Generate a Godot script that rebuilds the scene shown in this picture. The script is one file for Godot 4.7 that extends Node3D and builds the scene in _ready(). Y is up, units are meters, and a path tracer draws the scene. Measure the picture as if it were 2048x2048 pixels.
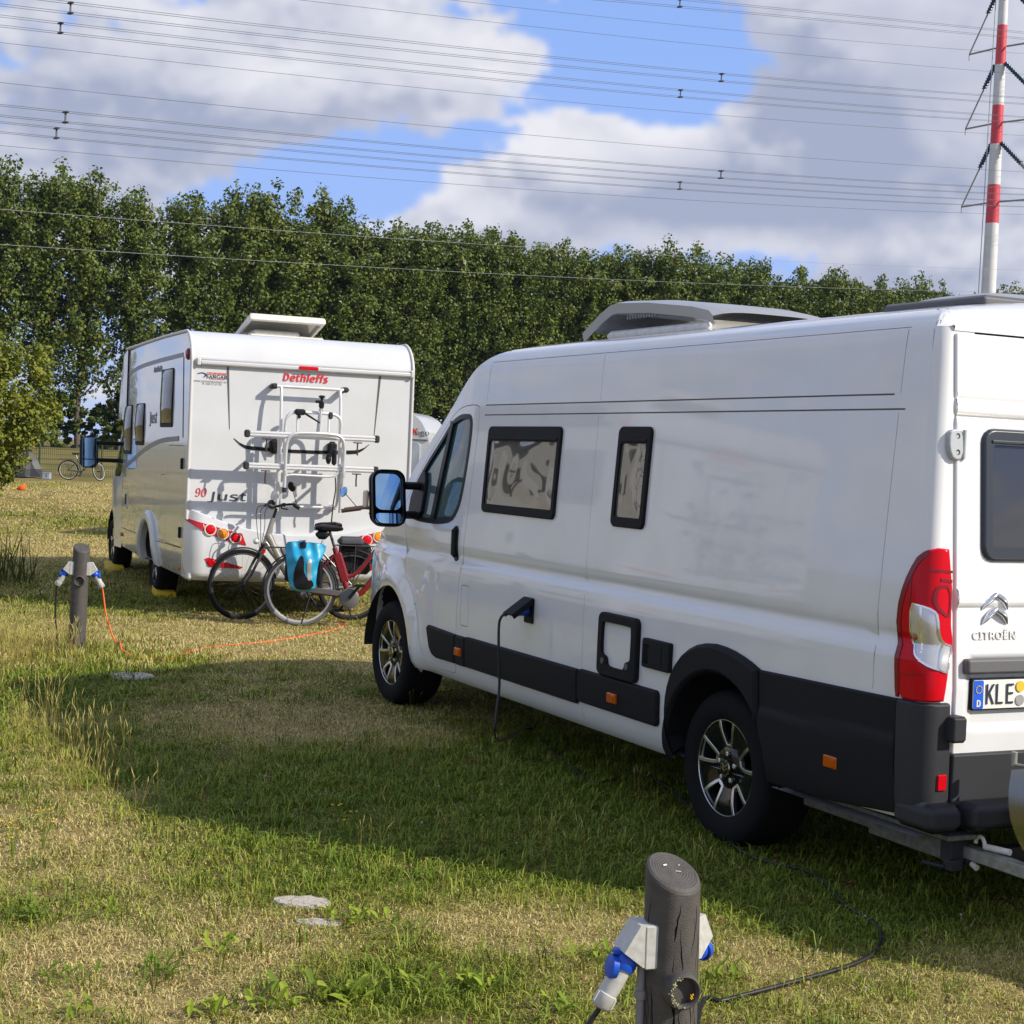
extends Node3D

# ---------------------------------------------------------------- entry
func _ready():
	setup_view()
	make_materials()
	build_ground()
	build_van()
	build_carrier()
	build_motorhomes()
	build_far_caravan()
	build_bikes()
	build_posts()
	build_cables()
	build_trees()
	build_far_yard()
	build_pylon()
	build_grass()

const CAMERA_AT := Vector3(0, 1.696, 0)
const VAN_AT := Vector3(-0.766, 0, -10.73)
var van_basis := Basis(Vector3(0.44046, 0, 0.89777), Vector3.UP, Vector3(-0.89777, 0, 0.44046))
const HOME_AT := Vector3(-3.1915, 0, -15.669)
var home_basis := Basis(Vector3(0.38481, 0, 0.923), Vector3.UP, Vector3(-0.923, 0, 0.38481))
var M := {}
var taken := {}
var rng := RandomNumberGenerator.new()

# ---------------------------------------------------------------- mesh collector
class Mb:
	var v := PackedVector3Array()
	var n := PackedVector3Array()
	var c := PackedColorArray()
	var col := Color(1, 1, 1)
	var colored := false
	func tri(a: Vector3, b: Vector3, d: Vector3, na: Vector3, nb: Vector3, nd: Vector3):
		var g := (d - a).cross(b - a)
		if g.length_squared() < 1e-14: return
		v.append(a)
		n.append(na)
		if g.dot(na + nb + nd) >= 0.0:
			v.append(b); v.append(d); n.append(nb); n.append(nd)
		else:
			v.append(d); v.append(b); n.append(nd); n.append(nb)
		if colored:
			c.append(col); c.append(col); c.append(col)
	func quad(a, b, d, e, na, nb, nd, ne):
		tri(a, b, d, na, nb, nd)
		tri(a, d, e, na, nd, ne)
	func flat(a: Vector3, b: Vector3, d: Vector3, e: Vector3):
		var g := (d - a).cross(b - a)
		if g.length_squared() < 1e-14: g = (e - a).cross(d - a)
		g = g.normalized()
		quad(a, b, d, e, g, g, g, g)
	func mesh() -> ArrayMesh:
		var m := ArrayMesh.new()
		var a := []
		a.resize(Mesh.ARRAY_MAX)
		a[Mesh.ARRAY_VERTEX] = v
		a[Mesh.ARRAY_NORMAL] = n
		if colored: a[Mesh.ARRAY_COLOR] = c
		m.add_surface_from_arrays(Mesh.PRIMITIVE_TRIANGLES, a)
		return m

func mb(colored := false) -> Mb:
	var m := Mb.new()
	m.colored = colored
	return m

# ---------------------------------------------------------------- nodes
func numbered(called: String) -> String:
	if not taken.has(called):
		taken[called] = 0
		return called
	taken[called] += 1
	return "%s_%03d" % [called, taken[called]]

func thing(called, label, category, at := Vector3.ZERO, basis := Basis(), group := "") -> Node3D:
	var o := Node3D.new()
	o.name = numbered(called)
	add_child(o)
	o.transform = Transform3D(basis, at)
	tag(o, label, category, group)
	return o

func tag(o: Node, label: String, category := "", group := "", kind := ""):
	if label: o.set_meta("label", label)
	if category: o.set_meta("category", category)
	if group: o.set_meta("group", group)
	if kind: o.set_meta("kind", kind)

func part(parent: Node, called: String, m, mat: Material, label := "") -> MeshInstance3D:
	var o := MeshInstance3D.new()
	o.name = numbered(called) if parent == self else called
	o.mesh = m.mesh() if m is Mb else m
	o.material_override = mat
	parent.add_child(o, true)
	if label: o.set_meta("label", label)
	return o

# ---------------------------------------------------------------- shapes in a plane
func rr(x0: float, y0: float, x1: float, y1: float, r: float, seg := 4) -> PackedVector2Array:
	var p := PackedVector2Array()
	var cs := [[x1 - r, y1 - r, 0.0], [x0 + r, y1 - r, 0.5], [x0 + r, y0 + r, 1.0], [x1 - r, y0 + r, 1.5]]
	for q in cs:
		for i in seg + 1:
			var a: float = (q[2] + 0.5 * i / seg) * PI
			p.append(Vector2(q[0] + r * cos(a), q[1] + r * sin(a)))
	return p

func circle2(c: Vector2, r: float, seg := 32) -> PackedVector2Array:
	var p := PackedVector2Array()
	for i in seg: p.append(c + Vector2(cos(TAU * i / seg), sin(TAU * i / seg)) * r)
	return p

func poly(a: Array) -> PackedVector2Array:
	var p := PackedVector2Array()
	for q in a: p.append(Vector2(q[0], q[1]))
	return p

func smooth2(a, rounds := 2, closed := true) -> PackedVector2Array:
	var p: PackedVector2Array = a if a is PackedVector2Array else poly(a)
	for k in rounds:
		var q := PackedVector2Array()
		var n := p.size()
		if not closed: q.append(p[0])
		for i in (n if closed else n - 1):
			q.append(p[i].lerp(p[(i + 1) % n], 0.25))
			q.append(p[i].lerp(p[(i + 1) % n], 0.75))
		if not closed: q.append(p[n - 1])
		p = q
	return p

func stroke(pts: PackedVector2Array, w: float) -> PackedVector2Array:
	var l := PackedVector2Array()
	var r := PackedVector2Array()
	for i in pts.size():
		var d := (pts[mini(i + 1, pts.size() - 1)] - pts[maxi(i - 1, 0)]).normalized()
		var s := Vector2(-d.y, d.x) * w * 0.5
		l.append(pts[i] + s)
		r.append(pts[i] - s)
	r.reverse()
	l.append_array(r)
	return l

func inset(p: PackedVector2Array, d: float) -> PackedVector2Array:
	var out := PackedVector2Array()
	var s := -1.0 if Geometry2D.is_polygon_clockwise(p) else 1.0
	var n := p.size()
	for i in n:
		var a := (p[i] - p[(i + n - 1) % n]).normalized()
		var b := (p[(i + 1) % n] - p[i]).normalized()
		var na := Vector2(-a.y, a.x)
		var nb := Vector2(-b.y, b.x)
		var m := (na + nb)
		if m.length() < 0.2: m = na
		m = m.normalized()
		out.append(p[i] + m * d * s / maxf(0.45, m.dot(na)))
	return out

func divide(p: PackedVector2Array, most: float, closed := true) -> PackedVector2Array:
	var out := PackedVector2Array()
	var n := p.size()
	for i in (n if closed else n - 1):
		var a := p[i]
		var b := p[(i + 1) % n]
		var k := maxi(1, int(ceil(a.distance_to(b) / most)))
		for j in k: out.append(a.lerp(b, float(j) / k))
	if not closed: out.append(p[n - 1])
	return out

func rect_of(p: PackedVector2Array) -> Rect2:
	var r := Rect2(p[0], Vector2.ZERO)
	for q in p: r = r.expand(q)
	return r

# ---------------------------------------------------------------- a patch of a curved surface, cut to an outline
func nrm(f: Callable, p: Vector2) -> Vector3:
	var e := 0.004
	return (f.call(p + Vector2(e, 0)) - f.call(p - Vector2(e, 0))).cross(f.call(p + Vector2(0, e)) - f.call(p - Vector2(0, e))).normalized()

func pick(f: Callable, p: Vector2, off: float) -> Array:
	var n := nrm(f, p)
	return [f.call(p) + n * off, n]

func surf(m: Mb, f: Callable, outline: PackedVector2Array, holes := [], step := Vector2(0.1, 0.1), off := 0.0):
	var r := rect_of(outline)
	var nx := maxi(1, int(ceil(r.size.x / step.x)))
	var ny := maxi(1, int(ceil(r.size.y / step.y)))
	var d := Vector2(r.size.x / nx, r.size.y / ny)
	var rects := []
	for h in holes: rects.append(rect_of(h))
	for i in nx:
		for j in ny:
			surf_cell(m, f, Rect2(r.position + Vector2(i, j) * d, d), outline, holes, rects, off, 0)

func near_edge(c: Rect2, p: PackedVector2Array) -> bool:
	var n := p.size()
	for i in n:
		var a := p[i]
		var b := p[(i + 1) % n]
		if maxf(a.x, b.x) < c.position.x or minf(a.x, b.x) > c.end.x or maxf(a.y, b.y) < c.position.y or minf(a.y, b.y) > c.end.y: continue
		return true
	return false

func surf_cell(m: Mb, f: Callable, c: Rect2, outline, holes, rects, off: float, depth: int):
	var cell := PackedVector2Array([c.position, c.position + Vector2(c.size.x, 0), c.end, c.position + Vector2(0, c.size.y)])
	var list := []
	if near_edge(c, outline): list = Geometry2D.intersect_polygons(cell, outline)
	elif Geometry2D.is_point_in_polygon(c.get_center(), outline): list = [cell]
	if list.is_empty(): return
	for k in holes.size():
		if not rects[k].intersects(c): continue
		if not near_edge(c, holes[k]):
			if Geometry2D.is_point_in_polygon(c.get_center(), holes[k]): return
			continue
		var next := []
		for p in list:
			for q in Geometry2D.clip_polygons(p, holes[k]):
				if Geometry2D.is_polygon_clockwise(q) and depth < 6:
					var hc := c.get_center()
					for a in 4:
						surf_cell(m, f, Rect2(c.position + Vector2(a % 2, a / 2) * c.size * 0.5, c.size * 0.5), outline, holes, rects, off, depth + 1)
					return
				next.append(q)
		list = next
	for p in list:
		var big := PackedVector2Array()
		for q in p: big.append((q - p[0]) * 2000.0)
		var ix := Geometry2D.triangulate_polygon(big)
		var at := []
		for q in p: at.append(pick(f, q, off))
		for t in range(0, ix.size(), 3):
			var a = at[ix[t]]
			var b = at[ix[t + 1]]
			var d = at[ix[t + 2]]
			m.tri(a[0], b[0], d[0], a[1], b[1], d[1])

func skirt(m: Mb, f: Callable, outline: PackedVector2Array, top: float, low: float, most := 0.12, above := -100.0):
	var p := divide(outline, most)
	var n := p.size()
	var s := -1.0 if Geometry2D.is_polygon_clockwise(p) else 1.0
	for i in n:
		var a := p[i]
		var b := p[(i + 1) % n]
		if a.y < above and b.y < above: continue
		var na := nrm(f, a)
		var nb := nrm(f, b)
		var pa: Vector3 = f.call(a)
		var pb: Vector3 = f.call(b)
		var side := (pb - pa).cross(na).normalized() * s
		m.quad(pa + na * top, pb + nb * top, pb + nb * low, pa + na * low, side, side, side, side)

func panel(m: Mb, f: Callable, outline: PackedVector2Array, holes := [], off := 0.01, thick := 0.02, bevel := 0.0, step := Vector2(0.1, 0.1)):
	var o := divide(outline, maxf(step.x, step.y))
	if bevel > 0.0:
		var inner := inset(o, bevel)
		surf(m, f, inner, holes, step, off)
		var n := o.size()
		var c := Vector2.ZERO
		for i in n:
			var j := (i + 1) % n
			var ni := nrm(f, o[i])
			var nj := nrm(f, o[j])
			var lo_i: Vector3 = f.call(o[i]) + ni * (off - bevel)
			var lo_j: Vector3 = f.call(o[j]) + nj * (off - bevel)
			var hi_i: Vector3 = f.call(inner[i]) + ni * off
			var hi_j: Vector3 = f.call(inner[j]) + nj * off
			var out := (hi_j - hi_i).cross(ni).normalized()
			if out.dot(lo_i - hi_i) < 0.0: out = -out
			var ni2 := (ni * 0.45 + out).normalized()
			m.quad(lo_i, lo_j, hi_j, hi_i, ni2, (nj * 0.45 + out).normalized(), (nj + out * 0.3).normalized(), (ni + out * 0.3).normalized())
		skirt(m, f, o, off - bevel, off - thick)
	else:
		surf(m, f, o, holes, step, off)
		skirt(m, f, o, off, off - thick)
	for h in holes: skirt(m, f, h, off, off - thick)

# ---------------------------------------------------------------- solids
func basis_to(dir: Vector3) -> Basis:
	var y := dir.normalized()
	var x := y.cross(Vector3(0.3, 0.1, 0.95) if absf(y.z) < 0.9 else Vector3(1, 0.1, 0)).normalized()
	return Basis(x, y, x.cross(y))

func spline(pts: Array, per := 6, closed := false) -> PackedVector3Array:
	var out := PackedVector3Array()
	var n := pts.size()
	for i in (n if closed else n - 1):
		var a: Vector3 = pts[(i + n - 1) % n] if closed or i > 0 else pts[0] * 2.0 - pts[1]
		var b: Vector3 = pts[i]
		var c: Vector3 = pts[(i + 1) % n]
		var d: Vector3 = pts[(i + 2) % n] if closed or i < n - 2 else c * 2.0 - b
		for j in per: out.append(b.cubic_interpolate(c, a, d, float(j) / per))
	if not closed: out.append(pts[n - 1])
	return out

func tube(m: Mb, pts, r, sides := 10, closed := false, caps := true):
	var n: int = pts.size()
	var rings := []
	var norms := []
	var prev := Vector3.ZERO
	for i in n:
		var a: Vector3 = pts[(i + n - 1) % n] if closed or i > 0 else pts[0]
		var b: Vector3 = pts[(i + 1) % n] if closed or i < n - 1 else pts[n - 1]
		var t := (b - a).normalized()
		if prev == Vector3.ZERO: prev = basis_to(t).x
		var x := (prev - t * prev.dot(t)).normalized()
		prev = x
		var y := t.cross(x)
		var rad: float = r[i] if (r is Array or r is PackedFloat32Array) else r
		var ring := PackedVector3Array()
		var nn := PackedVector3Array()
		for k in sides + 1:
			var d := x * cos(TAU * k / sides) + y * sin(TAU * k / sides)
			ring.append(pts[i] + d * rad)
			nn.append(d)
		rings.append(ring)
		norms.append(nn)
	for i in (n if closed else n - 1):
		var j := (i + 1) % n
		for k in sides:
			m.quad(rings[i][k], rings[i][k + 1], rings[j][k + 1], rings[j][k], norms[i][k], norms[i][k + 1], norms[j][k + 1], norms[j][k])
	if caps and not closed:
		for e in [0, n - 1]:
			var t: Vector3 = (pts[0] - pts[1]).normalized() if e == 0 else (pts[n - 1] - pts[n - 2]).normalized()
			for k in sides: m.tri(pts[e], rings[e][k], rings[e][k + 1], t, t, t)

func lathe(m: Mb, prof: Array, xf := Transform3D(), segs := 32, wave = null, arc := 1.0):
	# prof: [radius, along]; the axis is y of xf
	var n := prof.size()
	var sn := []
	for i in n - 1:
		var d := Vector2(prof[i + 1][0] - prof[i][0], prof[i + 1][1] - prof[i][1]).normalized()
		sn.append(Vector2(d.y, -d.x))
	for i in n - 1:
		var a: Vector2 = sn[i]
		var b: Vector2 = sn[i]
		if i > 0 and sn[i - 1].dot(sn[i]) > 0.6: a = (sn[i - 1] + sn[i]).normalized()
		if i < n - 2 and sn[i + 1].dot(sn[i]) > 0.6: b = (sn[i + 1] + sn[i]).normalized()
		for k in segs:
			var q := []
			var qn := []
			for e in [[i, k, a], [i, k + 1, a], [i + 1, k + 1, b], [i + 1, k, b]]:
				var t: float = TAU * e[1] / segs * arc
				var rad: float = prof[e[0]][0]
				if wave != null: rad += wave.call(e[0], e[1])
				var d := Vector3(cos(t), 0, sin(t))
				q.append(xf * (d * rad + Vector3(0, prof[e[0]][1], 0)))
				qn.append((xf.basis * (d * e[2].x + Vector3(0, e[2].y, 0))).normalized())
			m.quad(q[0], q[1], q[2], q[3], qn[0], qn[1], qn[2], qn[3])

func box(m: Mb, xf: Transform3D, size: Vector3, bevel := 0.0):
	var h := size * 0.5
	var b := minf(bevel, minf(h.x, minf(h.y, h.z)) * 0.9)
	var corner := func(s: Vector3, axis: int) -> Vector3:
		var p := h * s
		for k in 3:
			if k != axis: p[k] -= b * s[k]
		return xf * p
	var dirs := [Vector3.RIGHT, Vector3.UP, Vector3.BACK]
	for axis in 3:
		var u := (axis + 1) % 3
		var w := (axis + 2) % 3
		for s in [-1.0, 1.0]:
			var q := []
			for e in [[-1, -1], [1, -1], [1, 1], [-1, 1]]:
				var sg := Vector3.ZERO
				sg[axis] = s
				sg[u] = e[0]
				sg[w] = e[1]
				q.append(corner.call(sg, axis))
			var n: Vector3 = (xf.basis * (dirs[axis] * s)).normalized()
			m.quad(q[0], q[1], q[2], q[3], n, n, n, n)
	if b <= 0.0: return
	for axis in 3:   # the twelve edges along each axis
		var u := (axis + 1) % 3
		var w := (axis + 2) % 3
		for su in [-1.0, 1.0]:
			for sw in [-1.0, 1.0]:
				var a0 := Vector3.ZERO
				a0[axis] = -1.0
				a0[u] = su
				a0[w] = sw
				var a1 := a0
				a1[axis] = 1.0
				var nu: Vector3 = (xf.basis * (dirs[u] * su)).normalized()
				var nw: Vector3 = (xf.basis * (dirs[w] * sw)).normalized()
				m.quad(corner.call(a0, u), corner.call(a1, u), corner.call(a1, w), corner.call(a0, w), nu, nu, nw, nw)
	for sx in [-1.0, 1.0]:
		for sy in [-1.0, 1.0]:
			for sz in [-1.0, 1.0]:
				var s := Vector3(sx, sy, sz)
				m.tri(corner.call(s, 0), corner.call(s, 1), corner.call(s, 2), (xf.basis * Vector3(sx, 0, 0)).normalized(), (xf.basis * Vector3(0, sy, 0)).normalized(), (xf.basis * Vector3(0, 0, sz)).normalized())

func bx(m: Mb, at: Vector3, size: Vector3, bevel := 0.0, basis := Basis()):
	box(m, Transform3D(basis, at), size, bevel)

func ball(m: Mb, at: Vector3, r: Vector3, rings := 10, segs := 14):
	var prof := []
	for i in rings + 1:
		var a := PI * i / rings - PI * 0.5
		prof.append([cos(a), sin(a)])
	var xf := Transform3D(Basis(), at).scaled_local(r)
	lathe(m, prof, xf, segs)

func lettering(parent: Node, called: String, text: String, height: float, mat: Material, xf: Transform3D, deep := 0.004, font_name := "Droid Sans", weight := 400, stretch := 1.0, slant := 0.0) -> MeshInstance3D:
	var t := TextMesh.new()
	var f := SystemFont.new()
	f.font_names = PackedStringArray([font_name])
	f.font_weight = weight
	t.font = f
	t.text = text
	t.font_size = 64
	t.pixel_size = height / 47.0
	t.depth = deep
	t.curve_step = 1.0
	var o := MeshInstance3D.new()
	o.name = called
	o.mesh = t
	o.material_override = mat
	parent.add_child(o, true)
	var b := xf.basis * Basis(Vector3(stretch, 0, 0), Vector3(slant, 1, 0), Vector3(0, 0, 1))
	o.transform = Transform3D(b, xf.origin)
	return o

# ---------------------------------------------------------------- materials
func mat(c: Color, rough := 0.5, metal := 0.0, spec := 0.5) -> StandardMaterial3D:
	# c holds linear values
	var m := StandardMaterial3D.new()
	m.albedo_color = c.linear_to_srgb()
	m.roughness = rough
	m.metallic = metal
	m.metallic_specular = spec
	return m

func noise_tex(freq: float, lo: Color, hi: Color, size := 256, octaves := 4, sd := 1) -> NoiseTexture2D:
	var t := NoiseTexture2D.new()
	var n := FastNoiseLite.new()
	n.noise_type = FastNoiseLite.TYPE_SIMPLEX_SMOOTH
	n.frequency = freq
	n.fractal_octaves = octaves
	n.seed = sd
	t.noise = n
	t.width = size
	t.height = size
	t.seamless = true
	var g := Gradient.new()
	g.set_color(0, lo.linear_to_srgb())
	g.set_color(1, hi.linear_to_srgb())
	t.color_ramp = g
	return t

func worn(m: StandardMaterial3D, tex: Texture2D, scale: float) -> StandardMaterial3D:
	m.albedo_texture = tex
	m.uv1_triplanar = true
	m.uv1_scale = Vector3.ONE * scale
	return m

func grit(m: StandardMaterial3D, freq: float, scale: float, strength: float) -> StandardMaterial3D:
	var t := NoiseTexture2D.new()
	var n := FastNoiseLite.new()
	n.frequency = freq
	n.fractal_octaves = 3
	t.noise = n
	t.width = 256
	t.height = 256
	t.seamless = true
	t.as_normal_map = true
	t.bump_strength = 4.0
	m.normal_enabled = true
	m.normal_texture = t
	m.normal_scale = strength
	m.uv1_triplanar = true
	m.uv1_scale = Vector3.ONE * scale
	return m

func make_materials():
	M.paint = mat(Color(0.74, 0.75, 0.765), 0.32)
	M.paint.clearcoat_enabled = true
	M.paint.clearcoat = 1.0
	M.paint.clearcoat_roughness = 0.04
	worn(M.paint, noise_tex(0.008, Color(0.93, 0.925, 0.91), Color(1, 1, 1), 512, 5, 3), 0.6)
	M.home_paint = mat(Color(0.60, 0.615, 0.635), 0.30)
	M.home_paint.clearcoat_enabled = true
	M.home_paint.clearcoat = 0.7
	M.home_paint.clearcoat_roughness = 0.06
	worn(M.home_paint, noise_tex(0.006, Color(0.92, 0.915, 0.90), Color(1, 1, 1), 512, 5, 8), 0.5)
	M.home_side = mat(Color(0.56, 0.57, 0.58), 0.22, 0.1)
	M.home_side.clearcoat_enabled = true
	M.home_side.clearcoat = 1.0
	M.home_side.clearcoat_roughness = 0.03
	grit(M.home_side, 0.006, 0.5, 0.05)
	M.plastic = grit(mat(Color(0.011, 0.011, 0.013), 0.6, 0.0, 0.28), 0.25, 6.0, 0.25)
	M.black = mat(Color(0.009, 0.009, 0.011), 0.42, 0.0, 0.35)
	M.seam = mat(Color(0.015, 0.015, 0.016), 0.8)
	M.backing = mat(Color(0.24, 0.23, 0.22), 0.8)
	M.trim = mat(Color(0.55, 0.54, 0.53), 0.4)
	M.red_panel = mat(Color(0.48, 0.012, 0.02), 0.18)
	M.orange_lens = mat(Color(0.85, 0.26, 0.01), 0.06)
	M.strap = mat(Color(0.06, 0.035, 0.028), 0.8)
	M.caravan_glass = mat(Color(0.45, 0.50, 0.56), 0.08, 0.3)
	M.grey_pipe = mat(Color(0.22, 0.22, 0.24), 0.45)
	M.vcol = StandardMaterial3D.new()
	M.vcol.vertex_color_use_as_albedo = true
	M.vcol.roughness = 0.9
	M.pole_grey = mat(Color(0.30, 0.31, 0.32), 0.5, 0.3)
	M.ragwort = mat(Color(0.80, 0.50, 0.01), 0.6)
	M.stone = grit(worn(mat(Color(0.56, 0.51, 0.45), 0.9), noise_tex(0.03, Color(0.62, 0.6, 0.56), Color(1, 1, 1), 256, 5, 33), 4.0), 0.1, 6.0, 0.5)
	M.fence = mat(Color(0.03, 0.05, 0.03), 0.6)
	M.hinge = mat(Color(0.42, 0.45, 0.47), 0.4)
	M.pale_wire = mat(Color(0.26, 0.28, 0.30), 0.5, 0.3)
	M.gloss_black = mat(Color(0.006, 0.006, 0.008), 0.08)
	M.rubber = grit(mat(Color(0.010, 0.010, 0.011), 0.8, 0.0, 0.25), 0.1, 8.0, 0.3)
	M.grey_plastic = grit(mat(Color(0.10, 0.10, 0.105), 0.6), 0.25, 6.0, 0.25)
	M.bumper_grey = grit(mat(Color(0.030, 0.031, 0.036), 0.55, 0.0, 0.35), 0.25, 6.0, 0.3)
	M.alloy = mat(Color(0.72, 0.71, 0.69), 0.28, 1.0)
	M.chrome = mat(Color(0.82, 0.82, 0.83), 0.08, 1.0)
	M.alu = mat(Color(0.72, 0.72, 0.73), 0.38, 0.55)
	M.alu_paint = mat(Color(0.66, 0.66, 0.66), 0.35, 0.5)
	M.galv = worn(mat(Color(0.46, 0.46, 0.45), 0.5, 0.7), noise_tex(0.03, Color(0.62, 0.62, 0.6), Color(1, 1, 1), 256, 4, 5), 3.0)
	M.steel_dull = worn(mat(Color(0.19, 0.195, 0.18), 0.7, 0.3), noise_tex(0.03, Color(0.5, 0.47, 0.42), Color(1, 1, 1), 256, 5, 6), 3.0)
	M.red_lamp = mat(Color(0.55, 0.004, 0.012), 0.08, 0.0, 0.3)
	M.dark_red_lamp = mat(Color(0.20, 0.006, 0.012), 0.08)
	M.clear_lamp = mat(Color(0.62, 0.62, 0.62), 0.12, 0.6)
	M.orange_lamp = mat(Color(0.50, 0.10, 0.006), 0.15)
	M.tint = mat(Color(0.25, 0.235, 0.215), 0.02, 0.60)
	M.tint_dark = mat(Color(0.035, 0.036, 0.040), 0.03, 0.0, 0.8)
	M.cab_glass = mat(Color(0.03, 0.10, 0.115), 0.02, 0.0, 0.9)
	M.cab_glass.transparency = BaseMaterial3D.TRANSPARENCY_ALPHA
	M.cab_glass.albedo_color.a = 0.8
	M.mirror = mat(Color(0.30, 0.50, 0.72), 0.02, 1.0)
	M.interior = mat(Color(0.05, 0.05, 0.055), 0.8)
	M.red_print = mat(Color(0.62, 0.02, 0.03), 0.4)
	M.dark_print = mat(Color(0.035, 0.04, 0.055), 0.35)
	M.grey_print = mat(Color(0.09, 0.095, 0.09), 0.3)
	M.pale_print = mat(Color(0.35, 0.36, 0.38), 0.5)
	M.blue_print = mat(Color(0.012, 0.02, 0.10), 0.4)
	M.orange_print = mat(Color(0.70, 0.12, 0.06), 0.5)
	M.white_plate = mat(Color(0.78, 0.77, 0.72), 0.4)
	M.plate_blue = mat(Color(0.005, 0.10, 0.62), 0.4)
	M.yellow = mat(Color(0.72, 0.50, 0.03), 0.5)
	M.white_plastic = worn(mat(Color(0.72, 0.70, 0.66), 0.5), noise_tex(0.02, Color(0.8, 0.77, 0.7), Color(1, 1, 1), 256, 5, 9), 4.0)
	M.hazy = mat(Color(0.34, 0.33, 0.30), 0.12)
	M.hazy.transparency = BaseMaterial3D.TRANSPARENCY_ALPHA
	M.hazy.albedo_color.a = 0.7
	M.plug_white = worn(mat(Color(0.52, 0.53, 0.53), 0.5), noise_tex(0.02, Color(0.75, 0.72, 0.62), Color(1, 1, 1), 256, 5, 10), 6.0)
	M.plug_blue = mat(Color(0.006, 0.075, 0.50), 0.35)
	M.cable = mat(Color(0.010, 0.010, 0.011), 0.5)
	M.orange_cable = mat(Color(0.85, 0.13, 0.02), 0.45)

# ---------------------------------------------------------------- noise shared by ground and grass
var n_big := FastNoiseLite.new()
var n_mid := FastNoiseLite.new()
var n_small := FastNoiseLite.new()
func noises():
	for q in [[n_big, 0.16, 11], [n_mid, 0.55, 12], [n_small, 2.2, 13]]:
		q[0].noise_type = FastNoiseLite.TYPE_SIMPLEX_SMOOTH
		q[0].frequency = q[1]
		q[0].seed = q[2]
		q[0].fractal_octaves = 3

func land(x: float, z: float) -> float:
	var d := sqrt(x * x + z * z)
	return 0.006 * maxf(0.0, minf(d, 150.0) - 24.0) * smoothstep(24.0, 50.0, d)

# ---------------------------------------------------------------- camera, sky, sun, exposure
const PITCH := -0.034541
const ROLL := 0.041974
const FOCAL := 3190.4
var cam_x: Vector3
var cam_y: Vector3
var cam_f: Vector3

func toward(px: float, py: float) -> Vector3:   # direction of a point on the picture, 2048 across
	return (cam_f + cam_x * ((px - 1024.0) / FOCAL) - cam_y * ((py - 1024.0) / FOCAL)).normalized()

func setup_view():
	rng.seed = 7
	noises()
	cam_f = Vector3(0, sin(PITCH), -cos(PITCH))
	var u := Vector3.RIGHT.cross(cam_f)
	cam_x = Vector3.RIGHT * cos(ROLL) + u * sin(ROLL)
	cam_y = u * cos(ROLL) - Vector3.RIGHT * sin(ROLL)
	var cam := Camera3D.new()
	cam.name = "camera"
	cam.fov = rad_to_deg(2.0 * atan(1024.0 / FOCAL))
	cam.near = 0.05
	cam.far = 3000.0
	add_child(cam)
	cam.transform = Transform3D(Basis(cam_x, cam_y, -cam_f), CAMERA_AT)
	cam.current = true

	var env := Environment.new()
	env.background_mode = Environment.BG_SKY
	env.sky = Sky.new()
	var pan := PanoramaSkyMaterial.new()
	pan.panorama = ImageTexture.create_from_image(sky_image())
	env.sky.sky_material = pan
	env.background_energy_multiplier = 1.0
	env.tonemap_mode = Environment.TONE_MAPPER_LINEAR
	env.tonemap_exposure = 1.18
	env.sdfgi_enabled = true
	env.ssao_enabled = true
	env.ssil_enabled = true
	env.fog_enabled = true
	env.fog_density = 0.00006
	env.fog_light_color = Color(0.62, 0.70, 0.82)
	var we := WorldEnvironment.new()
	we.name = "world_environment"
	we.environment = env
	add_child(we)

	var sun := DirectionalLight3D.new()
	sun.name = "sun"
	sun.light_energy = 1.5
	sun.light_color = Color(1.0, 0.965, 0.905)
	sun.light_angular_distance = 0.53
	sun.shadow_enabled = true
	add_child(sun)
	var s := Vector3(0.783, 0.553, 0.285).normalized()
	sun.look_at_from_position(s * 50.0, Vector3.ZERO, Vector3.UP)

# clouds: [px, py, width, height, weight] around directions seen in the photograph; elsewhere the noise alone goes on
var cloud_spots := [
	[1330, 120, 190, 95, -1.1], [1160, 195, 170, 50, -0.9], [940, 285, 150, 52, -0.9], [740, 345, 190, 48, -1.0], [480, 392, 230, 40, -0.9], [1130, 40, 100, 60, -0.5], [560, 80, 60, 60, -0.25],
	[720, 110, 230, 110, 0.7], [500, 200, 150, 70, 0.6], [200, 120, 280, 150, 0.6], [120, 330, 190, 50, 0.6], [1150, 340, 190, 75, 0.75], [1330, 300, 120, 60, 0.5], [1500, 390, 250, 110, 0.9], [1850, 250, 280, 280, 0.9], [1000, 440, 300, 50, 0.7], [1720, 80, 170, 120, 0.6], [640, 420, 60, 25, 0.5]]
# how bright the same clouds are: [px, py, width, height, more or less]
var cloud_tones := [[560, 160, 150, 60, 0.45], [900, 90, 160, 70, 0.25], [1120, 300, 150, 60, 0.45], [1330, 270, 90, 50, 0.35], [1400, 380, 150, 50, -0.6], [1700, 330, 220, 120, -0.35], [1850, 120, 200, 100, -0.2], [150, 180, 260, 70, -0.3], [1150, 470, 350, 45, 0.2], [1650, 490, 300, 45, 0.45], [900, 420, 180, 50, 0.1], [300, 60, 200, 60, 0.1]]

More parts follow.
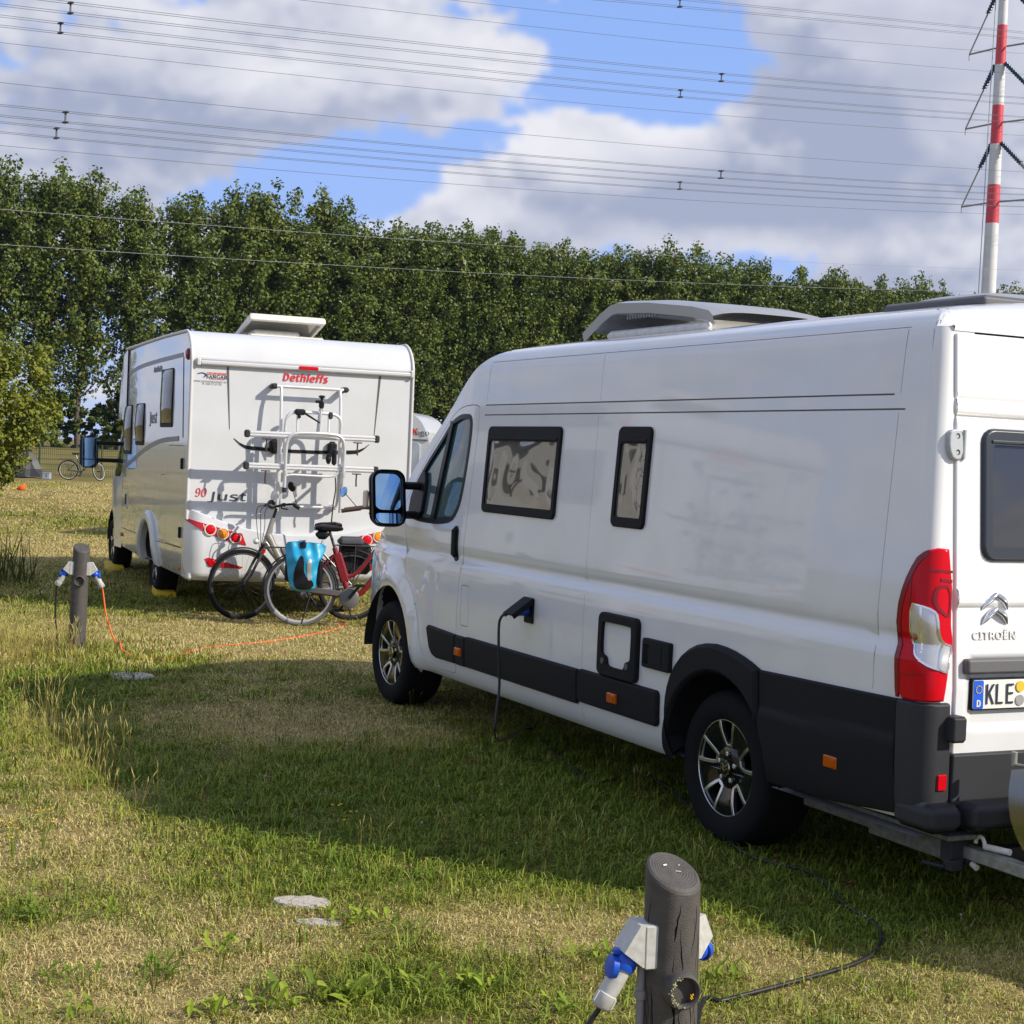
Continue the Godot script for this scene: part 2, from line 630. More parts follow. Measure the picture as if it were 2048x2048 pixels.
func sky_image() -> Image:
	var w := 2048
	var h := 1024
	var im := Image.create(w, h, false, Image.FORMAT_RGBF)
	var fb := FastNoiseLite.new()
	fb.noise_type = FastNoiseLite.TYPE_SIMPLEX_SMOOTH
	fb.seed = 5
	fb.frequency = 5.0
	fb.fractal_octaves = 5
	fb.fractal_gain = 0.52
	var fine := FastNoiseLite.new()
	fine.seed = 21
	fine.frequency = 16.0
	fine.fractal_octaves = 4
	var curl := FastNoiseLite.new()
	curl.seed = 33
	curl.noise_type = FastNoiseLite.TYPE_SIMPLEX_SMOOTH
	curl.frequency = 42.0
	curl.fractal_octaves = 4
	curl.fractal_gain = 0.6
	var spots := []
	for q in cloud_spots:
		var d := toward(q[0], q[1])
		spots.append([atan2(d.x, -d.z), asin(d.y), q[2] / FOCAL, q[3] / FOCAL, q[4]])
	var tones := []
	for q in cloud_tones:
		var d := toward(q[0], q[1])
		tones.append([atan2(d.x, -d.z), asin(d.y), q[2] / FOCAL, q[3] / FOCAL, q[4]])
	var dens := PackedFloat32Array()
	dens.resize(w * 512)
	for j in 512:
		var el := (0.5 - (j + 0.5) / h) * PI
		var ce := cos(el)
		var se := sin(el)
		for i in w:
			var az := wrapf((i + 0.5) / w * TAU, -PI, PI)
			var d := Vector3(sin(az) * ce, se * 1.7, -cos(az) * ce)
			var k := fb.get_noise_3dv(d) * 0.85 + 0.20
			if absf(az) < 0.6 and el < 0.45:
				var wx := fine.get_noise_3d(d.x * 0.6, d.y * 0.6, d.z * 0.6) * 0.022
				var wy := fine.get_noise_3d(d.x * 0.6 + 9.0, d.y * 0.6, d.z * 0.6) * 0.016
				for q in spots:
					var ax: float = (az + wx - q[0]) / q[2]
					var ay: float = (el + wy - q[1]) / q[3]
					var e := ax * ax + ay * ay
					if e < 9.0: k += q[4] * exp(-e)
			k += 0.16 * fine.get_noise_3d(d.x * 0.9 + 3.0, d.y * 0.9, d.z * 0.9)
			if k > -0.4 and k < 1.2 and el < 0.6: k += 0.48 * curl.get_noise_3dv(d)
			dens[j * w + i] = k
	var blue_low := Color(0.29, 0.45, 0.86)
	var blue_high := Color(0.10, 0.24, 0.62)
	var lit := Color(0.76, 0.75, 0.78)
	var dark := Color(0.33, 0.365, 0.48)
	for j in h:
		var el := (0.5 - (j + 0.5) / h) * PI
		if el <= 0.0:
			if j > 514:
				break
		for i in w:
			if el <= 0.0:
				im.set_pixel(i, j, Color(0.30, 0.30, 0.26))
				continue
			var k := dens[j * w + i]
			var sky := blue_low.lerp(blue_high, clampf(sin(el) * 1.25 - 0.06, 0.0, 1.0))
			sky = sky.lerp(Color(0.62, 0.68, 0.80), 0.35 * exp(-el * 9.0))
			var cover := smoothstep(-0.04, 0.24, k)
			if cover > 0.0:
				var sj := maxi(0, j - 9)
				var si := (i + 9) % w
				var toward_sun := dens[sj * w + si]
				var relief := clampf((k - toward_sun) * 1.1, -0.4, 0.4)
				var thick := smoothstep(0.15, 1.0, k)
				var az := wrapf((i + 0.5) / w * TAU, -PI, PI)
				var d2 := fine.get_noise_3d(sin(az) * cos(el), sin(el) * 1.7, -cos(az) * cos(el)) + 0.5 * curl.get_noise_3d(sin(az) * cos(el) * 0.5, sin(el) * 0.85, -cos(az) * cos(el) * 0.5)
				var b := 0.52 - 0.30 * thick + relief * 0.75 + d2 * 0.18
				if absf(az) < 0.6 and el < 0.45:
					for q in tones:
						var ax: float = (az - q[0]) / q[2]
						var ay: float = (el - q[1]) / q[3]
						var e := ax * ax + ay * ay
						if e < 8.0: b += q[4] * exp(-e)
				b = clampf(b, 0.0, 1.0)
				sky = sky.lerp(dark.lerp(lit, b), cover * 0.94)
			im.set_pixel(i, j, sky)
	im.fill_rect(Rect2i(0, 513, w, h - 513), Color(0.30, 0.30, 0.26))
	return im

# ---------------------------------------------------------------- the ground
# places seen dry (1) or green (-1) in the photograph: x, z, which, radius
var patches := [[-2.22, -14.3, 1, 1.3], [-1.36, -13.85, 1, 1.0], [-3.09, -14.38, 0.5, 0.8], [-1.36, -9.7, 1.6, 0.8], [-0.68, -9.6, 1.9, 0.35], [-1.31, -4.95, 1, 0.5], [-0.81, -4.82, 0.6, 0.4], [-2.28, -7.85, 0.6, 0.9], [-1.72, -7.28, 0.5, 0.7], [0.29, -5.64, 1, 0.4], [0.02, -5.73, 0.9, 0.4], [-10.54, -46.38, 1.3, 6.0], [-6.34, -23.21, 1, 2.5], [-0.2, -6.62, -0.3, 0.4], [-0.78, -6.29, -1, 0.45], [-0.45, -6.58, -1, 0.5], [0.13, -9.21, -1.4, 1.1], [-1.87, -8.46, -1, 0.7], [-1.4, -8.03, -1.2, 0.9], [1.05, -6.58, -1, 0.6], [1.54, -6.43, -1, 0.6], [-0.14, -5.1, -1, 0.35], [-0.44, -4.87, -1, 0.35], [0.52, -5.18, -0.8, 0.35], [-2.78, -10.31, -1, 0.9], [-3.24, -10.85, -1.0, 0.9], [-14.83, -60.97, -0.9, 4.0], [-7.33, -30.26, -0.8, 3.0], [-4.41, -16.79, -0.8, 1.5], [-2.27, -12.22, -0.6, 0.5], [-0.72, -5.33, 0.4, 0.35], [0.9, -5.55, 0.7, 0.4], [-1.62, -5.61, -0.7, 0.3], [1.58, -7.1, -0.8, 0.8], [-3.4, -12.6, -1.0, 0.8], [0.6, -7.6, -1.0, 1.4], [-1.0, -14.6, 0.8, 1.2], [-0.6, -7.6, -0.9, 0.9], [-2.4, -9.2, -0.7, 0.7], [0.9, -8.2, -0.8, 1.5], [1.3, -6.0, -0.7, 0.5], [-1.2, -7.2, -0.7, 0.5], [-2.6, -11.6, -0.5, 0.6], [0.2, -6.25, -0.7, 0.4], [-1.0, -11.2, -0.4, 0.8]]

func dryness(x: float, z: float) -> float:
	var k := 0.63 + 0.24 * n_big.get_noise_2d(x, z) + 0.34 * n_mid.get_noise_2d(x, z) + 0.34 * n_small.get_noise_2d(x, z) + 0.22 * n_small.get_noise_2d(x * 2.7 + 40.0, z * 2.7)
	for q in patches:
		var d: float = Vector2(x - q[0], z - q[1]).length_squared() / (q[3] * q[3])
		if d < 6.0: k += q[2] * 0.44 * exp(-d)
	var far := Vector2(x, z).length()
	if far > 26.0: k += 0.28 * sin(z * 0.42 + n_big.get_noise_2d(x * 0.3, z) * 2.0) + 0.12
	return clampf(k, 0.0, 1.0)

func build_ground():
	var m := mb(true)
	var radii := [0.0]
	var r := 1.2
	while r < 1600.0:
		radii.append(r)
		r *= 1.028 if r < 40.0 else 1.07
	var segs := 288
	var rows := []
	for q in radii:
		var row := []
		for k in segs + 1:
			# finer towards the side the camera faces
			var t := float(k) / segs * 2.0 - 1.0
			var a := PI * (0.28 * t + 0.72 * t * t * t)
			var x: float = sin(a) * q
			var z: float = -cos(a) * q
			var p := Vector3(x, land(x, z), z)
			var c: Color
			var dry := dryness(x, z)
			if q < 75.0:
				c = Color(0.17, 0.165, 0.045).lerp(Color(0.44, 0.36, 0.16), dry)
				c = c * (0.8 + 0.4 * n_small.get_noise_2d(x * 3.0, z * 3.0))
			else:
				c = Color(0.13, 0.17, 0.045).lerp(Color(0.36, 0.27, 0.12), dry * 0.8)
			c.a = 1.0
			row.append([p, c])
		rows.append(row)
	for i in rows.size() - 1:
		for k in segs:
			var q := [rows[i][k], rows[i][k + 1], rows[i + 1][k + 1], rows[i + 1][k]]
			var up := Vector3.UP
			for t in [[0, 1, 2], [0, 2, 3]]:
				var a: Vector3 = q[t[0]][0]
				var b: Vector3 = q[t[1]][0]
				var d: Vector3 = q[t[2]][0]
				var g := (d - a).cross(b - a)
				if g.length_squared() < 1e-14: continue
				var order := [t[0], t[1], t[2]] if g.y > 0.0 else [t[0], t[2], t[1]]
				for e in order:
					m.v.append(q[e][0])
					m.n.append(up)
					m.c.append(q[e][1])
	var gm := StandardMaterial3D.new()
	gm.vertex_color_use_as_albedo = true
	gm.roughness = 1.0
	gm.metallic_specular = 0.1
	gm.albedo_texture = noise_tex(0.09, Color(0.45, 0.43, 0.40), Color(1.0, 1.0, 1.0), 512, 5, 17)
	gm.uv1_triplanar = true
	gm.uv1_world_triplanar = true
	gm.uv1_scale = Vector3.ONE * 1.3
	var o := part(self, "ground", m, gm)
	tag(o, "dry camping meadow of straw and green grass", "", "", "structure")

# ---------------------------------------------------------------- the camper van; local x = rearwards, y = up, z = out to its left
const VC := -0.96      # its middle plane
var van_prof := [[0.28, -0.09], [0.31, -0.05], [0.36, -0.018], [0.45, 0.0], [0.70, 0.006], [0.95, 0.004], [1.015, 0.001], [1.035, -0.006], [1.05, -0.015], [1.06, -0.017], [1.115, -0.006], [1.14, -0.0045], [1.2, -0.006], [1.5, -0.022], [2.0, -0.054], [2.20, -0.068], [2.25, -0.076], [2.29, -0.098], [2.315, -0.13], [2.33, -0.17], [2.34, -0.21]]

func curve_at(c: Array, x: float) -> float:
	var n := c.size()
	if x <= c[0][0]: return c[0][1] + (x - c[0][0]) * (c[1][1] - c[0][1]) / (c[1][0] - c[0][0])
	if x >= c[n - 1][0]: return c[n - 1][1] + (x - c[n - 1][0]) * (c[n - 1][1] - c[n - 2][1]) / (c[n - 1][0] - c[n - 2][0])
	for i in n - 1:
		if x <= c[i + 1][0]:
			var t: float = (x - c[i][0]) / (c[i + 1][0] - c[i][0])
			var s0: float = (c[i + 1][1] - c[maxi(i - 1, 0)][1]) / (c[i + 1][0] - c[maxi(i - 1, 0)][0])
			var s1: float = (c[mini(i + 2, n - 1)][1] - c[i][1]) / (c[mini(i + 2, n - 1)][0] - c[i][0])
			var h: float = c[i + 1][0] - c[i][0]
			var t2 := t * t
			var t3 := t2 * t
			return (2 * t3 - 3 * t2 + 1) * c[i][1] + (t3 - 2 * t2 + t) * h * s0 + (-2 * t3 + 3 * t2) * c[i + 1][1] + (t3 - t2) * h * s1
	return 0.0

func van_side(p: Vector2) -> Vector3:
	var v := 0.06 + curve_at(van_prof, p.y)
	if p.x < 1.2:
		var t := (1.2 - p.x) / 2.1
		v -= 0.24 * t * t * t
		v -= 0.085 * maxf(0.0, p.y - 1.25) * smoothstep(0.0, 0.7, 1.2 - p.x)
		# the flared wing over the front wheel
		var d := p.distance_to(Vector2(0.0, 0.345))
		v += 0.035 * exp(-pow((d - 0.50) / 0.09, 2.0)) * smoothstep(-0.65, -0.2, p.x)
	if p.x > 4.75: v -= 0.012 * pow((p.x - 4.75) / 0.65, 2.0)
	return Vector3(p.x, p.y, v)

func van_side_r(p: Vector2) -> Vector3:
	var q := van_side(p)
	return Vector3(q.x, q.y, 2.0 * VC - q.z)

func van_tail(w: float) -> float:
	return 5.385 - 0.07 * maxf(0.0, w - 0.9)

const RC := 0.05
func van_corner(p: Vector2) -> Vector3:   # p.x: metres round the rear left corner, 0 on the corner, + over the rear
	var l := RC * PI * 0.5
	var back := van_tail(p.y)
	var out := van_side(Vector2(back - RC, p.y)).z
	if p.x < -l * 0.5:
		var u := back - RC + p.x + l * 0.5
		return Vector3(u, p.y, van_side(Vector2(u, p.y)).z)
	if p.x > l * 0.5: return Vector3(back, p.y, out - RC - (p.x - l * 0.5))
	var a := (p.x + l * 0.5) / RC
	return Vector3(back - RC + RC * sin(a), p.y, out - RC + RC * cos(a))

func van_corner_r(p: Vector2) -> Vector3:
	var q := van_corner(p)
	return Vector3(q.x, q.y, 2.0 * VC - q.z)

func van_rear(p: Vector2) -> Vector3:     # p.x: minus local z, rising to the right as seen from behind
	return Vector3(van_tail(p.y), p.y, -p.x)

func rz(x0: float, y0: float, x1: float, y1: float, r: float) -> PackedVector2Array:
	return rr(-x1, y0, -x0, y1, r)

func flip(p: PackedVector2Array) -> PackedVector2Array:
	var q := PackedVector2Array()
	for a in p: q.append(Vector2(-a.x, a.y))
	return q

func van_wheel(van: Node3D, at: Vector3, side: float, turn := 0.0, steer := 0.0):
	var w := Node3D.new()
	w.name = "wheel"
	van.add_child(w, true)
	# local: y = outwards
	w.transform = Transform3D(Basis(Vector3.UP, steer) * Basis(Vector3(1, 0, 0), Vector3(0, 0, side), Vector3(0, -side, 0)), at)
	var t := mb()
	var wave := func(i, k):
		if i < 5 or i > 12: return 0.0
		return -0.011 if (k + (i % 2)) % 2 == 0 else 0.0
	lathe(t, [[0.205, 0.005], [0.225, 0.022], [0.25, 0.030], [0.285, 0.032], [0.32, 0.024], [0.335, 0.012], [0.343, 0.0], [0.349, -0.02], [0.351, -0.06], [0.352, -0.11], [0.351, -0.16], [0.349, -0.20], [0.343, -0.22], [0.32, -0.245], [0.26, -0.25], [0.205, -0.23]], Transform3D(), 96, wave)
	part(w, "tyre", t, M.rubber)
	var b := mb()
	lathe(b, [[0.212, 0.004], [0.205, -0.012], [0.196, -0.05], [0.188, -0.12], [0.02, -0.13]], Transform3D(), 48)
	part(w, "rim", b, M.black)
	var ring := mb()
	lathe(ring, [[0.224, 0.010], [0.221, 0.014], [0.214, 0.014], [0.209, 0.006], [0.206, -0.006]], Transform3D(), 64)
	var spokes := mb()
	var face := func(p: Vector2) -> Vector3:
		var r := p.length()
		return Vector3(p.x, -0.022 + 0.026 * smoothstep(0.04, 0.2, r), -p.y)
	for k in 5:
		var a := turn + TAU * k / 5.0 + PI * 0.5
		var dirv := Vector2(cos(a), sin(a))
		var nx := Vector2(-dirv.y, dirv.x)
		# the silver U round each opening
		var u := PackedVector2Array([dirv * 0.211 + nx * 0.056, dirv * 0.16 + nx * 0.043, dirv * 0.118 + nx * 0.028, dirv * 0.098 + nx * 0.018, dirv * 0.098 - nx * 0.018, dirv * 0.118 - nx * 0.028, dirv * 0.16 - nx * 0.043, dirv * 0.211 - nx * 0.056])
		var st := stroke(divide(u, 0.03, false), 0.017)
		var edges := mb()
		panel(edges, face, st, [], 0.008, 0.02, 0.002, Vector2(0.05, 0.05))
		part(w, "spoke_edge", edges, M.alloy)
		var a2 := a + TAU / 10.0
		var d2 := Vector2(cos(a2), sin(a2))
		var n2 := Vector2(-d2.y, d2.x)
		var sp := PackedVector2Array([d2 * 0.07 + n2 * 0.045, d2 * 0.12 + n2 * 0.050, d2 * 0.205 + n2 * 0.066, d2 * 0.212, d2 * 0.205 - n2 * 0.066, d2 * 0.12 - n2 * 0.050, d2 * 0.07 - n2 * 0.045])
		panel(spokes, face, sp, [], 0.004, 0.05, 0.004, Vector2(0.03, 0.03))
	lathe(spokes, [[0.115, -0.016], [0.10, -0.012], [0.07, -0.006], [0.055, -0.004], [0.0, -0.004]], Transform3D(), 32)
	part(w, "spokes", spokes, M.gloss_black)
	part(w, "rim_ring", ring, M.alloy)
	var cap := mb()
	lathe(cap, [[0.036, -0.004], [0.036, 0.010], [0.032, 0.013], [0.0, 0.014]], Transform3D(), 24)
	var hub := part(w, "hub_cap", cap, M.black)
	var ch := mb()
	lathe(ch, [[0.036, 0.010], [0.034, 0.0145], [0.030, 0.0145]], Transform3D(), 24)
	for dy in [-0.009, 0.007]:
		for s in [-1.0, 1.0]:
			box(ch, Transform3D(Basis(Vector3.UP, s * 0.62), Vector3(s * 0.011, 0.0145, -dy - 0.002)), Vector3(0.028, 0.003, 0.007), 0.001)
	part(hub, "emblem", ch, mat(Color(0.62, 0.55, 0.30), 0.2, 1.0))
	for k in 5:
		var a := turn + TAU * k / 5.0 + 0.25
		var nut := mb()
		lathe(nut, [[0.012, -0.004], [0.012, 0.006], [0.007, 0.007], [0.007, 0.002], [0.0, 0.002]], Transform3D(Basis(), Vector3(cos(a) * 0.062, 0, -sin(a) * 0.062)), 10)
		part(w, "wheel_nut", nut, M.alloy)

func camper_window(van: Node3D, f: Callable, x0: float, y0: float, x1: float, y1: float, sd: float):
	var fr := mb()
	panel(fr, f, rr(x0, y0, x1, y1, 0.035), [rr(x0 + 0.035, y0 + 0.05, x1 - 0.035, y1 - 0.085, 0.012)], 0.016, 0.03, 0.006, Vector2(0.15, 0.15))
	panel(fr, f, rr(x0 + 0.035, y1 - 0.078, x1 - 0.035, y1 - 0.062, 0.004), [], 0.021, 0.01, 0.003, Vector2(0.3, 0.1))
	var w := part(van, "window", fr, M.plastic)
	var pane := mb()
	var ph := sd * 2.1
	var wavy := func(p: Vector2) -> Vector3:
		var q: Vector3 = f.call(p)
		var tx := (p.x - x0) / 0.9
		var ty := (p.y - y0) / 0.5
		var edge: float = smoothstep(0.0, 0.12, minf(minf(p.x - x0, x1 - p.x), minf(p.y - y0, y1 - p.y)))
		var d: float = edge * (0.004 + 0.0034 * sin(tx * 7.2 + ph + ty * 1.3) + 0.0026 * sin(ty * 8.0 + tx * 3.1 + ph) + 0.0010 * sin(tx * 13.0 - ty * 6.0 + ph * 2.0))
		return q + Vector3(0, 0, d)
	surf(pane, wavy, rr(x0 + 0.03, y0 + 0.045, x1 - 0.03, y1 - 0.075, 0.012), [], Vector2(0.02, 0.02), 0.006)
	part(w, "pane", pane, M.tint)
	return w

func build_van():
	var van := thing("camper_van", "white panel van camper with black lower cladding and black-framed side windows, nearest vehicle", "camper van", VAN_AT, van_basis)
	var side := van_side
	var side_r := van_side_r
	# outline of the side seen from the left
	var back := PackedVector2Array()
	for i in 17:
		var w := 0.40 + (2.27 - 0.40) * i / 16.0
		back.append(Vector2(van_tail(w) - RC, w))
	var outline := PackedVector2Array([Vector2(0.66, 0.31), Vector2(3.7, 0.31), Vector2(4.5, 0.37)])
	outline.append_array(back)
	outline.append_array(smooth2([[5.237, 2.29], [5.215, 2.32], [5.12, 2.335]], 1, false))
	outline.append_array(poly([[4.0, 2.338], [2.5, 2.338], [1.60, 2.335]]))
	outline.append_array(smooth2([[1.46, 2.325], [1.28, 2.28], [1.05, 2.18], [0.74, 2.0], [0.46, 1.80], [0.10, 1.5], [-0.22, 1.215], [-0.50, 1.10], [-0.76, 0.99], [-0.86, 0.85], [-0.90, 0.55], [-0.86, 0.33], [-0.50, 0.30]], 2, false))
	var arch_f := circle2(Vector2(0.02, 0.345), 0.455, 40)
	var arch_r := PackedVector2Array()
	for i in 33:
		var a := PI * i / 32.0
		arch_r.append(Vector2(4.035 + 0.42 * cos(a), 0.36 + 0.43 * sin(a)))
	arch_r.append_array(poly([[3.615, 0.1], [4.455, 0.1]]))
	var glass := smooth2([[1.155, 1.925], [1.165, 1.80], [1.13, 1.52], [1.08, 1.36], [0.96, 1.275], [0.42, 1.268], [0.28, 1.30], [0.25, 1.42], [0.44, 1.62], [0.66, 1.79], [0.80, 1.89], [0.95, 1.925], [1.05, 1.93]], 2)
	# the driver's door is a piece of its own in a gap
	var door := smooth2([[1.272, 1.98], [1.24, 1.5], [1.205, 1.12], [1.195, 1.0], [1.17, 0.9], [1.165, 0.40], [1.13, 0.36], [0.72, 0.36], [0.62, 0.44], [0.57, 0.62], [0.46, 0.80], [0.30, 0.90], [0.265, 0.98], [0.25, 1.20], [0.10, 1.31], [0.18, 1.40], [0.42, 1.66], [0.66, 1.86], [0.84, 1.96], [1.0, 1.992], [1.2, 2.0]], 1)
	var gap := inset(door, -0.005)
	var cuts := [arch_f, arch_r, gap]
	for q in [[[1.335, 1.997], [5.06, 2.0], 0.007], [[1.335, 1.938], [5.13, 1.942], 0.007], [[1.36, 2.252], [5.11, 2.258], 0.003], [[2.775, 0.32], [2.76, 1.0], 0.0025], [[2.755, 1.08], [2.735, 1.93], 0.0025], [[2.733, 2.005], [2.73, 2.245], 0.0025], [[5.09, 0.86], [5.085, 1.03], 0.003], [[5.085, 1.07], [5.095, 1.93], 0.003], [[5.095, 2.005], [5.10, 2.25], 0.003], [[1.345, 2.01], [1.36, 2.24], 0.003]]:
		cuts.append(stroke(divide(poly([q[0], q[1]]), 0.25, false), q[2]))
	# fuel flap
	var flap := rr(1.225, 0.672, 1.335, 0.91, 0.01)
	cuts.append(inset(flap, -0.004))
	var body := mb()
	surf(body, side, outline, cuts, Vector2(0.12, 0.05))
	for k in range(2, cuts.size()): skirt(body, side, cuts[k], 0.0, -0.007 if k != 2 else -0.012)
	skirt(body, side, arch_f, 0.0, -0.04, 0.12, 0.33)
	skirt(body, side, arch_r, 0.0, -0.03, 0.12, 0.40)
	surf(body, side_r, outline, [arch_f, arch_r, glass], Vector2(0.2, 0.06))
	# rear corners and roof, windscreen surround, bonnet and nose as one cap from side to side
	for f in [van_corner, van_corner_r]:
		surf(body, f, poly([[-RC * PI * 0.25 - 0.003, 0.42], [0.14, 0.42], [0.14, 2.255], [-RC * PI * 0.25 - 0.003, 2.255]]), [], Vector2(0.012, 0.1))
	var cap_path := [[5.295, 2.240, 0.0, 0.0], [5.293, 2.262, 0.0, 0.003], [5.280, 2.29, 0.0, 0.01], [5.250, 2.315, 0.0, 0.025], [5.205, 2.33, 0.0, 0.045], [5.12, 2.337, 0.0, 0.065]]
	for i in 9: cap_path.append([4.9 - 3.3 * i / 8.0, 2.338, 0.0, 0.075])
	var nose := smooth2([[1.46, 2.325], [1.28, 2.28], [1.05, 2.18], [0.74, 2.0], [0.46, 1.80], [0.10, 1.5], [-0.22, 1.215], [-0.50, 1.10], [-0.76, 0.99], [-0.86, 0.85], [-0.90, 0.55], [-0.86, 0.33], [-0.50, 0.30]], 2, false)
	for i in nose.size():
		var t := float(i) / nose.size()
		cap_path.append([nose[i].x, nose[i].y, 0.30 * smoothstep(0.0, 0.5, t), 0.075 * (1.0 - smoothstep(0.0, 0.4, t)) + 0.05 * smoothstep(0.3, 0.6, t)])
	var cap_pt := func(i: int, y: float) -> Vector3:
		var q: Array = cap_path[i]
		var half := van_side(Vector2(minf(q[0], 5.27), q[1])).z - VC
		var over: float = q[0] - (van_tail(q[1]) - RC)
		if over > 0.0: half -= RC - sqrt(maxf(0.0, RC * RC - minf(over, RC) * minf(over, RC)))
		var e := 1.0 - pow(absf(y), 2.6)
		return Vector3(q[0] - q[2] * e, q[1] + q[3] * e, VC + half * y)
	var screen := mb()
	var nn := 24
	for i in cap_path.size() - 1:
		for k in nn:
			var y0 := -1.0 + 2.0 * k / nn
			var y1 := -1.0 + 2.0 * (k + 1) / nn
			var pts := [cap_pt.call(i, y0), cap_pt.call(i, y1), cap_pt.call(i + 1, y1), cap_pt.call(i + 1, y0)]
			var ns := []
			for e in [[i, y0], [i, y1], [i + 1, y1], [i + 1, y0]]:
				var ia := maxi(e[0] - 1, 0)
				var ib := mini(e[0] + 1, cap_path.size() - 1)
				var g: Vector3 = (cap_pt.call(ib, e[1]) - cap_pt.call(ia, e[1])).cross(cap_pt.call(e[0], minf(e[1] + 0.02, 1.0)) - cap_pt.call(e[0], maxf(e[1] - 0.02, -1.0))).normalized()
				if g.dot(cap_pt.call(e[0], e[1]) - Vector3(2.6, 0.9, VC)) < 0.0: g = -g
				ns.append(g)
			var is_glass: bool = cap_path[i][1] < 1.86 and cap_path[i + 1][1] > 1.20 and cap_path[i][0] > -0.3 and k > 0 and k < nn - 1
			(screen if is_glass else body).quad(pts[0], pts[1], pts[2], pts[3], ns[0], ns[1], ns[2], ns[3])
	# the two upper rear corners, between the corner posts and the roof
	for sd in [1.0, -1.0]:
		var low := []
		var high := []
		for k in 9:
			var q := van_corner(Vector2(RC * PI * 0.25 * (k / 4.0 - 1.0), 2.255))
			low.append(Vector3(q.x, q.y, VC + sd * (q.z - VC)))
			var e := 5.0 - 5.0 * k / 8.0
			var i0 := mini(int(e), 4)
			high.append((cap_pt.call(i0, sd) as Vector3).lerp(cap_pt.call(i0 + 1, sd), e - i0))
		for k in 8:
			var rows := 4
			for r in rows:
				var q := []
				var qn := []
				for e in [[k, r], [k + 1, r], [k + 1, r + 1], [k, r + 1]]:
					var p: Vector3 = low[e[0]].lerp(high[e[0]], float(e[1]) / rows)
					var c: Vector3 = Vector3(5.165, 2.16, VC + sd * 0.87)
					p += (p - c).normalized() * 0.012 * sin(PI * e[1] / rows)
					q.append(p)
					qn.append((p - c).normalized())
				body.quad(q[0], q[1], q[2], q[3], qn[0], qn[1], qn[2], qn[3])
	# floor pan
	body.flat(Vector3(5.3, 0.33, 0.0), Vector3(0.66, 0.32, 0.0), Vector3(0.66, 0.32, -1.92), Vector3(5.3, 0.33, -1.92))
	part(van, "body", body, M.paint)
	part(van, "windscreen", screen, M.cab_glass)
	# dark backing behind the gaps and the wheel housings
	var dark := mb()
	surf(dark, side, inset(outline, 0.03), [arch_f, arch_r, inset(glass, -0.02)], Vector2(0.25, 0.08), -0.009)
	bx(dark, Vector3(2.6, 0.36, VC), Vector3(5.2, 0.12, 1.6))
	part(van, "underbody", dark, M.backing)
	for q in [[0.02, 0.458], [4.035, 0.44]]:
		for sd in [1.0, -1.0]:
			var lin := mb()
			lathe(lin, [[q[1], 0.02], [q[1], 0.32], [0.0, 0.34]], Transform3D(Basis(Vector3(sd, 0, 0), Vector3(0, 0, -sd), Vector3(0, 1, 0)), Vector3(q[0], 0.345, VC + sd * (0.06 - VC))), 40, null, 0.5)
			part(van, "wheel_housing", lin, M.seam)
	# cab inside: dashboard, seats, partition
	var seats := mb()
	for zc in [-0.42, -1.5]:
		bx(seats, Vector3(0.95, 0.85, zc), Vector3(0.5, 0.16, 0.5), 0.05)
		bx(seats, Vector3(1.16, 1.22, zc), Vector3(0.14, 0.70, 0.48), 0.05, Basis(Vector3(0, 0, 1), -0.15))
		bx(seats, Vector3(1.24, 1.66, zc), Vector3(0.09, 0.2, 0.26), 0.04)
	bx(seats, Vector3(0.12, 1.08, VC), Vector3(0.45, 0.35, 1.5), 0.08)
	bx(seats, Vector3(1.42, 1.3, VC), Vector3(0.03, 1.7, 1.66))
	part(van, "cab_seats", seats, M.interior)
	# the door
	var dm := mb()
	surf(dm, side, door, [glass], Vector2(0.08, 0.05), 0.0)
	skirt(dm, side, door, 0.0, -0.012)
	var dn := part(van, "driver_door", dm, M.paint)
	var rub := mb()
	panel(rub, side, inset(glass, -0.018), [inset(glass, 0.012)], 0.004, 0.03, 0.0, Vector2(0.2, 0.2))
	# quarter light bar and the black foot of the mirror
	panel(rub, side, stroke(divide(poly([[0.80, 1.90], [0.74, 1.6], [0.69, 1.27]]), 0.1, false), 0.062), [], 0.008, 0.03, 0.004)
	panel(rub, side, smooth2([[0.26, 1.265], [0.50, 1.262], [0.50, 1.50], [0.44, 1.60], [0.26, 1.45]], 1), [], 0.014, 0.03, 0.006)
	part(dn, "window_seal", rub, M.black)
	var pane := mb()
	surf(pane, side, inset(glass, 0.004), [], Vector2(0.08, 0.08), -0.010)
	part(dn, "window_pane", pane, M.cab_glass)
	var pane_r := mb()
	surf(pane_r, side_r, inset(glass, 0.0), [], Vector2(0.2, 0.2), 0.0)
	part(van, "window_pane", pane_r, M.cab_glass)
	var hd := mb()
	panel(hd, side, rr(1.045, 1.045, 1.125, 1.262, 0.036), [], 0.006, 0.02, 0.004, Vector2(0.03, 0.05))
	bx(hd, Vector3(1.085, 1.16, 0.062), Vector3(0.046, 0.18, 0.04), 0.016)
	part(dn, "door_handle", hd, M.black)
	var fl := mb()
	surf(fl, side, flap, [], Vector2(0.06, 0.06), 0.0)
	skirt(fl, side, flap, 0.0, -0.01)
	part(van, "fuel_flap", fl, M.paint)
	# mirror
	var mir := Node3D.new()
	mir.name = "side_mirror"
	van.add_child(mir)
	mir.position = Vector3(0.37, 1.395, 0.225)
	mir.scale = Vector3(0.86, 0.86, 0.86)
	for ay in [0.10, -0.12]:
		var arm := mb()
		bx(arm, Vector3(0.03, ay, -0.14), Vector3(0.08, 0.058, 0.24), 0.02)
		part(mir, "mirror_arm", arm, M.black)
	var hs := mb()
	var hp := rr(-0.125, -0.21, 0.125, 0.21, 0.075, 6)
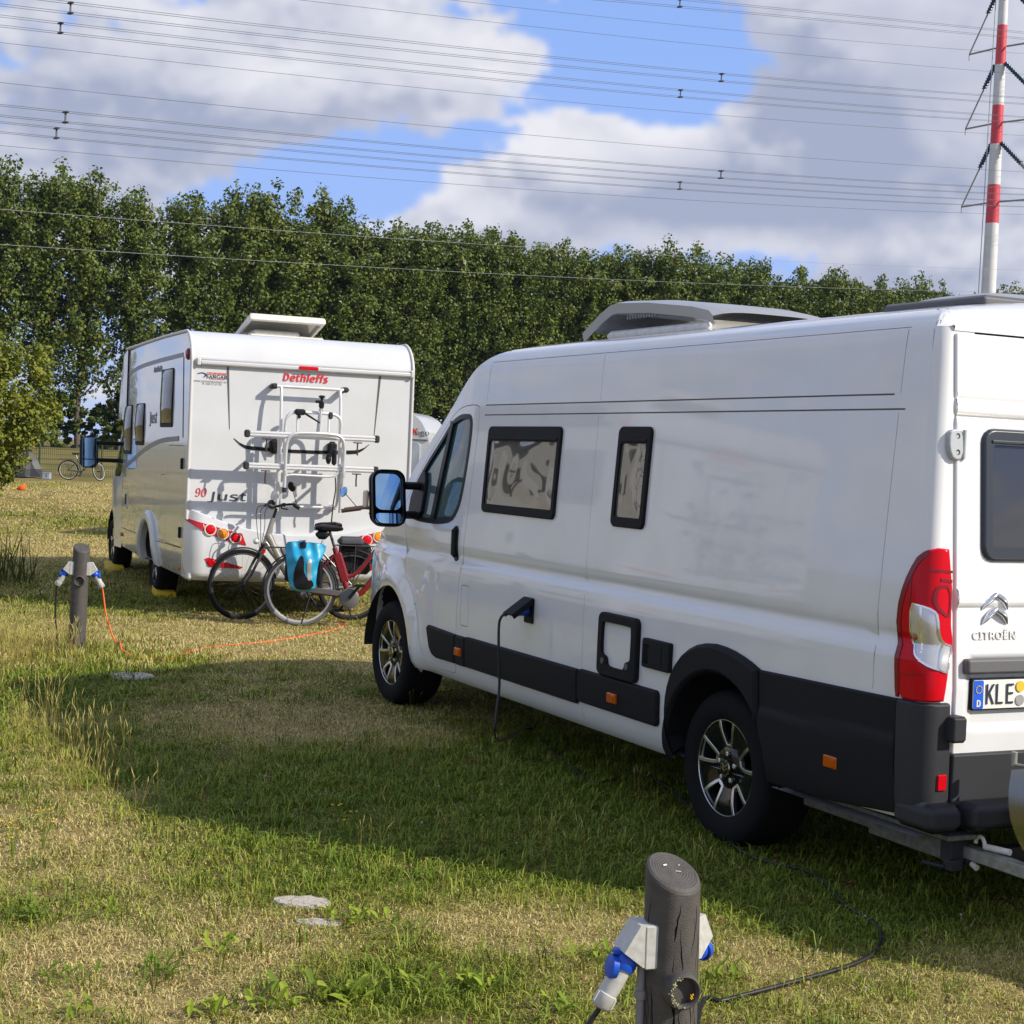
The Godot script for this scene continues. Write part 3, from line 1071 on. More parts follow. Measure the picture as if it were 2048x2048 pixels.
	var mface := func(p: Vector2) -> Vector3: return Vector3(0.075 - 0.14 * p.x - 0.16 * p.y, p.y, p.x + 0.03)
	panel(hs, mface, hp, [inset(hp, 0.022)], 0.0, 0.05, 0.0, Vector2(0.06, 0.06))
	# bowl behind the glass
	var rings := []
	for k in 6:
		var a := k / 5.0 * PI * 0.5
		var sc := cos(a) * 0.96 + 0.04
		var row := []
		for q in hp: row.append(Vector3(0.075 - 0.14 * q.x - 0.16 * q.y, q.y * sc, q.x * sc + 0.03) + Vector3(-0.14 * sin(a) - 0.02, 0, 0))
		rings.append(row)
	for k in 5:
		for i in hp.size():
			var j := (i + 1) % hp.size()
			var pc := Vector3(0.0, 0, 0.03)
			hs.quad(rings[k][i], rings[k][j], rings[k + 1][j], rings[k + 1][i], (rings[k][i] - pc).normalized(), (rings[k][j] - pc).normalized(), (rings[k + 1][j] - pc).normalized(), (rings[k + 1][i] - pc).normalized())
	part(mir, "mirror_housing", hs, M.black)
	var mg := mb()
	var top_glass := rr(-0.10, -0.085, 0.10, 0.185, 0.055, 5)
	surf(mg, mface, top_glass, [], Vector2(0.05, 0.05), -0.012)
	part(mir, "mirror_glass", mg, M.mirror)
	var mg2 := mb()
	var bulge := func(p: Vector2) -> Vector3: return Vector3(0.075 - 0.14 * p.x - 0.16 * p.y + 0.01 * cos(p.x * 12.0), p.y, p.x + 0.03)
	surf(mg2, bulge, rr(-0.10, -0.185, 0.10, -0.11, 0.03, 5), [], Vector2(0.02, 0.02), -0.016)
	part(mir, "mirror_glass", mg2, M.mirror)
	var ind := mb()
	bx(ind, Vector3(-0.03, -0.01, 0.165), Vector3(0.07, 0.13, 0.03), 0.012)
	part(mir, "indicator", ind, mat(Color(0.75, 0.62, 0.5), 0.15))
	# wheels
	van_wheel(van, Vector3(0, 0.345, 0.0), 1.0, 0.10)
	van_wheel(van, Vector3(4.035, 0.345, 0.0), 1.0, 0.02)
	van_wheel(van, Vector3(0, 0.345, 2.0 * VC), -1.0, 0.4)
	van_wheel(van, Vector3(4.035, 0.345, 2.0 * VC), -1.0, 0.9)
	# rubbing strips
	var strips := [poly([[0.742, 0.596], [0.748, 0.610], [0.762, 0.618], [1.188, 0.606], [1.188, 0.431], [0.885, 0.428], [0.85, 0.434], [0.815, 0.452], [0.79, 0.48]]), rr(1.196, 0.43, 1.335, 0.606, 0.012), rr(1.341, 0.432, 2.744, 0.612, 0.012), rr(2.752, 0.447, 3.545, 0.618, 0.025)]
	for s in strips:
		var sm := mb()
		panel(sm, side, s, [], 0.022, 0.03, 0.010, Vector2(0.15, 0.06))
		part(van, "rub_strip", sm, M.plastic)
	for q in [[1.262, 0.512, 0.022], [3.133, 0.522, 0.022], [4.89, 0.54, 0.022]]:
		var lm := mb()
		panel(lm, side, rr(q[0] - 0.043, q[1] - 0.025, q[0] + 0.043, q[1] + 0.025, 0.006), [], q[2] + 0.014, 0.02, 0.005, Vector2(0.03, 0.03))
		panel(lm, side, rr(q[0] + 0.005, q[1] - 0.017, q[0] + 0.034, q[1] + 0.017, 0.004), [], q[2] + 0.018, 0.01, 0.002, Vector2(0.03, 0.03))
		part(van, "marker_lamp", lm, M.orange_lamp)
	# windows of the living space
	camper_window(van, side, 1.438, 1.365, 2.36, 1.87, 1.0)
	camper_window(van, side, 2.98, 1.368, 3.30, 1.871, 2.3)
	# power inlet with its lid up
	var inlet := Node3D.new()
	inlet.name = "power_inlet"
	van.add_child(inlet)
	var pl := mb()
	panel(pl, side, rr(2.095, 0.785, 2.20, 0.92, 0.008), [], 0.010, 0.02, 0.003, Vector2(0.05, 0.05))
	part(inlet, "inlet_plate", pl, M.plastic)
	var lid := mb()
	box(lid, Transform3D(Basis(Vector3(1, 0, 0), 0.62), Vector3(2.147, 0.878, 0.135)), Vector3(0.115, 0.014, 0.16), 0.005)
	for s in [-0.055, 0.055]: box(lid, Transform3D(Basis(Vector3(1, 0, 0), 0.62), Vector3(2.147 + s, 0.868, 0.135)), Vector3(0.006, 0.03, 0.15), 0.002)
	part(inlet, "inlet_lid", lid, M.plastic)
	# cassette hatch
	var ho := rr(2.962, 0.622, 3.345, 0.937, 0.035)
	var hi := smooth2([[3.005, 0.885], [3.005, 0.742], [3.02, 0.725], [3.05, 0.72], [3.06, 0.70], [3.06, 0.685], [3.08, 0.672], [3.22, 0.672], [3.24, 0.685], [3.245, 0.71], [3.27, 0.72], [3.29, 0.725], [3.296, 0.742], [3.296, 0.885], [3.28, 0.892], [3.02, 0.892]], 1)
	var hm := mb()
	panel(hm, side, ho, [hi], 0.028, 0.035, 0.007, Vector2(0.1, 0.08))
	var hatch := part(van, "service_hatch", hm, M.plastic)
	var hw := mb()
	surf(hw, side, inset(hi, -0.004), [], Vector2(0.1, 0.1), 0.010)
	part(hatch, "hatch_door", hw, M.paint)
	for q in [[3.03, 0.695], [3.268, 0.695]]:
		var lk := mb()
		lathe(lk, [[0.016, 0.0], [0.016, 0.006], [0.008, 0.008], [0.0, 0.004]], Transform3D(Basis(Vector3(1, 0, 0), Vector3(0, 0, 1), Vector3(0, -1, 0)), van_side(Vector2(q[0], q[1])) + Vector3(0, 0, 0.027)), 14)
		part(hatch, "hatch_lock", lk, M.grey_plastic)
	# fridge vent
	var vm := mb()
	var slots := []
	for i in 9: slots.append(rr(3.412, 0.737 + i * 0.0105, 3.462, 0.7425 + i * 0.0105, 0.001, 1))
	for i in 11: slots.append(rr(3.576, 0.728 + i * 0.0095, 3.584, 0.734 + i * 0.0095, 0.001, 1))
	panel(vm, side, rr(3.395, 0.716, 3.643, 0.856, 0.012), slots, 0.024, 0.03, 0.006, Vector2(0.07, 0.05))
	part(van, "fridge_vent", vm, M.plastic)
	# black arch and cladding round the rear wheel
	var arch_out := smooth2([[3.665, 0.355], [3.62, 0.45], [3.615, 0.58], [3.64, 0.69], [3.71, 0.795], [3.83, 0.87], [3.97, 0.902], [4.12, 0.895], [4.26, 0.865], [4.352, 0.833]], 1, false)
	var arch_in := PackedVector2Array()
	for i in 25:
		var a := PI * (0.18 + 0.83 * i / 24.0)
		arch_in.append(Vector2(4.035 + 0.405 * cos(a), 0.355 + 0.415 * sin(a)))
	var ar := arch_out.duplicate()
	ar.append_array(arch_in)
	var am := mb()
	panel(am, side, ar, [], 0.034, 0.10, 0.020, Vector2(0.06, 0.06))
	part(van, "wheel_arch", am, M.plastic)
	var cl := PackedVector2Array([Vector2(4.36, 0.832), Vector2(4.7, 0.838), Vector2(5.25, 0.847), Vector2(5.255, 0.60), Vector2(5.275, 0.42)])
	cl.append_array(smooth2([[4.9, 0.385], [4.55, 0.372], [4.452, 0.37]], 1, false))
	for i in 8:
		var a := PI * 0.18 * (i / 7.0)
		cl.append(Vector2(4.035 + 0.41 * cos(a), 0.355 + 0.415 * sin(a)))
	var cm := mb()
	var crease := func(p: Vector2) -> Vector3: return van_side(p) + Vector3(0, 0, 0.012 * smoothstep(0.70, 0.66, p.y - 0.03 * (p.x - 4.9)))
	panel(cm, crease, cl, [], 0.020, 0.06, 0.008, Vector2(0.08, 0.03))
	part(van, "side_cladding", cm, M.plastic)
	# bumper corner, round to the rear
	var corner := van_corner
	var bc := mb()
	var edge := func(p: Vector2) -> Vector3: return van_corner(p)
	panel(bc, edge, poly([[-0.115, 0.42], [-0.122, 0.60], [-0.127, 0.835], [-0.122, 0.848], [0.085, 0.850], [0.095, 0.842], [0.105, 0.64], [0.105, 0.42]]), [], 0.026, 0.07, 0.010, Vector2(0.015, 0.06))
	part(van, "bumper_corner", bc, M.bumper_grey)
	var bc2 := mb()
	panel(bc2, van_corner_r, smooth2([[-0.115, 0.42], [-0.122, 0.60], [-0.128, 0.842], [0.10, 0.842], [0.105, 0.64], [0.105, 0.42]], 1), [], -0.026, -0.07, 0.010, Vector2(0.02, 0.1))
	part(van, "bumper_corner", bc2, M.bumper_grey)
	var step := mb()
	bx(step, Vector3(5.40, 0.435, VC), Vector3(0.23, 0.10, 1.74), 0.03)
	bx(step, Vector3(5.385, 0.56, VC), Vector3(0.07, 0.20, 1.80), 0.01)
	for s in [1.0, -1.0]:
		bx(step, Vector3(5.37, 0.43, VC + s * 0.965), Vector3(0.24, 0.105, 0.17), 0.035)
	part(van, "rear_bumper", step, M.bumper_grey)
	var rf := mb()
	bx(rf, van_corner(Vector2(0.060, 0.556)) + Vector3(0.029, 0, 0), Vector3(0.012, 0.06, 0.042), 0.004)
	part(van, "reflector", rf, M.red_lamp)
	# tail lamps
	for sd in [1.0, -1.0]:
		var cf: Callable = corner if sd > 0 else van_corner_r
		var shell := smooth2([[0.0, 1.425], [0.088, 1.418], [0.088, 0.858], [0.0, 0.852], [-0.1364, 0.850], [-0.1452, 1.0], [-0.1408, 1.18], [-0.1100, 1.285], [-0.0528, 1.375]], 1)
		var rl := mb()
		panel(rl, cf, shell, [], 0.020 * sd, 0.04 * sd, 0.008 * sd, Vector2(0.012, 0.05))
		var lamp := part(van, "tail_lamp", rl, M.red_lamp)
		var dk := mb()
		panel(dk, cf, smooth2([[-0.0044, 1.42], [-0.0546, 1.37], [-0.1100, 1.28], [-0.1390, 1.18], [-0.1434, 1.0], [-0.1346, 0.855], [-0.1126, 0.855], [-0.1188, 1.0], [-0.1162, 1.17], [-0.0880, 1.27], [-0.0352, 1.36], [0.0, 1.40]], 1), [], 0.0225 * sd, 0.01 * sd, 0.0, Vector2(0.02, 0.05))
		part(lamp, "lamp_rim", dk, M.dark_red_lamp)
		for q in [[[-0.1100, 0.945], [-0.0088, 0.952], 0.004], [[-0.0660, 1.33], [-0.0686, 1.20], 0.005], [[0.0, 1.34], [0.078, 1.335], 0.010], [[0.03, 1.305], [0.078, 1.30], 0.012], [[-0.0616, 1.215], [-0.1056, 1.215], 0.004]]:
			dk = mb()
			panel(dk, cf, stroke(divide(poly([q[0], q[1]]), 0.05, false), q[2]), [], 0.0222 * sd, 0.006 * sd, 0.0, Vector2(0.02, 0.05))
			part(lamp, "lens_line", dk, M.dark_red_lamp)
		dk = mb()
		panel(dk, cf, smooth2([[0.012, 1.20], [0.012, 1.27], [0.03, 1.29], [0.075, 1.285], [0.078, 1.17], [0.055, 1.165]], 2), [smooth2([[0.022, 1.21], [0.022, 1.262], [0.034, 1.278], [0.068, 1.273], [0.07, 1.18], [0.055, 1.178]], 2)], 0.0222 * sd, 0.006 * sd, 0.0, Vector2(0.02, 0.05))
		part(lamp, "lens_ring", dk, M.dark_red_lamp)
		var cp := smooth2([[-0.0660, 1.215], [-0.0176, 1.21], [0.015, 1.195], [0.028, 1.17], [0.03, 1.09], [0.04, 1.07], [0.078, 1.063], [0.078, 0.955], [0.03, 0.97], [-0.0088, 0.99], [-0.0484, 1.03], [-0.0660, 1.08]], 1)
		var cw := mb()
		panel(cw, cf, cp, [inset(cp, 0.006)], 0.0245 * sd, 0.012 * sd, 0.0, Vector2(0.02, 0.05))
		panel(cw, cf, stroke(divide(poly([[-0.0194, 1.205], [-0.0194, 1.0]]), 0.05, false), 0.006), [], 0.0245 * sd, 0.01 * sd, 0.0, Vector2(0.02, 0.05))
		panel(cw, cf, stroke(divide(poly([[0.032, 1.07], [0.032, 0.975]]), 0.05, false), 0.005), [], 0.0245 * sd, 0.01 * sd, 0.0, Vector2(0.02, 0.05))
		part(lamp, "lamp_bezel", cw, M.chrome)
		var ci := mb()
		surf(ci, cf, inset(cp, 0.005), [], Vector2(0.015, 0.03), 0.0225 * sd)
		part(lamp, "clear_lens", ci, M.clear_lamp)
		var bulb := mb()
		ball(bulb, cf.call(Vector2(-0.045, 1.09)) + Vector3(0.004, 0, 0.022 * sd), Vector3(0.012, 0.014, 0.006))
		part(lamp, "bulb", bulb, M.orange_lamp)
	van_back(van)
	van_roof(van)
	# frame extension under the tail
	var fx := mb()
	for q in [[4.46, 5.36, 0.30, 0.075], [4.9, 5.36, 0.292, 0.10]]:
		bx(fx, Vector3((q[0] + q[1]) * 0.5, q[2], -0.13 - (0.0 if q[0] < 4.8 else -0.004)), Vector3(q[1] - q[0], q[3], 0.05), 0.008)
	bx(fx, Vector3(4.95, 0.352, -0.10), Vector3(1.0, 0.02, 0.14), 0.004)
	part(van, "frame_rail", fx, M.steel_dull)
	var hitch := mb()
	bx(hitch, Vector3(5.36, 0.30, -0.14), Vector3(0.07, 0.13, 0.09), 0.012)
	bx(hitch, Vector3(5.40, 0.265, VC), Vector3(0.06, 0.06, 1.6), 0.008)
	tube(hitch, [Vector3(5.25, 0.215, -0.09), Vector3(5.37, 0.225, -0.09)], 0.009, 8)
	bx(hitch, Vector3(5.38, 0.235, -0.12), Vector3(0.06, 0.05, 0.06), 0.01)
	part(van, "carrier_bracket", hitch, M.bumper_grey)

func van_back(van: Node3D):
	var rear := van_rear
	# two doors with the gap between
	var edge := -0.075
	for d in [[edge, VC + 0.006, "rear_door"], [VC - 0.006, 2.0 * VC - edge, "rear_door"]]:
		var dm := mb()
		var x0: float = minf(d[0], d[1])
		var x1: float = maxf(d[0], d[1])
		var relief := func(p: Vector2) -> Vector3:
			var q := van_rear(p)
			var k := 0.012 * smoothstep(1.205, 1.225, p.y) - 0.012 * smoothstep(1.255, 1.275, p.y)      # a proud rib under the window
			k -= 0.020 * smoothstep(0.735, 0.76, p.y) * (1.0 - smoothstep(1.0, 1.03, p.y)) * (smoothstep(0.13, 0.16, p.x) if x1 > -0.9 else 0.0)
			k -= 0.007 * (smoothstep(1.975, 1.98, p.y) - smoothstep(1.99, 1.995, p.y)) + 0.007 * (smoothstep(1.90, 1.907, p.y) - smoothstep(1.925, 1.932, p.y))
			return q + Vector3(k, 0, 0)
		var hole := rz(x0 + (0.07 if x1 > -0.9 else 0.14), 1.395, x1 - (0.14 if x1 > -0.9 else 0.07), 1.86, 0.05)
		var door_out := rz(x0, 0.645, x1, 2.232, 0.012)
		panel(dm, relief, door_out, [hole], 0.012, 0.04, 0.006, Vector2(0.03, 0.012))
		var door := part(van, d[2], dm, M.paint)
		var wf := mb()
		var a0 := 0.05 if x1 > -0.9 else 0.12
		var a1 := 0.17 - a0
		var wo := rz(x0 + a0, 1.375, x1 - a1, 1.878, 0.055)
		panel(wf, rear, wo, [rz(x0 + a0 + 0.042, 1.43, x1 - a1 - 0.042, 1.815, 0.02)], 0.030, 0.04, 0.012, Vector2(0.1, 0.1))
		panel(wf, rear, rz(x0 + a0 + 0.037, 1.822, x1 - a1 - 0.037, 1.834, 0.003), [], 0.036, 0.02, 0.003)
		part(door, "window_frame", wf, mat(Color(0.025, 0.032, 0.045), 0.35))
		var wp := mb()
		surf(wp, rear, rz(x0 + a0 + 0.034, 1.42, x1 - a1 - 0.034, 1.825, 0.02), [], Vector2(0.1, 0.1), 0.018)
		part(door, "pane", wp, M.tint_dark)
	# backing in the door gaps
	var bk := mb()
	surf(bk, rear, rz(2.0 * VC + 0.05, 0.62, -0.05, 2.245, 0.01), [], Vector2(0.3, 0.3), -0.03)
	part(van, "door_frame", bk, M.seam)
	for q in [[1.81, 0.0], [0.76, 1.0]]:
		var hg := mb()
		if q[1] == 0.0:
			var ho := flip(smooth2([[-0.103, 1.756], [-0.103, 1.868], [-0.050, 1.868], [-0.034, 1.852], [-0.032, 1.79], [-0.053, 1.75]], 1))
			panel(hg, rear, ho, [circle2(Vector2(0.073, 1.842), 0.011, 12), circle2(Vector2(0.073, 1.781), 0.011, 12)], 0.024, 0.03, 0.006, Vector2(0.05, 0.05))
			for yy in [1.842, 1.781]: tube(hg, [Vector3(van_tail(yy) + 0.012, yy, -0.073), Vector3(van_tail(yy) + 0.02, yy, -0.073)], 0.007, 10)
			tube(hg, [Vector3(van_tail(1.8) + 0.02, 1.758, -0.105), Vector3(van_tail(1.8) + 0.02, 1.867, -0.105)], 0.008, 10)
			part(van, "door_hinge", hg, M.hinge)
		else:
			bx(hg, Vector3(5.42, 0.757, -0.058), Vector3(0.075, 0.098, 0.07), 0.012)
			part(van, "door_hinge", hg, M.bumper_grey)
	# black bar over the number plate, the plate and its writing
	var bar := mb()
	panel(bar, rear, rz(-0.72, 0.955, -0.108, 1.012, 0.012), [], 0.045, 0.06, 0.010, Vector2(0.2, 0.1))
	part(van, "handle_bar", bar, M.grey_plastic)
	var plate := mb()
	panel(plate, rear, rz(-0.68, 0.818, -0.150, 0.937, 0.010), [], 0.016, 0.03, 0.004, Vector2(0.3, 0.2))
	var pn := part(van, "number_plate", plate, M.plastic)
	var pw := mb()
	panel(pw, rear, rz(-0.674, 0.824, -0.156, 0.931, 0.008), [], 0.019, 0.005, 0.001, Vector2(0.3, 0.2))
	part(pn, "plate_face", pw, M.white_plate)
	var pb := mb()
	panel(pb, rear, rz(-0.205, 0.825, -0.157, 0.930, 0.006), [], 0.0205, 0.003, 0.0, Vector2(0.3, 0.2))
	part(pn, "country_band", pb, M.plate_blue)
	var face := Basis(Vector3(0, 0, -1), Vector3(-0.0, 1, 0), Vector3(1, 0, 0))
	var x := van_tail(0.88) + 0.0215
	lettering(pn, "plate_letters", "KLE", 0.078, M.dark_print, Transform3D(face, Vector3(x, 0.878, -0.283)), 0.002, "Droid Sans Mono", 400, 0.78)
	lettering(pn, "country_letter", "D", 0.026, M.white_plate, Transform3D(face, Vector3(x, 0.845, -0.181)), 0.002, "Droid Sans", 700)
	var stars := mb()
	for k in 12:
		var a := TAU * k / 12.0
		bx(stars, Vector3(x, 0.898 + sin(a) * 0.014, -0.181 + cos(a) * 0.014), Vector3(0.0015, 0.004, 0.004))
	part(pn, "star_ring", stars, M.yellow)
	for q in [[0.905, M.yellow], [0.853, M.clear_lamp]]:
		var seal := mb()
		lathe(seal, [[0.021, 0.0], [0.021, 0.002], [0.0, 0.002]], Transform3D(Basis(Vector3(0, 1, 0), Vector3(1, 0, 0), Vector3(0, 0, -1)), Vector3(x - 0.001, q[0], -0.385)), 20)
		part(pn, "plate_seal", seal, q[1])
	# emblem: two chevrons, and the name below
	var em := mb()
	for yy in [1.205, 1.150]:
		for s in [-1.0, 1.0]:
			var a := Vector3(van_tail(yy) + 0.02, yy + 0.048, -0.262)
			var b := Vector3(van_tail(yy) + 0.016, yy - 0.008, -0.262 + s * 0.062)
			var mid := (a + b) * 0.5 + Vector3(0.006, 0.006, s * 0.004)
			tube(em, spline([a, mid, b], 5), [0.012, 0.0125, 0.013, 0.013, 0.0125, 0.012, 0.011, 0.010, 0.008, 0.006, 0.003], 8)
	part(van, "emblem", em, M.chrome)
	lettering(van, "name_letters", "CITROËN", 0.031, M.alloy, Transform3D(face, Vector3(van_tail(1.1) + 0.014, 1.098, -0.262)), 0.006, "Droid Sans", 700, 1.22)

func van_roof(van: Node3D):
	# large roof light, tilted open towards the front
	var y := 2.40
	var fr := mb()
	bx(fr, Vector3(2.55, y, -0.78), Vector3(1.05, 0.06, 0.76), 0.025)
	var light := part(van, "roof_light", fr, M.white_plastic)
	var ld := mb()
	# lid: a curved shell with a deep front lip, hinged at the rear
	var path := [[1.72, 2.435], [1.80, 2.475], [1.92, 2.535], [2.03, 2.575], [2.10, 2.585], [2.45, 2.565], [2.90, 2.515], [3.06, 2.485], [3.10, 2.455]]
	for i in path.size() - 1:
		for k in 12:
			var z0 := -0.42 - 0.76 * k / 12.0
			var z1 := -0.42 - 0.76 * (k + 1) / 12.0
			var c := func(z): return 0.03 * (1.0 - pow(absf((z + 0.80) / 0.38), 4.0))
			ld.flat(Vector3(path[i][0], path[i][1] + c.call(z0), z0), Vector3(path[i][0], path[i][1] + c.call(z1), z1), Vector3(path[i + 1][0], path[i + 1][1] + c.call(z1), z1), Vector3(path[i + 1][0], path[i + 1][1] + c.call(z0), z0))
		for z in [-0.42, -1.18]:
			ld.flat(Vector3(path[i][0], path[i][1], z), Vector3(path[i + 1][0], path[i + 1][1], z), Vector3(path[i + 1][0], path[i + 1][1] - 0.055, z - 0.012 * signf(z + 0.8)), Vector3(path[i][0], path[i][1] - 0.055, z - 0.012 * signf(z + 0.8)))
	part(light, "roof_light_lid", ld, mat(Color(0.34, 0.35, 0.37), 0.28, 0.35))
	var un := mb()
	for i in range(1, path.size() - 1):
		un.flat(Vector3(path[i][0], path[i][1] - 0.045, -0.45), Vector3(path[i][0], path[i][1] - 0.045, -1.15), Vector3(path[i + 1][0], path[i + 1][1] - 0.045, -1.15), Vector3(path[i + 1][0], path[i + 1][1] - 0.045, -0.45))
	for i in 14: bx(un, Vector3(2.2 + i * 0.03, 2.5, -0.445), Vector3(0.008, 0.02, 0.01))
	part(light, "lid_lining", un, M.hazy)
	var h2 := mb()
	var lo := rr(4.42, -1.2, 5.02, -0.46, 0.08, 5)
	var dome := func(p: Vector2) -> Vector3:
		var q := Vector2((p.x - 4.72) / 0.30, (p.y + 0.83) / 0.37)
		return Vector3(p.x, 2.41 + 0.055 * (1.0 - pow(absf(q.x), 4.0)) * (1.0 - pow(absf(q.y), 4.0)), -0.0 + p.y)
	surf(h2, dome, lo, [], Vector2(0.06, 0.06))
	var base := mb()
	bx(base, Vector3(4.72, 2.40, -0.83), Vector3(0.64, 0.05, 0.78), 0.02)
	var rv := part(van, "roof_vent", base, M.grey_plastic)
	part(rv, "vent_dome", h2, mat(Color(0.30, 0.31, 0.33), 0.25, 0.2))
	var aw := mb()
	bx(aw, Vector3(3.2, 2.37, 2 * VC - 0.0), Vector3(3.6, 0.11, 0.11), 0.03)
	part(van, "awning_case", aw, M.white_plastic)

func build_carrier():
	# a load carrier bolted to the tail; only its corner stands in the picture
	var t := thing("load_carrier", "silver metal load carrier with a polished side plate bolted behind the van", "carrier", VAN_AT + van_basis * Vector3(5.4, 0.0, -0.2), van_basis)
	var beams := mb()
	bx(beams, Vector3(0.58, 0.283, 0.02), Vector3(1.25, 0.05, 0.05), 0.006)
	bx(beams, Vector3(0.60, 0.283, -1.5), Vector3(1.15, 0.05, 0.05), 0.006)
	for xx in [0.60, 1.14]: bx(beams, Vector3(xx, 0.283, -0.74), Vector3(0.05, 0.045, 1.47), 0.006)
	part(t, "beam", beams, M.galv)
	var eye := mb()
	var pts := []
	for i in 9:
		var a := PI * i / 8.0
		pts.append(Vector3(0.055 + 0.024 * cos(a), 0.325 + 0.028 * sin(a), 0.02))
	tube(eye, pts, 0.008, 8)
	tube(eye, [Vector3(0.08, 0.322, 0.02), Vector3(0.19, 0.325, 0.0)], 0.012, 10)
	tube(eye, [Vector3(0.03, 0.245, 0.03), Vector3(0.06, 0.238, 0.035)], 0.012, 10)
	part(t, "lashing_eye", eye, M.white_plastic)
	var plate := mb()
	var pf := func(p: Vector2) -> Vector3: return Vector3(0.15 + p.x, p.y, 0.0 - 0.35 * p.x + 0.06 * sin(p.y * 4.0) - 0.06)
	panel(plate, pf, smooth2([[0.0, 0.655], [0.55, 0.66], [0.60, 0.30], [0.09, 0.315], [0.03, 0.42], [0.005, 0.52]], 1), [], 0.003, 0.006, 0.0, Vector2(0.05, 0.03))
	part(t, "side_plate", plate, mat(Color(0.22, 0.22, 0.20), 0.16, 1.0))
	var pin := mb()
	tube(pin, [Vector3(0.165, 0.64, -0.02), Vector3(0.165, 0.69, -0.02)], 0.011, 10)
	tube(pin, [Vector3(0.165, 0.645, -0.015), Vector3(0.75, 0.66, -0.2)], 0.006, 8)
	part(t, "locking_pin", pin, M.galv)
	# grey transport box carried on it, outside the frame; its shade lies on the grass
	var bxm := mb()
	bx(bxm, Vector3(0.86, 0.66, -0.80), Vector3(0.60, 0.70, 1.1), 0.03)
	part(t, "transport_box", bxm, M.alu_paint)

# ---------------------------------------------------------------- the motorhome; local x = rearwards (0 at the tail), y = up, z = out to its left (0 on the side)
const HC := -1.14
func home_wall(p: Vector2) -> Vector3:
	var z := 0.0
	if p.y < 0.62: z -= 0.10 * pow((0.62 - p.y) / 0.28, 2.0) * 0.5
	if p.x < -2.6: z -= 0.012 * (p.x + 2.6) * (p.x + 2.6)
	return Vector3(p.x, p.y, z)

func home_wall_r(p: Vector2) -> Vector3:
	var q := home_wall(p)
	return Vector3(q.x, q.y, 2.0 * HC - q.z)

func home_tail(w: float) -> float:
	if w <= 2.50: return 0.0
	var t := clampf((w - 2.50) / 0.32, 0.0, 0.9999)
	return -0.34 * (1.0 - sqrt(1.0 - t * t))

func home_back(p: Vector2) -> Vector3:    # p.x from the left edge to the right
	return Vector3(home_tail(p.y), p.y, -p.x)

func home_bumper(p: Vector2) -> Vector3:
	var t := (p.y - 0.62) / 0.46
	var x := 0.055 + 0.055 * (1.0 - t * t)
	if p.y < 0.42: x -= 1.6 * (0.42 - p.y) * (0.42 - p.y) / 0.08 * 0.5
	var e := minf(p.x + 0.02, 2.30 - p.x)
	if e < 0.16: x -= 0.12 * pow((0.16 - e) / 0.16, 2.0)
	return Vector3(x, p.y, -p.x)

func ear(f: Callable, at: Vector2, lift := 0.0) -> Transform3D:   # y axis along the surface's normal
	var n := nrm(f, at)
	var x := n.cross(Vector3.UP).normalized()
	return Transform3D(Basis(x, n, x.cross(n)), f.call(at) + n * lift)

func home_window(home: Node3D, f: Callable, x0: float, y0: float, x1: float, y1: float):
	var fr := mb()
	var s := 1.0 if f == home_wall else -1.0
	panel(fr, f, rr(x0, y0, x1, y1, 0.04), [rr(x0 + 0.03, y0 + 0.06, x1 - 0.03, y1 - 0.03, 0.02)], 0.012 * s, 0.02 * s, 0.004 * s, Vector2(0.3, 0.3))
	var w := part(home, "window", fr, M.plastic)
	var pane := mb()
	var bulge := func(p: Vector2) -> Vector3:
		var q: Vector3 = f.call(p)
		var tx := (p.x - x0) / (x1 - x0)
		var ty := (p.y - y0) / (y1 - y0)
		return q + Vector3(0, 0, s * (0.045 * pow(maxf(0.0, 4.0 * tx * (1.0 - tx)), 0.6) * pow(maxf(0.0, 4.0 * ty * (1.0 - ty)), 0.35) + 0.0015 * sin(ty * 9.0 + x0)))
	surf(pane, bulge, rr(x0 + 0.015, y0 + 0.045, x1 - 0.015, y1 - 0.015, 0.02), [], Vector2(0.03, 0.03), 0.004 * s)
	part(w, "pane", pane, M.tint_home)

func home_wheel(home: Node3D, at: Vector3, side: float):
	var w := Node3D.new()
	w.name = "wheel"
	home.add_child(w, true)
	w.transform = Transform3D(Basis(Vector3(1, 0, 0), Vector3(0, 0, side), Vector3(0, -side, 0)), at)
	var t := mb()
	var wave := func(i, k): return -0.006 if i > 3 and i < 9 and (k + i) % 2 == 0 else 0.0
	lathe(t, [[0.20, 0.0], [0.25, 0.028], [0.30, 0.022], [0.325, 0.004], [0.335, -0.02], [0.338, -0.07], [0.338, -0.13], [0.335, -0.18], [0.32, -0.20], [0.2, -0.2]], Transform3D(), 64, wave)
	part(w, "tyre", t, M.rubber)
	var r := mb()
	lathe(r, [[0.205, 0.004], [0.20, 0.010], [0.19, 0.0], [0.185, -0.04], [0.06, -0.02], [0.05, 0.02], [0.0, 0.024]], Transform3D(), 32)
	part(w, "rim", r, M.black)
	for k in 5:
		var a := TAU * k / 5.0 + 0.3
		var sp := mb()
		box(sp, Transform3D(Basis(Vector3.UP, a), Vector3(cos(a) * 0.12, 0.0, -sin(a) * 0.12)), Vector3(0.15, 0.02, 0.05), 0.006)
		part(w, "spoke", sp, M.alloy)

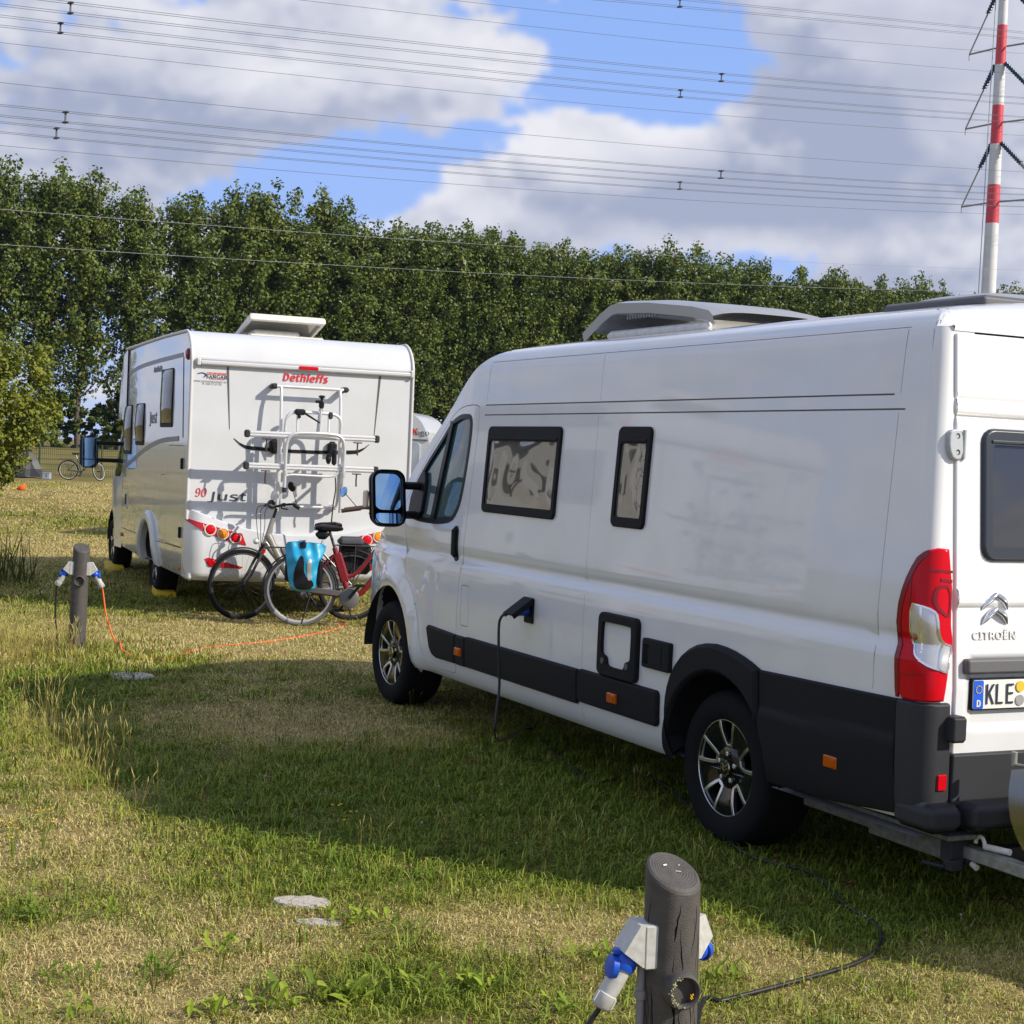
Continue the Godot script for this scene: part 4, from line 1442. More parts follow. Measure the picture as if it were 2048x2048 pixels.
func build_motorhomes():
	M.tint_home = mat(Color(0.075, 0.075, 0.065), 0.03, 0.3, 0.8)
	var home := thing("motorhome", "white semi-integrated motorhome with folded bike rack on its sunlit rear wall", "motorhome", HOME_AT, home_basis)
	var left := PackedVector2Array()
	for q in [[-4.30, 0.40], [-2.6, 0.37], [-1.0, 0.36], [-0.02, 0.36]]: left.append(Vector2(q[0], q[1]))
	for i in 13:
		var w := 2.50 + 0.3199 * sin(PI * 0.5 * i / 12.0)
		left.append(Vector2(home_tail(w) - 0.004, w))
	left.append_array(poly([[-1.5, 2.82], [-4.0, 2.80]]))
	left.append_array(smooth2([[-4.22, 2.79], [-4.30, 2.74], [-4.32, 2.60]], 1, false))
	var arch := PackedVector2Array()
	for i in 29:
		var a := PI * i / 28.0
		arch.append(Vector2(-2.18 + 0.46 * cos(a), 0.36 + 0.46 * sin(a)))
	arch.append_array(poly([[-2.64, 0.1], [-1.72, 0.1]]))
	var locker := rr(-1.10, 0.655, -0.24, 1.665, 0.03)
	var small_door := rr(-1.50, 0.66, -1.22, 1.35, 0.03)
	var seams := [arch, inset(locker, -0.006), inset(small_door, -0.006)]
	for q in [[[-4.28, 0.632], [-2.66, 0.632]], [[-1.68, 0.632], [-0.25, 0.65]]]: seams.append(stroke(divide(poly(q), 0.3, false), 0.008))
	var shell := mb()
	surf(shell, home_wall, left, seams, Vector2(0.2, 0.12))
	for k in range(1, seams.size()): skirt(shell, home_wall, seams[k], 0.0, -0.012)
	skirt(shell, home_wall, arch, 0.0, -0.05, 0.12, 0.40)
	surf(shell, home_wall_r, left, [arch], Vector2(0.3, 0.2))
	part(home, "side_wall", shell, M.home_side)
	for q in [locker, small_door]:
		var lm := mb()
		surf(lm, home_wall, q, [], Vector2(0.2, 0.15))
		skirt(lm, home_wall, q, 0.0, -0.012)
		var door := part(home, "locker_door", lm, M.home_side)
		if q == locker:
			for yy in [1.49, 0.80]:
				var lt := mb()
				panel(lt, home_wall, rr(-0.34, yy - 0.055, -0.285, yy + 0.055, 0.01), [], 0.02, 0.03, 0.006)
				part(door, "latch", lt, M.plastic)
	var bk := mb()
	surf(bk, home_wall, inset(left, 0.03), [arch], Vector2(0.5, 0.3), -0.014)
	part(home, "inner_wall", bk, M.backing)
	for sd in [1.0, -1.0]:
		for q in [[-2.18, 0.47], [-5.78, 0.44]]:
			var lin := mb()
			lathe(lin, [[q[1], 0.02], [q[1], 0.3], [0.0, 0.32]], Transform3D(Basis(Vector3(sd, 0, 0), Vector3(0, 0, -sd), Vector3(0, 1, 0)), Vector3(q[0], 0.36, HC + sd * (1.12 if q[0] > -3.0 else 1.0))), 32, null, 0.5)
			part(home, "wheel_housing", lin, M.seam)
		home_wheel(home, Vector3(-2.18, 0.338, HC + sd * 1.04), sd)
		home_wheel(home, Vector3(-5.78, 0.338, HC + sd * 0.96), sd)
	# flared white arch
	var al := PackedVector2Array()
	for i in 25: al.append(Vector2(-2.18 + 0.58 * cos(PI * i / 24.0), 0.36 + 0.58 * sin(PI * i / 24.0)))
	for i in 25: al.append(Vector2(-2.18 + 0.455 * cos(PI * (24 - i) / 24.0), 0.36 + 0.455 * sin(PI * (24 - i) / 24.0)))
	var am := mb()
	panel(am, home_wall, al, [], 0.045, 0.09, 0.03, Vector2(0.1, 0.1))
	part(home, "wheel_arch", am, M.home_paint)
	# roof and rear wall
	var roof := mb()
	surf(roof, home_back, PackedVector2Array([Vector2(0.006, 0.36), Vector2(2.274, 0.36), Vector2(2.274, 2.8198), Vector2(0.006, 2.8198)]), [], Vector2(0.38, 0.022))
	var rt := home_tail(2.8198)
	roof.flat(Vector3(rt, 2.8198, -0.006), Vector3(rt, 2.8198, -2.274), Vector3(-4.0, 2.80, -2.274), Vector3(-4.0, 2.80, -0.006))
	for i in 6:
		var q0: Vector2 = [Vector2(-4.0, 2.80), Vector2(-4.3, 2.74), Vector2(-4.8, 2.55), Vector2(-5.2, 2.32), Vector2(-5.5, 2.08), Vector2(-5.55, 2.0), Vector2(-5.3, 1.98)][i]
		var q1: Vector2 = [Vector2(-4.0, 2.80), Vector2(-4.3, 2.74), Vector2(-4.8, 2.55), Vector2(-5.2, 2.32), Vector2(-5.5, 2.08), Vector2(-5.55, 2.0), Vector2(-5.3, 1.98)][i + 1]
		var n0 := 0.006 + maxf(0.0, -4.3 - q0.x) * 0.12
		var n1 := 0.006 + maxf(0.0, -4.3 - q1.x) * 0.12
		roof.flat(Vector3(q0.x, q0.y, -n0), Vector3(q0.x, q0.y, -2.28 + n0), Vector3(q1.x, q1.y, -2.28 + n1), Vector3(q1.x, q1.y, -n1))
		for s in [0.0, 1.0]:
			var za := -n0 if s == 0.0 else -2.28 + n0
			var zb := -n1 if s == 0.0 else -2.28 + n1
			roof.flat(Vector3(q0.x, q0.y, za), Vector3(q1.x, q1.y, zb), Vector3(q1.x, 1.95, zb), Vector3(q0.x, 1.95, za))
	roof.flat(Vector3(-0.02, 0.37, -0.05), Vector3(-4.3, 0.40, -0.05), Vector3(-4.3, 0.40, -2.23), Vector3(-0.02, 0.37, -2.23))
	part(home, "rear_wall", roof, M.home_paint)
	# edge trims along both rear edges
	for z in [0.004, -2.284]:
		var pts := [Vector3(0.004, 0.95, z)]
		for i in 4: pts.append(Vector3(0.004, 1.2 + 0.32 * i, z))
		for i in 15:
			var w := 2.48 + 0.335 * sin(PI * 0.5 * i / 14.0)
			pts.append(Vector3(home_tail(w) + 0.004, w, z))
		pts.append(Vector3(-1.6, 2.822, z))
		pts.append(Vector3(-4.0, 2.803, z))
		var tm := mb()
		tube(tm, pts, 0.017, 8)
		part(home, "edge_trim", tm, M.trim)
	# gutter rail with its high brake light
	var rail := mb()
	bx(rail, Vector3(0.025, 2.495, -1.16), Vector3(0.055, 0.05, 2.18), 0.016)
	bx(rail, Vector3(0.012, 2.532, -1.16), Vector3(0.03, 0.022, 2.18), 0.007)
	var rn := part(home, "gutter_rail", rail, M.alu_paint)
	for z in [-0.055, -2.265]:
		var ec := mb()
		bx(ec, Vector3(0.026, 2.50, z), Vector3(0.062, 0.085, 0.05), 0.018)
		part(rn, "end_cap", ec, M.trim)
	var st := mb()
	bx(st, Vector3(0.05, 2.498, -1.16), Vector3(0.03, 0.036, 0.20), 0.008)
	part(rn, "brake_light", st, M.red_lamp)
	# round red position lamps high on the sides
	for sd in [1.0, -1.0]:
		var pm := mb()
		lathe(pm, [[0.058, 0.0], [0.058, 0.012], [0.04, 0.026], [0.0, 0.03]], Transform3D(Basis(Vector3(1, 0, 0), Vector3(0, 0, sd), Vector3(0, -sd, 0)), Vector3(-0.19, 2.58, HC + sd * 1.14)), 20)
		part(home, "position_lamp", pm, M.dark_red_lamp if sd > 0 else M.red_lamp)
	# stripes on the side
	var s1 := mb()
	panel(s1, home_wall, stroke(smooth2([[-4.26, 2.47], [-3.4, 2.545], [-2.2, 2.575], [-0.47, 2.585]], 2, false), 0.045), [], 0.004, 0.004, 0.0, Vector2(0.3, 0.3))
	panel(s1, home_wall, stroke(divide(poly([[-0.44, 2.56], [-0.37, 2.0], [-0.34, 1.75]]), 0.3, false), 0.018), [], 0.005, 0.004, 0.0, Vector2(0.3, 0.3))
	part(home, "side_stripe", s1, M.grey_print)
	s1 = mb()
	panel(s1, home_wall, stroke(smooth2([[-4.28, 1.34], [-3.6, 1.44], [-2.49, 1.62], [-1.6, 1.715], [-0.55, 1.74]], 2, false), 0.05), [], 0.004, 0.004, 0.0, Vector2(0.3, 0.3))
	part(home, "side_stripe", s1, M.grey_print)
	for q in [[-1.60, 1.855, -0.93, 2.47], [-3.185, 1.65, -2.635, 2.13], [-4.21, 1.535, -3.545, 2.125]]:
		home_window(home, home_wall, q[0], q[1], q[2], q[3])
	for q in [[-1.5, 1.75, -0.5, 2.3], [-4.1, 1.5, -3.3, 2.1]]:
		home_window(home, home_wall_r, q[0], q[1], q[2], q[3])
	for q in [[[[-4.28, 1.34], [-3.6, 1.44], [-2.49, 1.62], [-1.6, 1.715], [-0.55, 1.74]], 0.09], [[[-4.26, 2.47], [-3.4, 2.545], [-2.2, 2.575], [-0.47, 2.585]], 0.06], [[[-4.2, 0.60], [-2.8, 0.60]], 0.10], [[[-1.6, 0.60], [-0.3, 0.62]], 0.10]]:
		var sm := mb()
		panel(sm, home_wall_r, stroke(smooth2(q[0], 2, false), q[1]), [], -0.006, -0.006, 0.0, Vector2(0.3, 0.3))
		part(home, "side_stripe", sm, M.grey_print)
	var aw := mb()
	bx(aw, Vector3(-2.3, 2.70, -2.34), Vector3(3.4, 0.13, 0.13), 0.03)
	part(home, "awning_case", aw, M.bumper_grey)
	var dr := mb()
	panel(dr, home_wall_r, rr(-2.9, 0.55, -2.2, 2.35, 0.08), [], -0.012, -0.02, 0.004, Vector2(0.4, 0.4))
	var edoor := part(home, "entrance_door", dr, M.home_paint)
	var dh := mb()
	panel(dh, home_wall_r, rr(-2.38, 1.1, -2.28, 1.25, 0.03), [], -0.03, -0.03, 0.006)
	part(edoor, "door_handle", dh, M.plastic)
	var flap := mb()
	panel(flap, home_wall, rr(-3.98, 0.88, -3.72, 1.12, 0.02), [], 0.008, 0.02, 0.004, Vector2(0.2, 0.2))
	var fp := part(home, "service_flap", flap, M.home_side)
	var fh := mb()
	panel(fh, home_wall, rr(-3.86, 0.93, -3.82, 1.06, 0.012), [], 0.016, 0.02, 0.003)
	part(fp, "latch", fh, M.plastic)
	for q in [[-4.20, 0.545], [-2.84, 0.54]]:
		var ml := mb()
		panel(ml, home_wall, rr(q[0] - 0.05, q[1] - 0.022, q[0] + 0.05, q[1] + 0.022, 0.008), [], 0.018, 0.02, 0.004)
		part(home, "marker_lamp", ml, M.orange_lamp)
	# lower rear: the moulded bumper
	var bo := smooth2([[-0.02, 1.075], [0.18, 1.00], [0.45, 0.905], [0.75, 0.84], [1.14, 0.815], [1.53, 0.84], [1.83, 0.905], [2.10, 1.00], [2.30, 1.075], [2.315, 0.8], [2.31, 0.38], [2.2, 0.33], [0.08, 0.33], [-0.03, 0.38], [-0.035, 0.8]], 1)
	var bm := mb()
	panel(bm, home_bumper, bo, [], 0.0, 0.12, 0.012, Vector2(0.06, 0.05))
	var bump := part(home, "bumper", bm, M.home_paint)
	for sd in [1.0, -1.0]:
		var bside := mb()
		bx(bside, Vector3(-0.10, 0.49, HC + sd * 1.095), Vector3(0.30, 0.30, 0.09), 0.04)
		part(home, "bumper_end", bside, M.home_paint)
	var bl := mb()
	ball(bl, Vector3(-0.16, 0.455, 0.03), Vector3(0.025, 0.02, 0.012))
	part(home, "marker_lamp", bl, M.orange_lamp)
	for sd in [0, 1]:
		var mx := func(p: PackedVector2Array) -> PackedVector2Array:
			if sd == 0: return p
			var q := PackedVector2Array()
			for a in p: q.append(Vector2(2.28 - a.x, a.y))
			return q
		var lm := mb()
		panel(lm, home_bumper, mx.call(poly([[-0.012, 0.965], [0.10, 0.93], [0.25, 0.89], [0.40, 0.852], [0.53, 0.825], [0.575, 0.71], [0.46, 0.728], [0.34, 0.765], [0.17, 0.832], [0.08, 0.88], [-0.01, 0.945]])), [], 0.008, 0.02, 0.0, Vector2(0.06, 0.05))
		var lamp := part(home, "tail_lamp", lm, M.red_panel)
		for q in [[0.212, 0.855, 0], [0.338, 0.818, 1], [0.462, 0.782, 0]]:
			var at: Vector2 = mx.call(PackedVector2Array([Vector2(q[0], q[1])]))[0]
			var xf := ear(home_bumper, at, 0.006)
			var ring := mb()
			lathe(ring, [[0.060, 0.0], [0.060, 0.010], [0.054, 0.014], [0.048, 0.010]], xf, 24)
			part(lamp, "lamp_ring", ring, M.white_plastic)
			var dome := mb()
			lathe(dome, [[0.047, 0.006], [0.043, 0.013], [0.03, 0.018], [0.0, 0.020]], xf, 24)
			part(lamp, "lamp_dome", dome, M.orange_lens if q[2] == 1 else M.red_lamp)
		var seam := mb()
		panel(seam, home_bumper, mx.call(stroke(poly([[0.145, 0.905], [0.165, 0.845]]), 0.008)), [], 0.011, 0.004, 0.0)
		part(lamp, "lamp_divider", seam, M.white_plastic)
		var rf := mb()
		panel(rf, home_bumper, mx.call(smooth2([[0.155, 0.595], [0.35, 0.545], [0.62, 0.475], [0.26, 0.485], [0.20, 0.50]], 1)), [], 0.006, 0.02, 0.0, Vector2(0.08, 0.05))
		var rn2 := part(home, "reflector", rf, M.red_panel)
		var rr2 := mb()
		lathe(rr2, [[0.034, 0.0], [0.034, 0.012], [0.028, 0.014], [0.0, 0.016]], ear(home_bumper, mx.call(PackedVector2Array([Vector2(0.232, 0.535)]))[0], 0.004), 20)
		part(rn2, "fog_lamp", rr2, M.red_lamp)
		# tapering dark slit and swoosh on the wall
		var sl := mb()
		panel(sl, home_back, mx.call(poly([[0.340, 2.465], [0.364, 2.465], [0.394, 1.85], [0.388, 1.85]])), [], 0.003, 0.004, 0.0, Vector2(0.3, 0.3))
		part(home, "wall_slit", sl, M.grey_print)
		var hb := mb()
		bx(hb, home_back(mx.call(PackedVector2Array([Vector2(0.84, 1.70)]))[0]) + Vector3(0.03, 0, 0), Vector3(0.07, 0.15, 0.10), 0.03)
		part(home, "wall_handle", hb, M.black)
	var sw := mb()
	panel(sw, home_back, smooth2([[0.41, 1.785], [0.52, 1.705], [0.64, 1.69], [1.14, 1.672], [1.64, 1.69], [1.76, 1.705], [1.87, 1.785], [1.74, 1.665], [1.62, 1.652], [1.14, 1.64], [0.66, 1.652], [0.54, 1.665]], 1), [], 0.006, 0.008, 0.0, Vector2(0.3, 0.3))
	part(home, "wall_swoosh", sw, M.black)
	# print
	var face := Basis(Vector3(0, 0, -1), Vector3.UP, Vector3(1, 0, 0))
	lettering(home, "name_letters", "Dethleffs", 0.078, M.red_print, Transform3D(face, Vector3(0.006, 2.398, -1.145)), 0.004, "Droid Sans", 700, 1.0, 0.18)
	lettering(home, "model_letters", "Just", 0.085, M.dark_print, Transform3D(face, Vector3(0.005, 1.185, -0.405)), 0.004, "Droid Sans", 400, 1.9, 0.15)
	lettering(home, "model_number", "90", 0.085, M.red_print, Transform3D(face, Vector3(0.005, 1.215, -0.13)), 0.003, "Droid Serif", 400, 0.9, 0.12)
	lettering(home, "sticker_line", "caravanas", 0.030, M.orange_print, Transform3D(face, Vector3(0.004, 2.395, -0.245)), 0.002, "Droid Sans", 700, 1.0, 0.2)
	lettering(home, "sticker_line", "SANGAR", 0.036, M.blue_print, Transform3D(face, Vector3(0.004, 2.36, -0.245)), 0.002, "Droid Serif", 400, 1.05)
	lettering(home, "sticker_line", "www.caravanassangar.es", 0.020, M.pale_print, Transform3D(face, Vector3(0.004, 2.315, -0.185)), 0.002, "Droid Sans", 400, 1.05)
	lettering(home, "sticker_line", "Tf. 968 22 41 50", 0.020, M.pale_print, Transform3D(face, Vector3(0.004, 2.29, -0.20)), 0.002, "Droid Sans")
	var lg := mb()
	panel(lg, home_back, smooth2([[0.04, 2.372], [0.07, 2.395], [0.12, 2.398], [0.145, 2.38], [0.135, 2.355], [0.10, 2.345], [0.125, 2.362], [0.128, 2.378], [0.11, 2.387], [0.075, 2.384]], 1), [], 0.003, 0.003, 0.0, Vector2(0.2, 0.2))
	part(home, "sticker_mark", lg, M.blue_print)
	var ln := mb()
	panel(ln, home_back, rr(0.175, 2.334, 0.325, 2.338, 0.001, 1), [], 0.003, 0.003, 0.0, Vector2(0.2, 0.2))
	part(home, "sticker_mark", ln, M.orange_print)
	var sf := Basis(Vector3(1, 0, 0), Vector3.UP, Vector3(0, 0, 1))
	lettering(home, "side_letters", "Just", 0.13, M.grey_print, Transform3D(sf, Vector3(-2.06, 1.96, 0.004)), 0.003, "Droid Sans", 400, 1.5)
	lettering(home, "side_letters", "Dethleffs", 0.06, M.grey_print, Transform3D(sf, Vector3(-1.87, 2.485, 0.004)), 0.003, "Droid Sans", 700, 1.4, 0.2)
	home_rack(home)
	home_cab(home)
	# roof light, open
	var rb := mb()
	bx(rb, Vector3(-1.05, 2.84, -1.13), Vector3(0.66, 0.05, 0.80), 0.02)
	var rl := part(home, "roof_light", rb, M.white_plastic)
	var lid := mb()
	var tilt := Basis(Vector3(0, 0, 1), 0.24)
	var lo := Vector3(-1.38, 2.86, -1.13)
	for q in [[0.34, 0.02, -0.39, 0.68, 0.07, 0.04], [0.34, 0.02, 0.39, 0.68, 0.07, 0.04], [0.66, 0.02, 0.0, 0.05, 0.075, 0.80], [0.02, 0.02, 0.0, 0.05, 0.06, 0.80]]:
		box(lid, Transform3D(tilt, lo + tilt * Vector3(q[0], q[1], q[2])), Vector3(q[3], q[4], q[5]), 0.015)
	part(rl, "lid_frame", lid, M.white_plastic)
	var pane := mb()
	box(pane, Transform3D(tilt, lo + tilt * Vector3(0.34, 0.03, 0.0)), Vector3(0.62, 0.012, 0.76), 0.003)
	part(rl, "lid_pane", pane, M.hazy)
	var fl := mb()
	bx(fl, Vector3(-1.0, 2.89, -1.05), Vector3(0.3, 0.06, 0.5), 0.03)
	part(rl, "fan_housing", fl, M.white_plastic)
	# levelling wedges under the left wheels
	for u in [-1.90, -5.50]:
		var wd := thing("levelling_wedge", "yellow levelling wedge behind the motorhome's %s wheel" % ("rear" if u > -3.0 else "front"), "wheel wedge", HOME_AT + home_basis * Vector3(u, 0, -0.16), home_basis, "yellow levelling wedges")
		var wm := mb()
		var a := [Vector3(0.10, 0, 0.09), Vector3(-0.3, 0, 0.09), Vector3(-0.3, 0.10, 0.09), Vector3(0.06, 0.05, 0.09)]
		var b := []
		for q in a: b.append(q - Vector3(0, 0, 0.2))
		wm.flat(a[0], a[1], a[2], a[3])
		wm.flat(b[0], b[1], b[2], b[3])
		for i in 4: wm.flat(a[i], a[(i + 1) % 4], b[(i + 1) % 4], b[i])
		part(wd, "ramp", wm, M.yellow)
	# a second coach of the same make stands outside the frame; the van's windows mirror it
	var twin: Node3D = home.duplicate()
	twin.name = numbered("motorhome")
	add_child(twin)
	var corner := VAN_AT + van_basis * Vector3(-3.6, 0, 3.9)
	twin.transform = Transform3D(van_basis, corner - van_basis * Vector3(0, 0, -2.28))
	tag(twin, "white motorhome seen mirrored in the van's side windows", "motorhome")

func home_rack(home: Node3D):
	var rk := Node3D.new()
	rk.name = "bike_rack"
	home.add_child(rk)
	var z := func(y): return -y
	# wall frame
	var f := mb()
	tube(f, [Vector3(0.12, 2.30, -0.80), Vector3(0.12, 2.30, -1.47)], 0.018, 10)
	part(rk, "top_bar", f, M.alu)
	for y in [0.865, 1.475]:
		var t := mb()
		var s := 1.0 if y < 1.14 else -1.0
		tube(t, spline([Vector3(0.12, 2.30, -y + 0.03 * s), Vector3(0.13, 2.285, -y), Vector3(0.15, 2.2, -y), Vector3(0.17, 1.9, -y), Vector3(0.18, 1.5, -y), Vector3(0.17, 1.2, -y), Vector3(0.12, 1.12, -y), Vector3(0.05, 1.11, -y)], 5), 0.016, 10)
		part(rk, "upright", t, M.alu)
		var b := mb()
		bx(b, Vector3(0.07, 2.30, -y + 0.06 * s), Vector3(0.14, 0.055, 0.07), 0.02)
		part(rk, "bracket", b, M.bumper_grey)
		var b2 := mb()
		bx(b2, Vector3(0.04, 1.11, -y), Vector3(0.07, 0.06, 0.06), 0.015)
		part(rk, "bracket", b2, M.alu)
		# slider posts
		var p := mb()
		tube(p, [Vector3(0.21, 1.82, -y + 0.02 * s), Vector3(0.21, 1.06, -y + 0.02 * s)], 0.018, 10)
		part(rk, "slider_post", p, M.alu_paint)
	var bb := mb()
	tube(bb, [Vector3(0.09, 1.105, -0.87), Vector3(0.09, 1.105, -1.47)], 0.014, 10)
	part(rk, "bottom_bar", bb, M.alu)
	# inner hoop
	var ih := mb()
	tube(ih, spline([Vector3(0.26, 1.55, -0.885), Vector3(0.27, 1.80, -0.885), Vector3(0.28, 1.95, -0.887), Vector3(0.285, 2.02, -0.915), Vector3(0.285, 2.045, -0.98), Vector3(0.285, 2.05, -1.16), Vector3(0.285, 2.045, -1.34), Vector3(0.285, 2.02, -1.42), Vector3(0.28, 1.95, -1.45), Vector3(0.27, 1.80, -1.452), Vector3(0.26, 1.55, -1.452)], 5), 0.017, 10)
	part(rk, "inner_hoop", ih, M.alu)
	for y in [1.0, 1.32]:
		var v := mb()
		tube(v, [Vector3(0.285, 2.04, -y), Vector3(0.30, 1.82, -y)], 0.012, 8)
		part(rk, "stay", v, M.alu)
	# bike rails
	for w in [1.815, 1.505]:
		var r := mb()
		bx(r, Vector3(0.43, w, -1.125), Vector3(0.05, 0.062, 1.27), 0.008)
		for dy in [-0.014, 0.012]: bx(r, Vector3(0.457, w + dy, -1.125), Vector3(0.010, 0.010, 1.27), 0.003)
		var rn := part(rk, "bike_rail", r, M.alu)
		for y in [0.468, 1.782]:
			var c := mb()
			bx(c, Vector3(0.432, w, -y), Vector3(0.062, 0.075, 0.05), 0.014)
			part(rn, "end_cap", c, M.bumper_grey)
		for y in [0.66, 1.58]:
			var s := mb()
			bx(s, Vector3(0.45, w - 0.045, -y), Vector3(0.03, 0.012, 0.09), 0.004)
			tube(s, spline([Vector3(0.45, w - 0.05, -y), Vector3(0.455, w - 0.11, -y + 0.004), Vector3(0.45, w - 0.17, -y)], 4), 0.008, 6)
			part(rn, "strap", s, M.strap)
		for y in [0.865, 1.475]:
			var a := mb()
			bx(a, Vector3(0.31, w - 0.01, -y + 0.0), Vector3(0.22, 0.03, 0.03), 0.006)
			part(rn, "rail_bracket", a, M.alu)
	# outer hoop
	var oh := mb()
	tube(oh, spline([Vector3(0.47, 1.24, -0.845), Vector3(0.48, 1.5, -0.845), Vector3(0.49, 1.72, -0.848), Vector3(0.50, 1.81, -0.885), Vector3(0.505, 1.838, -0.96), Vector3(0.51, 1.845, -1.14), Vector3(0.505, 1.838, -1.32), Vector3(0.50, 1.81, -1.395), Vector3(0.49, 1.72, -1.432), Vector3(0.48, 1.5, -1.435), Vector3(0.47, 1.24, -1.435)], 5), 0.017, 10)
	part(rk, "outer_hoop", oh, M.alu)
	for y in [0.845, 1.435]:
		for w in [1.70, 1.43, 1.26]:
			var j := mb()
			tube(j, [Vector3(0.478, w, -y), Vector3(0.481, w + 0.045, -y)], 0.024, 10)
			part(rk, "collar", j, M.alu_paint if w > 1.3 else M.bumper_grey)
	var lb := mb()
	tube(lb, spline([Vector3(0.45, 1.42, -0.865), Vector3(0.45, 1.43, -0.95), Vector3(0.45, 1.425, -1.25), Vector3(0.45, 1.44, -1.36), Vector3(0.45, 1.50, -1.41)], 5), 0.013, 8)
	part(rk, "lower_bow", lb, M.alu)
	# holders
	var sk := mb()
	tube(sk, [Vector3(0.32, 1.84, -1.225), Vector3(0.33, 2.13, -1.225)], 0.013, 10)
	var skn := part(rk, "holder_arm", sk, M.alu)
	var sh := mb()
	bx(sh, Vector3(0.34, 2.13, -1.225), Vector3(0.05, 0.07, 0.05), 0.015)
	bx(sh, Vector3(0.36, 2.16, -1.195), Vector3(0.03, 0.03, 0.08), 0.01)
	lathe(sh, [[0.012, 0.0], [0.014, 0.04], [0.034, 0.05], [0.034, 0.062], [0.015, 0.07], [0.0, 0.07]], Transform3D(Basis(), Vector3(0.345, 2.155, -1.225)), 12)
	part(skn, "clamp_knob", sh, M.black)
	var h2 := mb()
	bx(h2, Vector3(0.30, 2.05, -1.02), Vector3(0.07, 0.06, 0.11), 0.018)
	bx(h2, Vector3(0.32, 2.01, -1.01), Vector3(0.03, 0.05, 0.03), 0.01)
	tube(h2, [Vector3(0.33, 2.04, -1.06), Vector3(0.40, 1.95, -1.20)], [0.012, 0.008], 8)
	part(rk, "holder_clamp", h2, M.black)
	var h3 := mb()
	bx(h3, Vector3(0.29, 2.03, -1.335), Vector3(0.055, 0.07, 0.045), 0.014)
	part(rk, "holder_clamp", h3, M.bumper_grey)
	var rm := mb()
	ball(rm, Vector3(0.40, 1.60, -1.30), Vector3(0.02, 0.055, 0.028))
	bx(rm, Vector3(0.36, 1.62, -1.37), Vector3(0.05, 0.17, 0.05), 0.02)
	part(rk, "grip", rm, M.black)
	var sp := mb()
	tube(sp, spline([Vector3(0.46, 1.42, -1.36), Vector3(0.47, 1.3, -1.365), Vector3(0.46, 1.16, -1.35), Vector3(0.44, 1.0, -1.345), Vector3(0.42, 0.92, -1.35)], 5), 0.007, 6)
	part(rk, "hanging_strap", sp, M.strap)

func home_cab(home: Node3D):
	var cab := mb()
	var side_l := func(p: Vector2) -> Vector3:
		var t := clampf((-4.3 - p.x) / 2.4, 0.0, 1.0)
		return Vector3(p.x, p.y, -0.10 - 0.20 * t * t * t - 0.10 * maxf(0.0, p.y - 1.1) * smoothstep(0.0, 0.4, t))
	var side_r := func(p: Vector2) -> Vector3:
		var q: Vector3 = side_l.call(p)
		return Vector3(q.x, q.y, 2.0 * HC - q.z)
	var out := smooth2([[-4.25, 0.36], [-4.25, 2.0], [-5.25, 2.0], [-5.55, 1.75], [-6.0, 1.25], [-6.35, 1.05], [-6.62, 0.9], [-6.68, 0.55], [-6.6, 0.34], [-5.9, 0.32]], 1)
	var arch := circle2(Vector2(-5.78, 0.345), 0.44, 32)
	var glass := smooth2([[-4.75, 1.88], [-4.75, 1.25], [-5.7, 1.22], [-5.68, 1.35], [-5.25, 1.86]], 1)
	surf(cab, side_l, out, [arch, glass], Vector2(0.15, 0.12))
	surf(cab, side_r, out, [arch, glass], Vector2(0.15, 0.12))
	var prof := smooth2([[-5.3, 2.0], [-5.55, 1.75], [-6.0, 1.25], [-6.35, 1.05], [-6.62, 0.9], [-6.68, 0.55], [-6.6, 0.34]], 2, false)
	var scr := mb()
	for i in prof.size() - 1:
		for k in 8:
			var q := []
			for e in [[i, k], [i, k + 1], [i + 1, k + 1], [i + 1, k]]:
				var y: float = -1.0 + 2.0 * e[1] / 8.0
				var p: Vector2 = prof[e[0]]
				var half: float = side_l.call(p).z - HC
				q.append(Vector3(p.x - 0.25 * (1.0 - y * y), p.y, HC + half * y))
			(scr if prof[i].y < 1.9 and prof[i + 1].y > 1.25 else cab).flat(q[0], q[1], q[2], q[3])
	var cn := part(home, "cab", cab, M.home_paint)
	part(cn, "windscreen", scr, M.tint_dark)
	for f in [side_l, side_r]:
		var g := mb()
		surf(g, f, glass, [], Vector2(0.2, 0.2))
		part(cn, "window_pane", g, M.tint_dark)
	# driver's mirror on its two arms
	var mir := Node3D.new()
	mir.name = "side_mirror"
	home.add_child(mir)
	mir.position = Vector3(-5.42, 1.53, 0.20)
	mir.rotation.z = 0.09
	for dy in [0.12, -0.10]:
		var arm := mb()
		bx(arm, Vector3(0.0, dy, -0.24), Vector3(0.07, 0.05, 0.32), 0.012)
		part(mir, "mirror_arm", arm, M.black)
	var hs := mb()
	bx(hs, Vector3(-0.04, 0.0, 0.02), Vector3(0.12, 0.40, 0.235), 0.05)
	part(mir, "mirror_housing", hs, M.black)
	for q in [[0.045, 0.27], [-0.145, 0.09]]:
		var g := mb()
		bx(g, Vector3(0.022, q[0], 0.02), Vector3(0.006, q[1], 0.18), 0.002)
		part(mir, "mirror_glass", g, M.mirror)

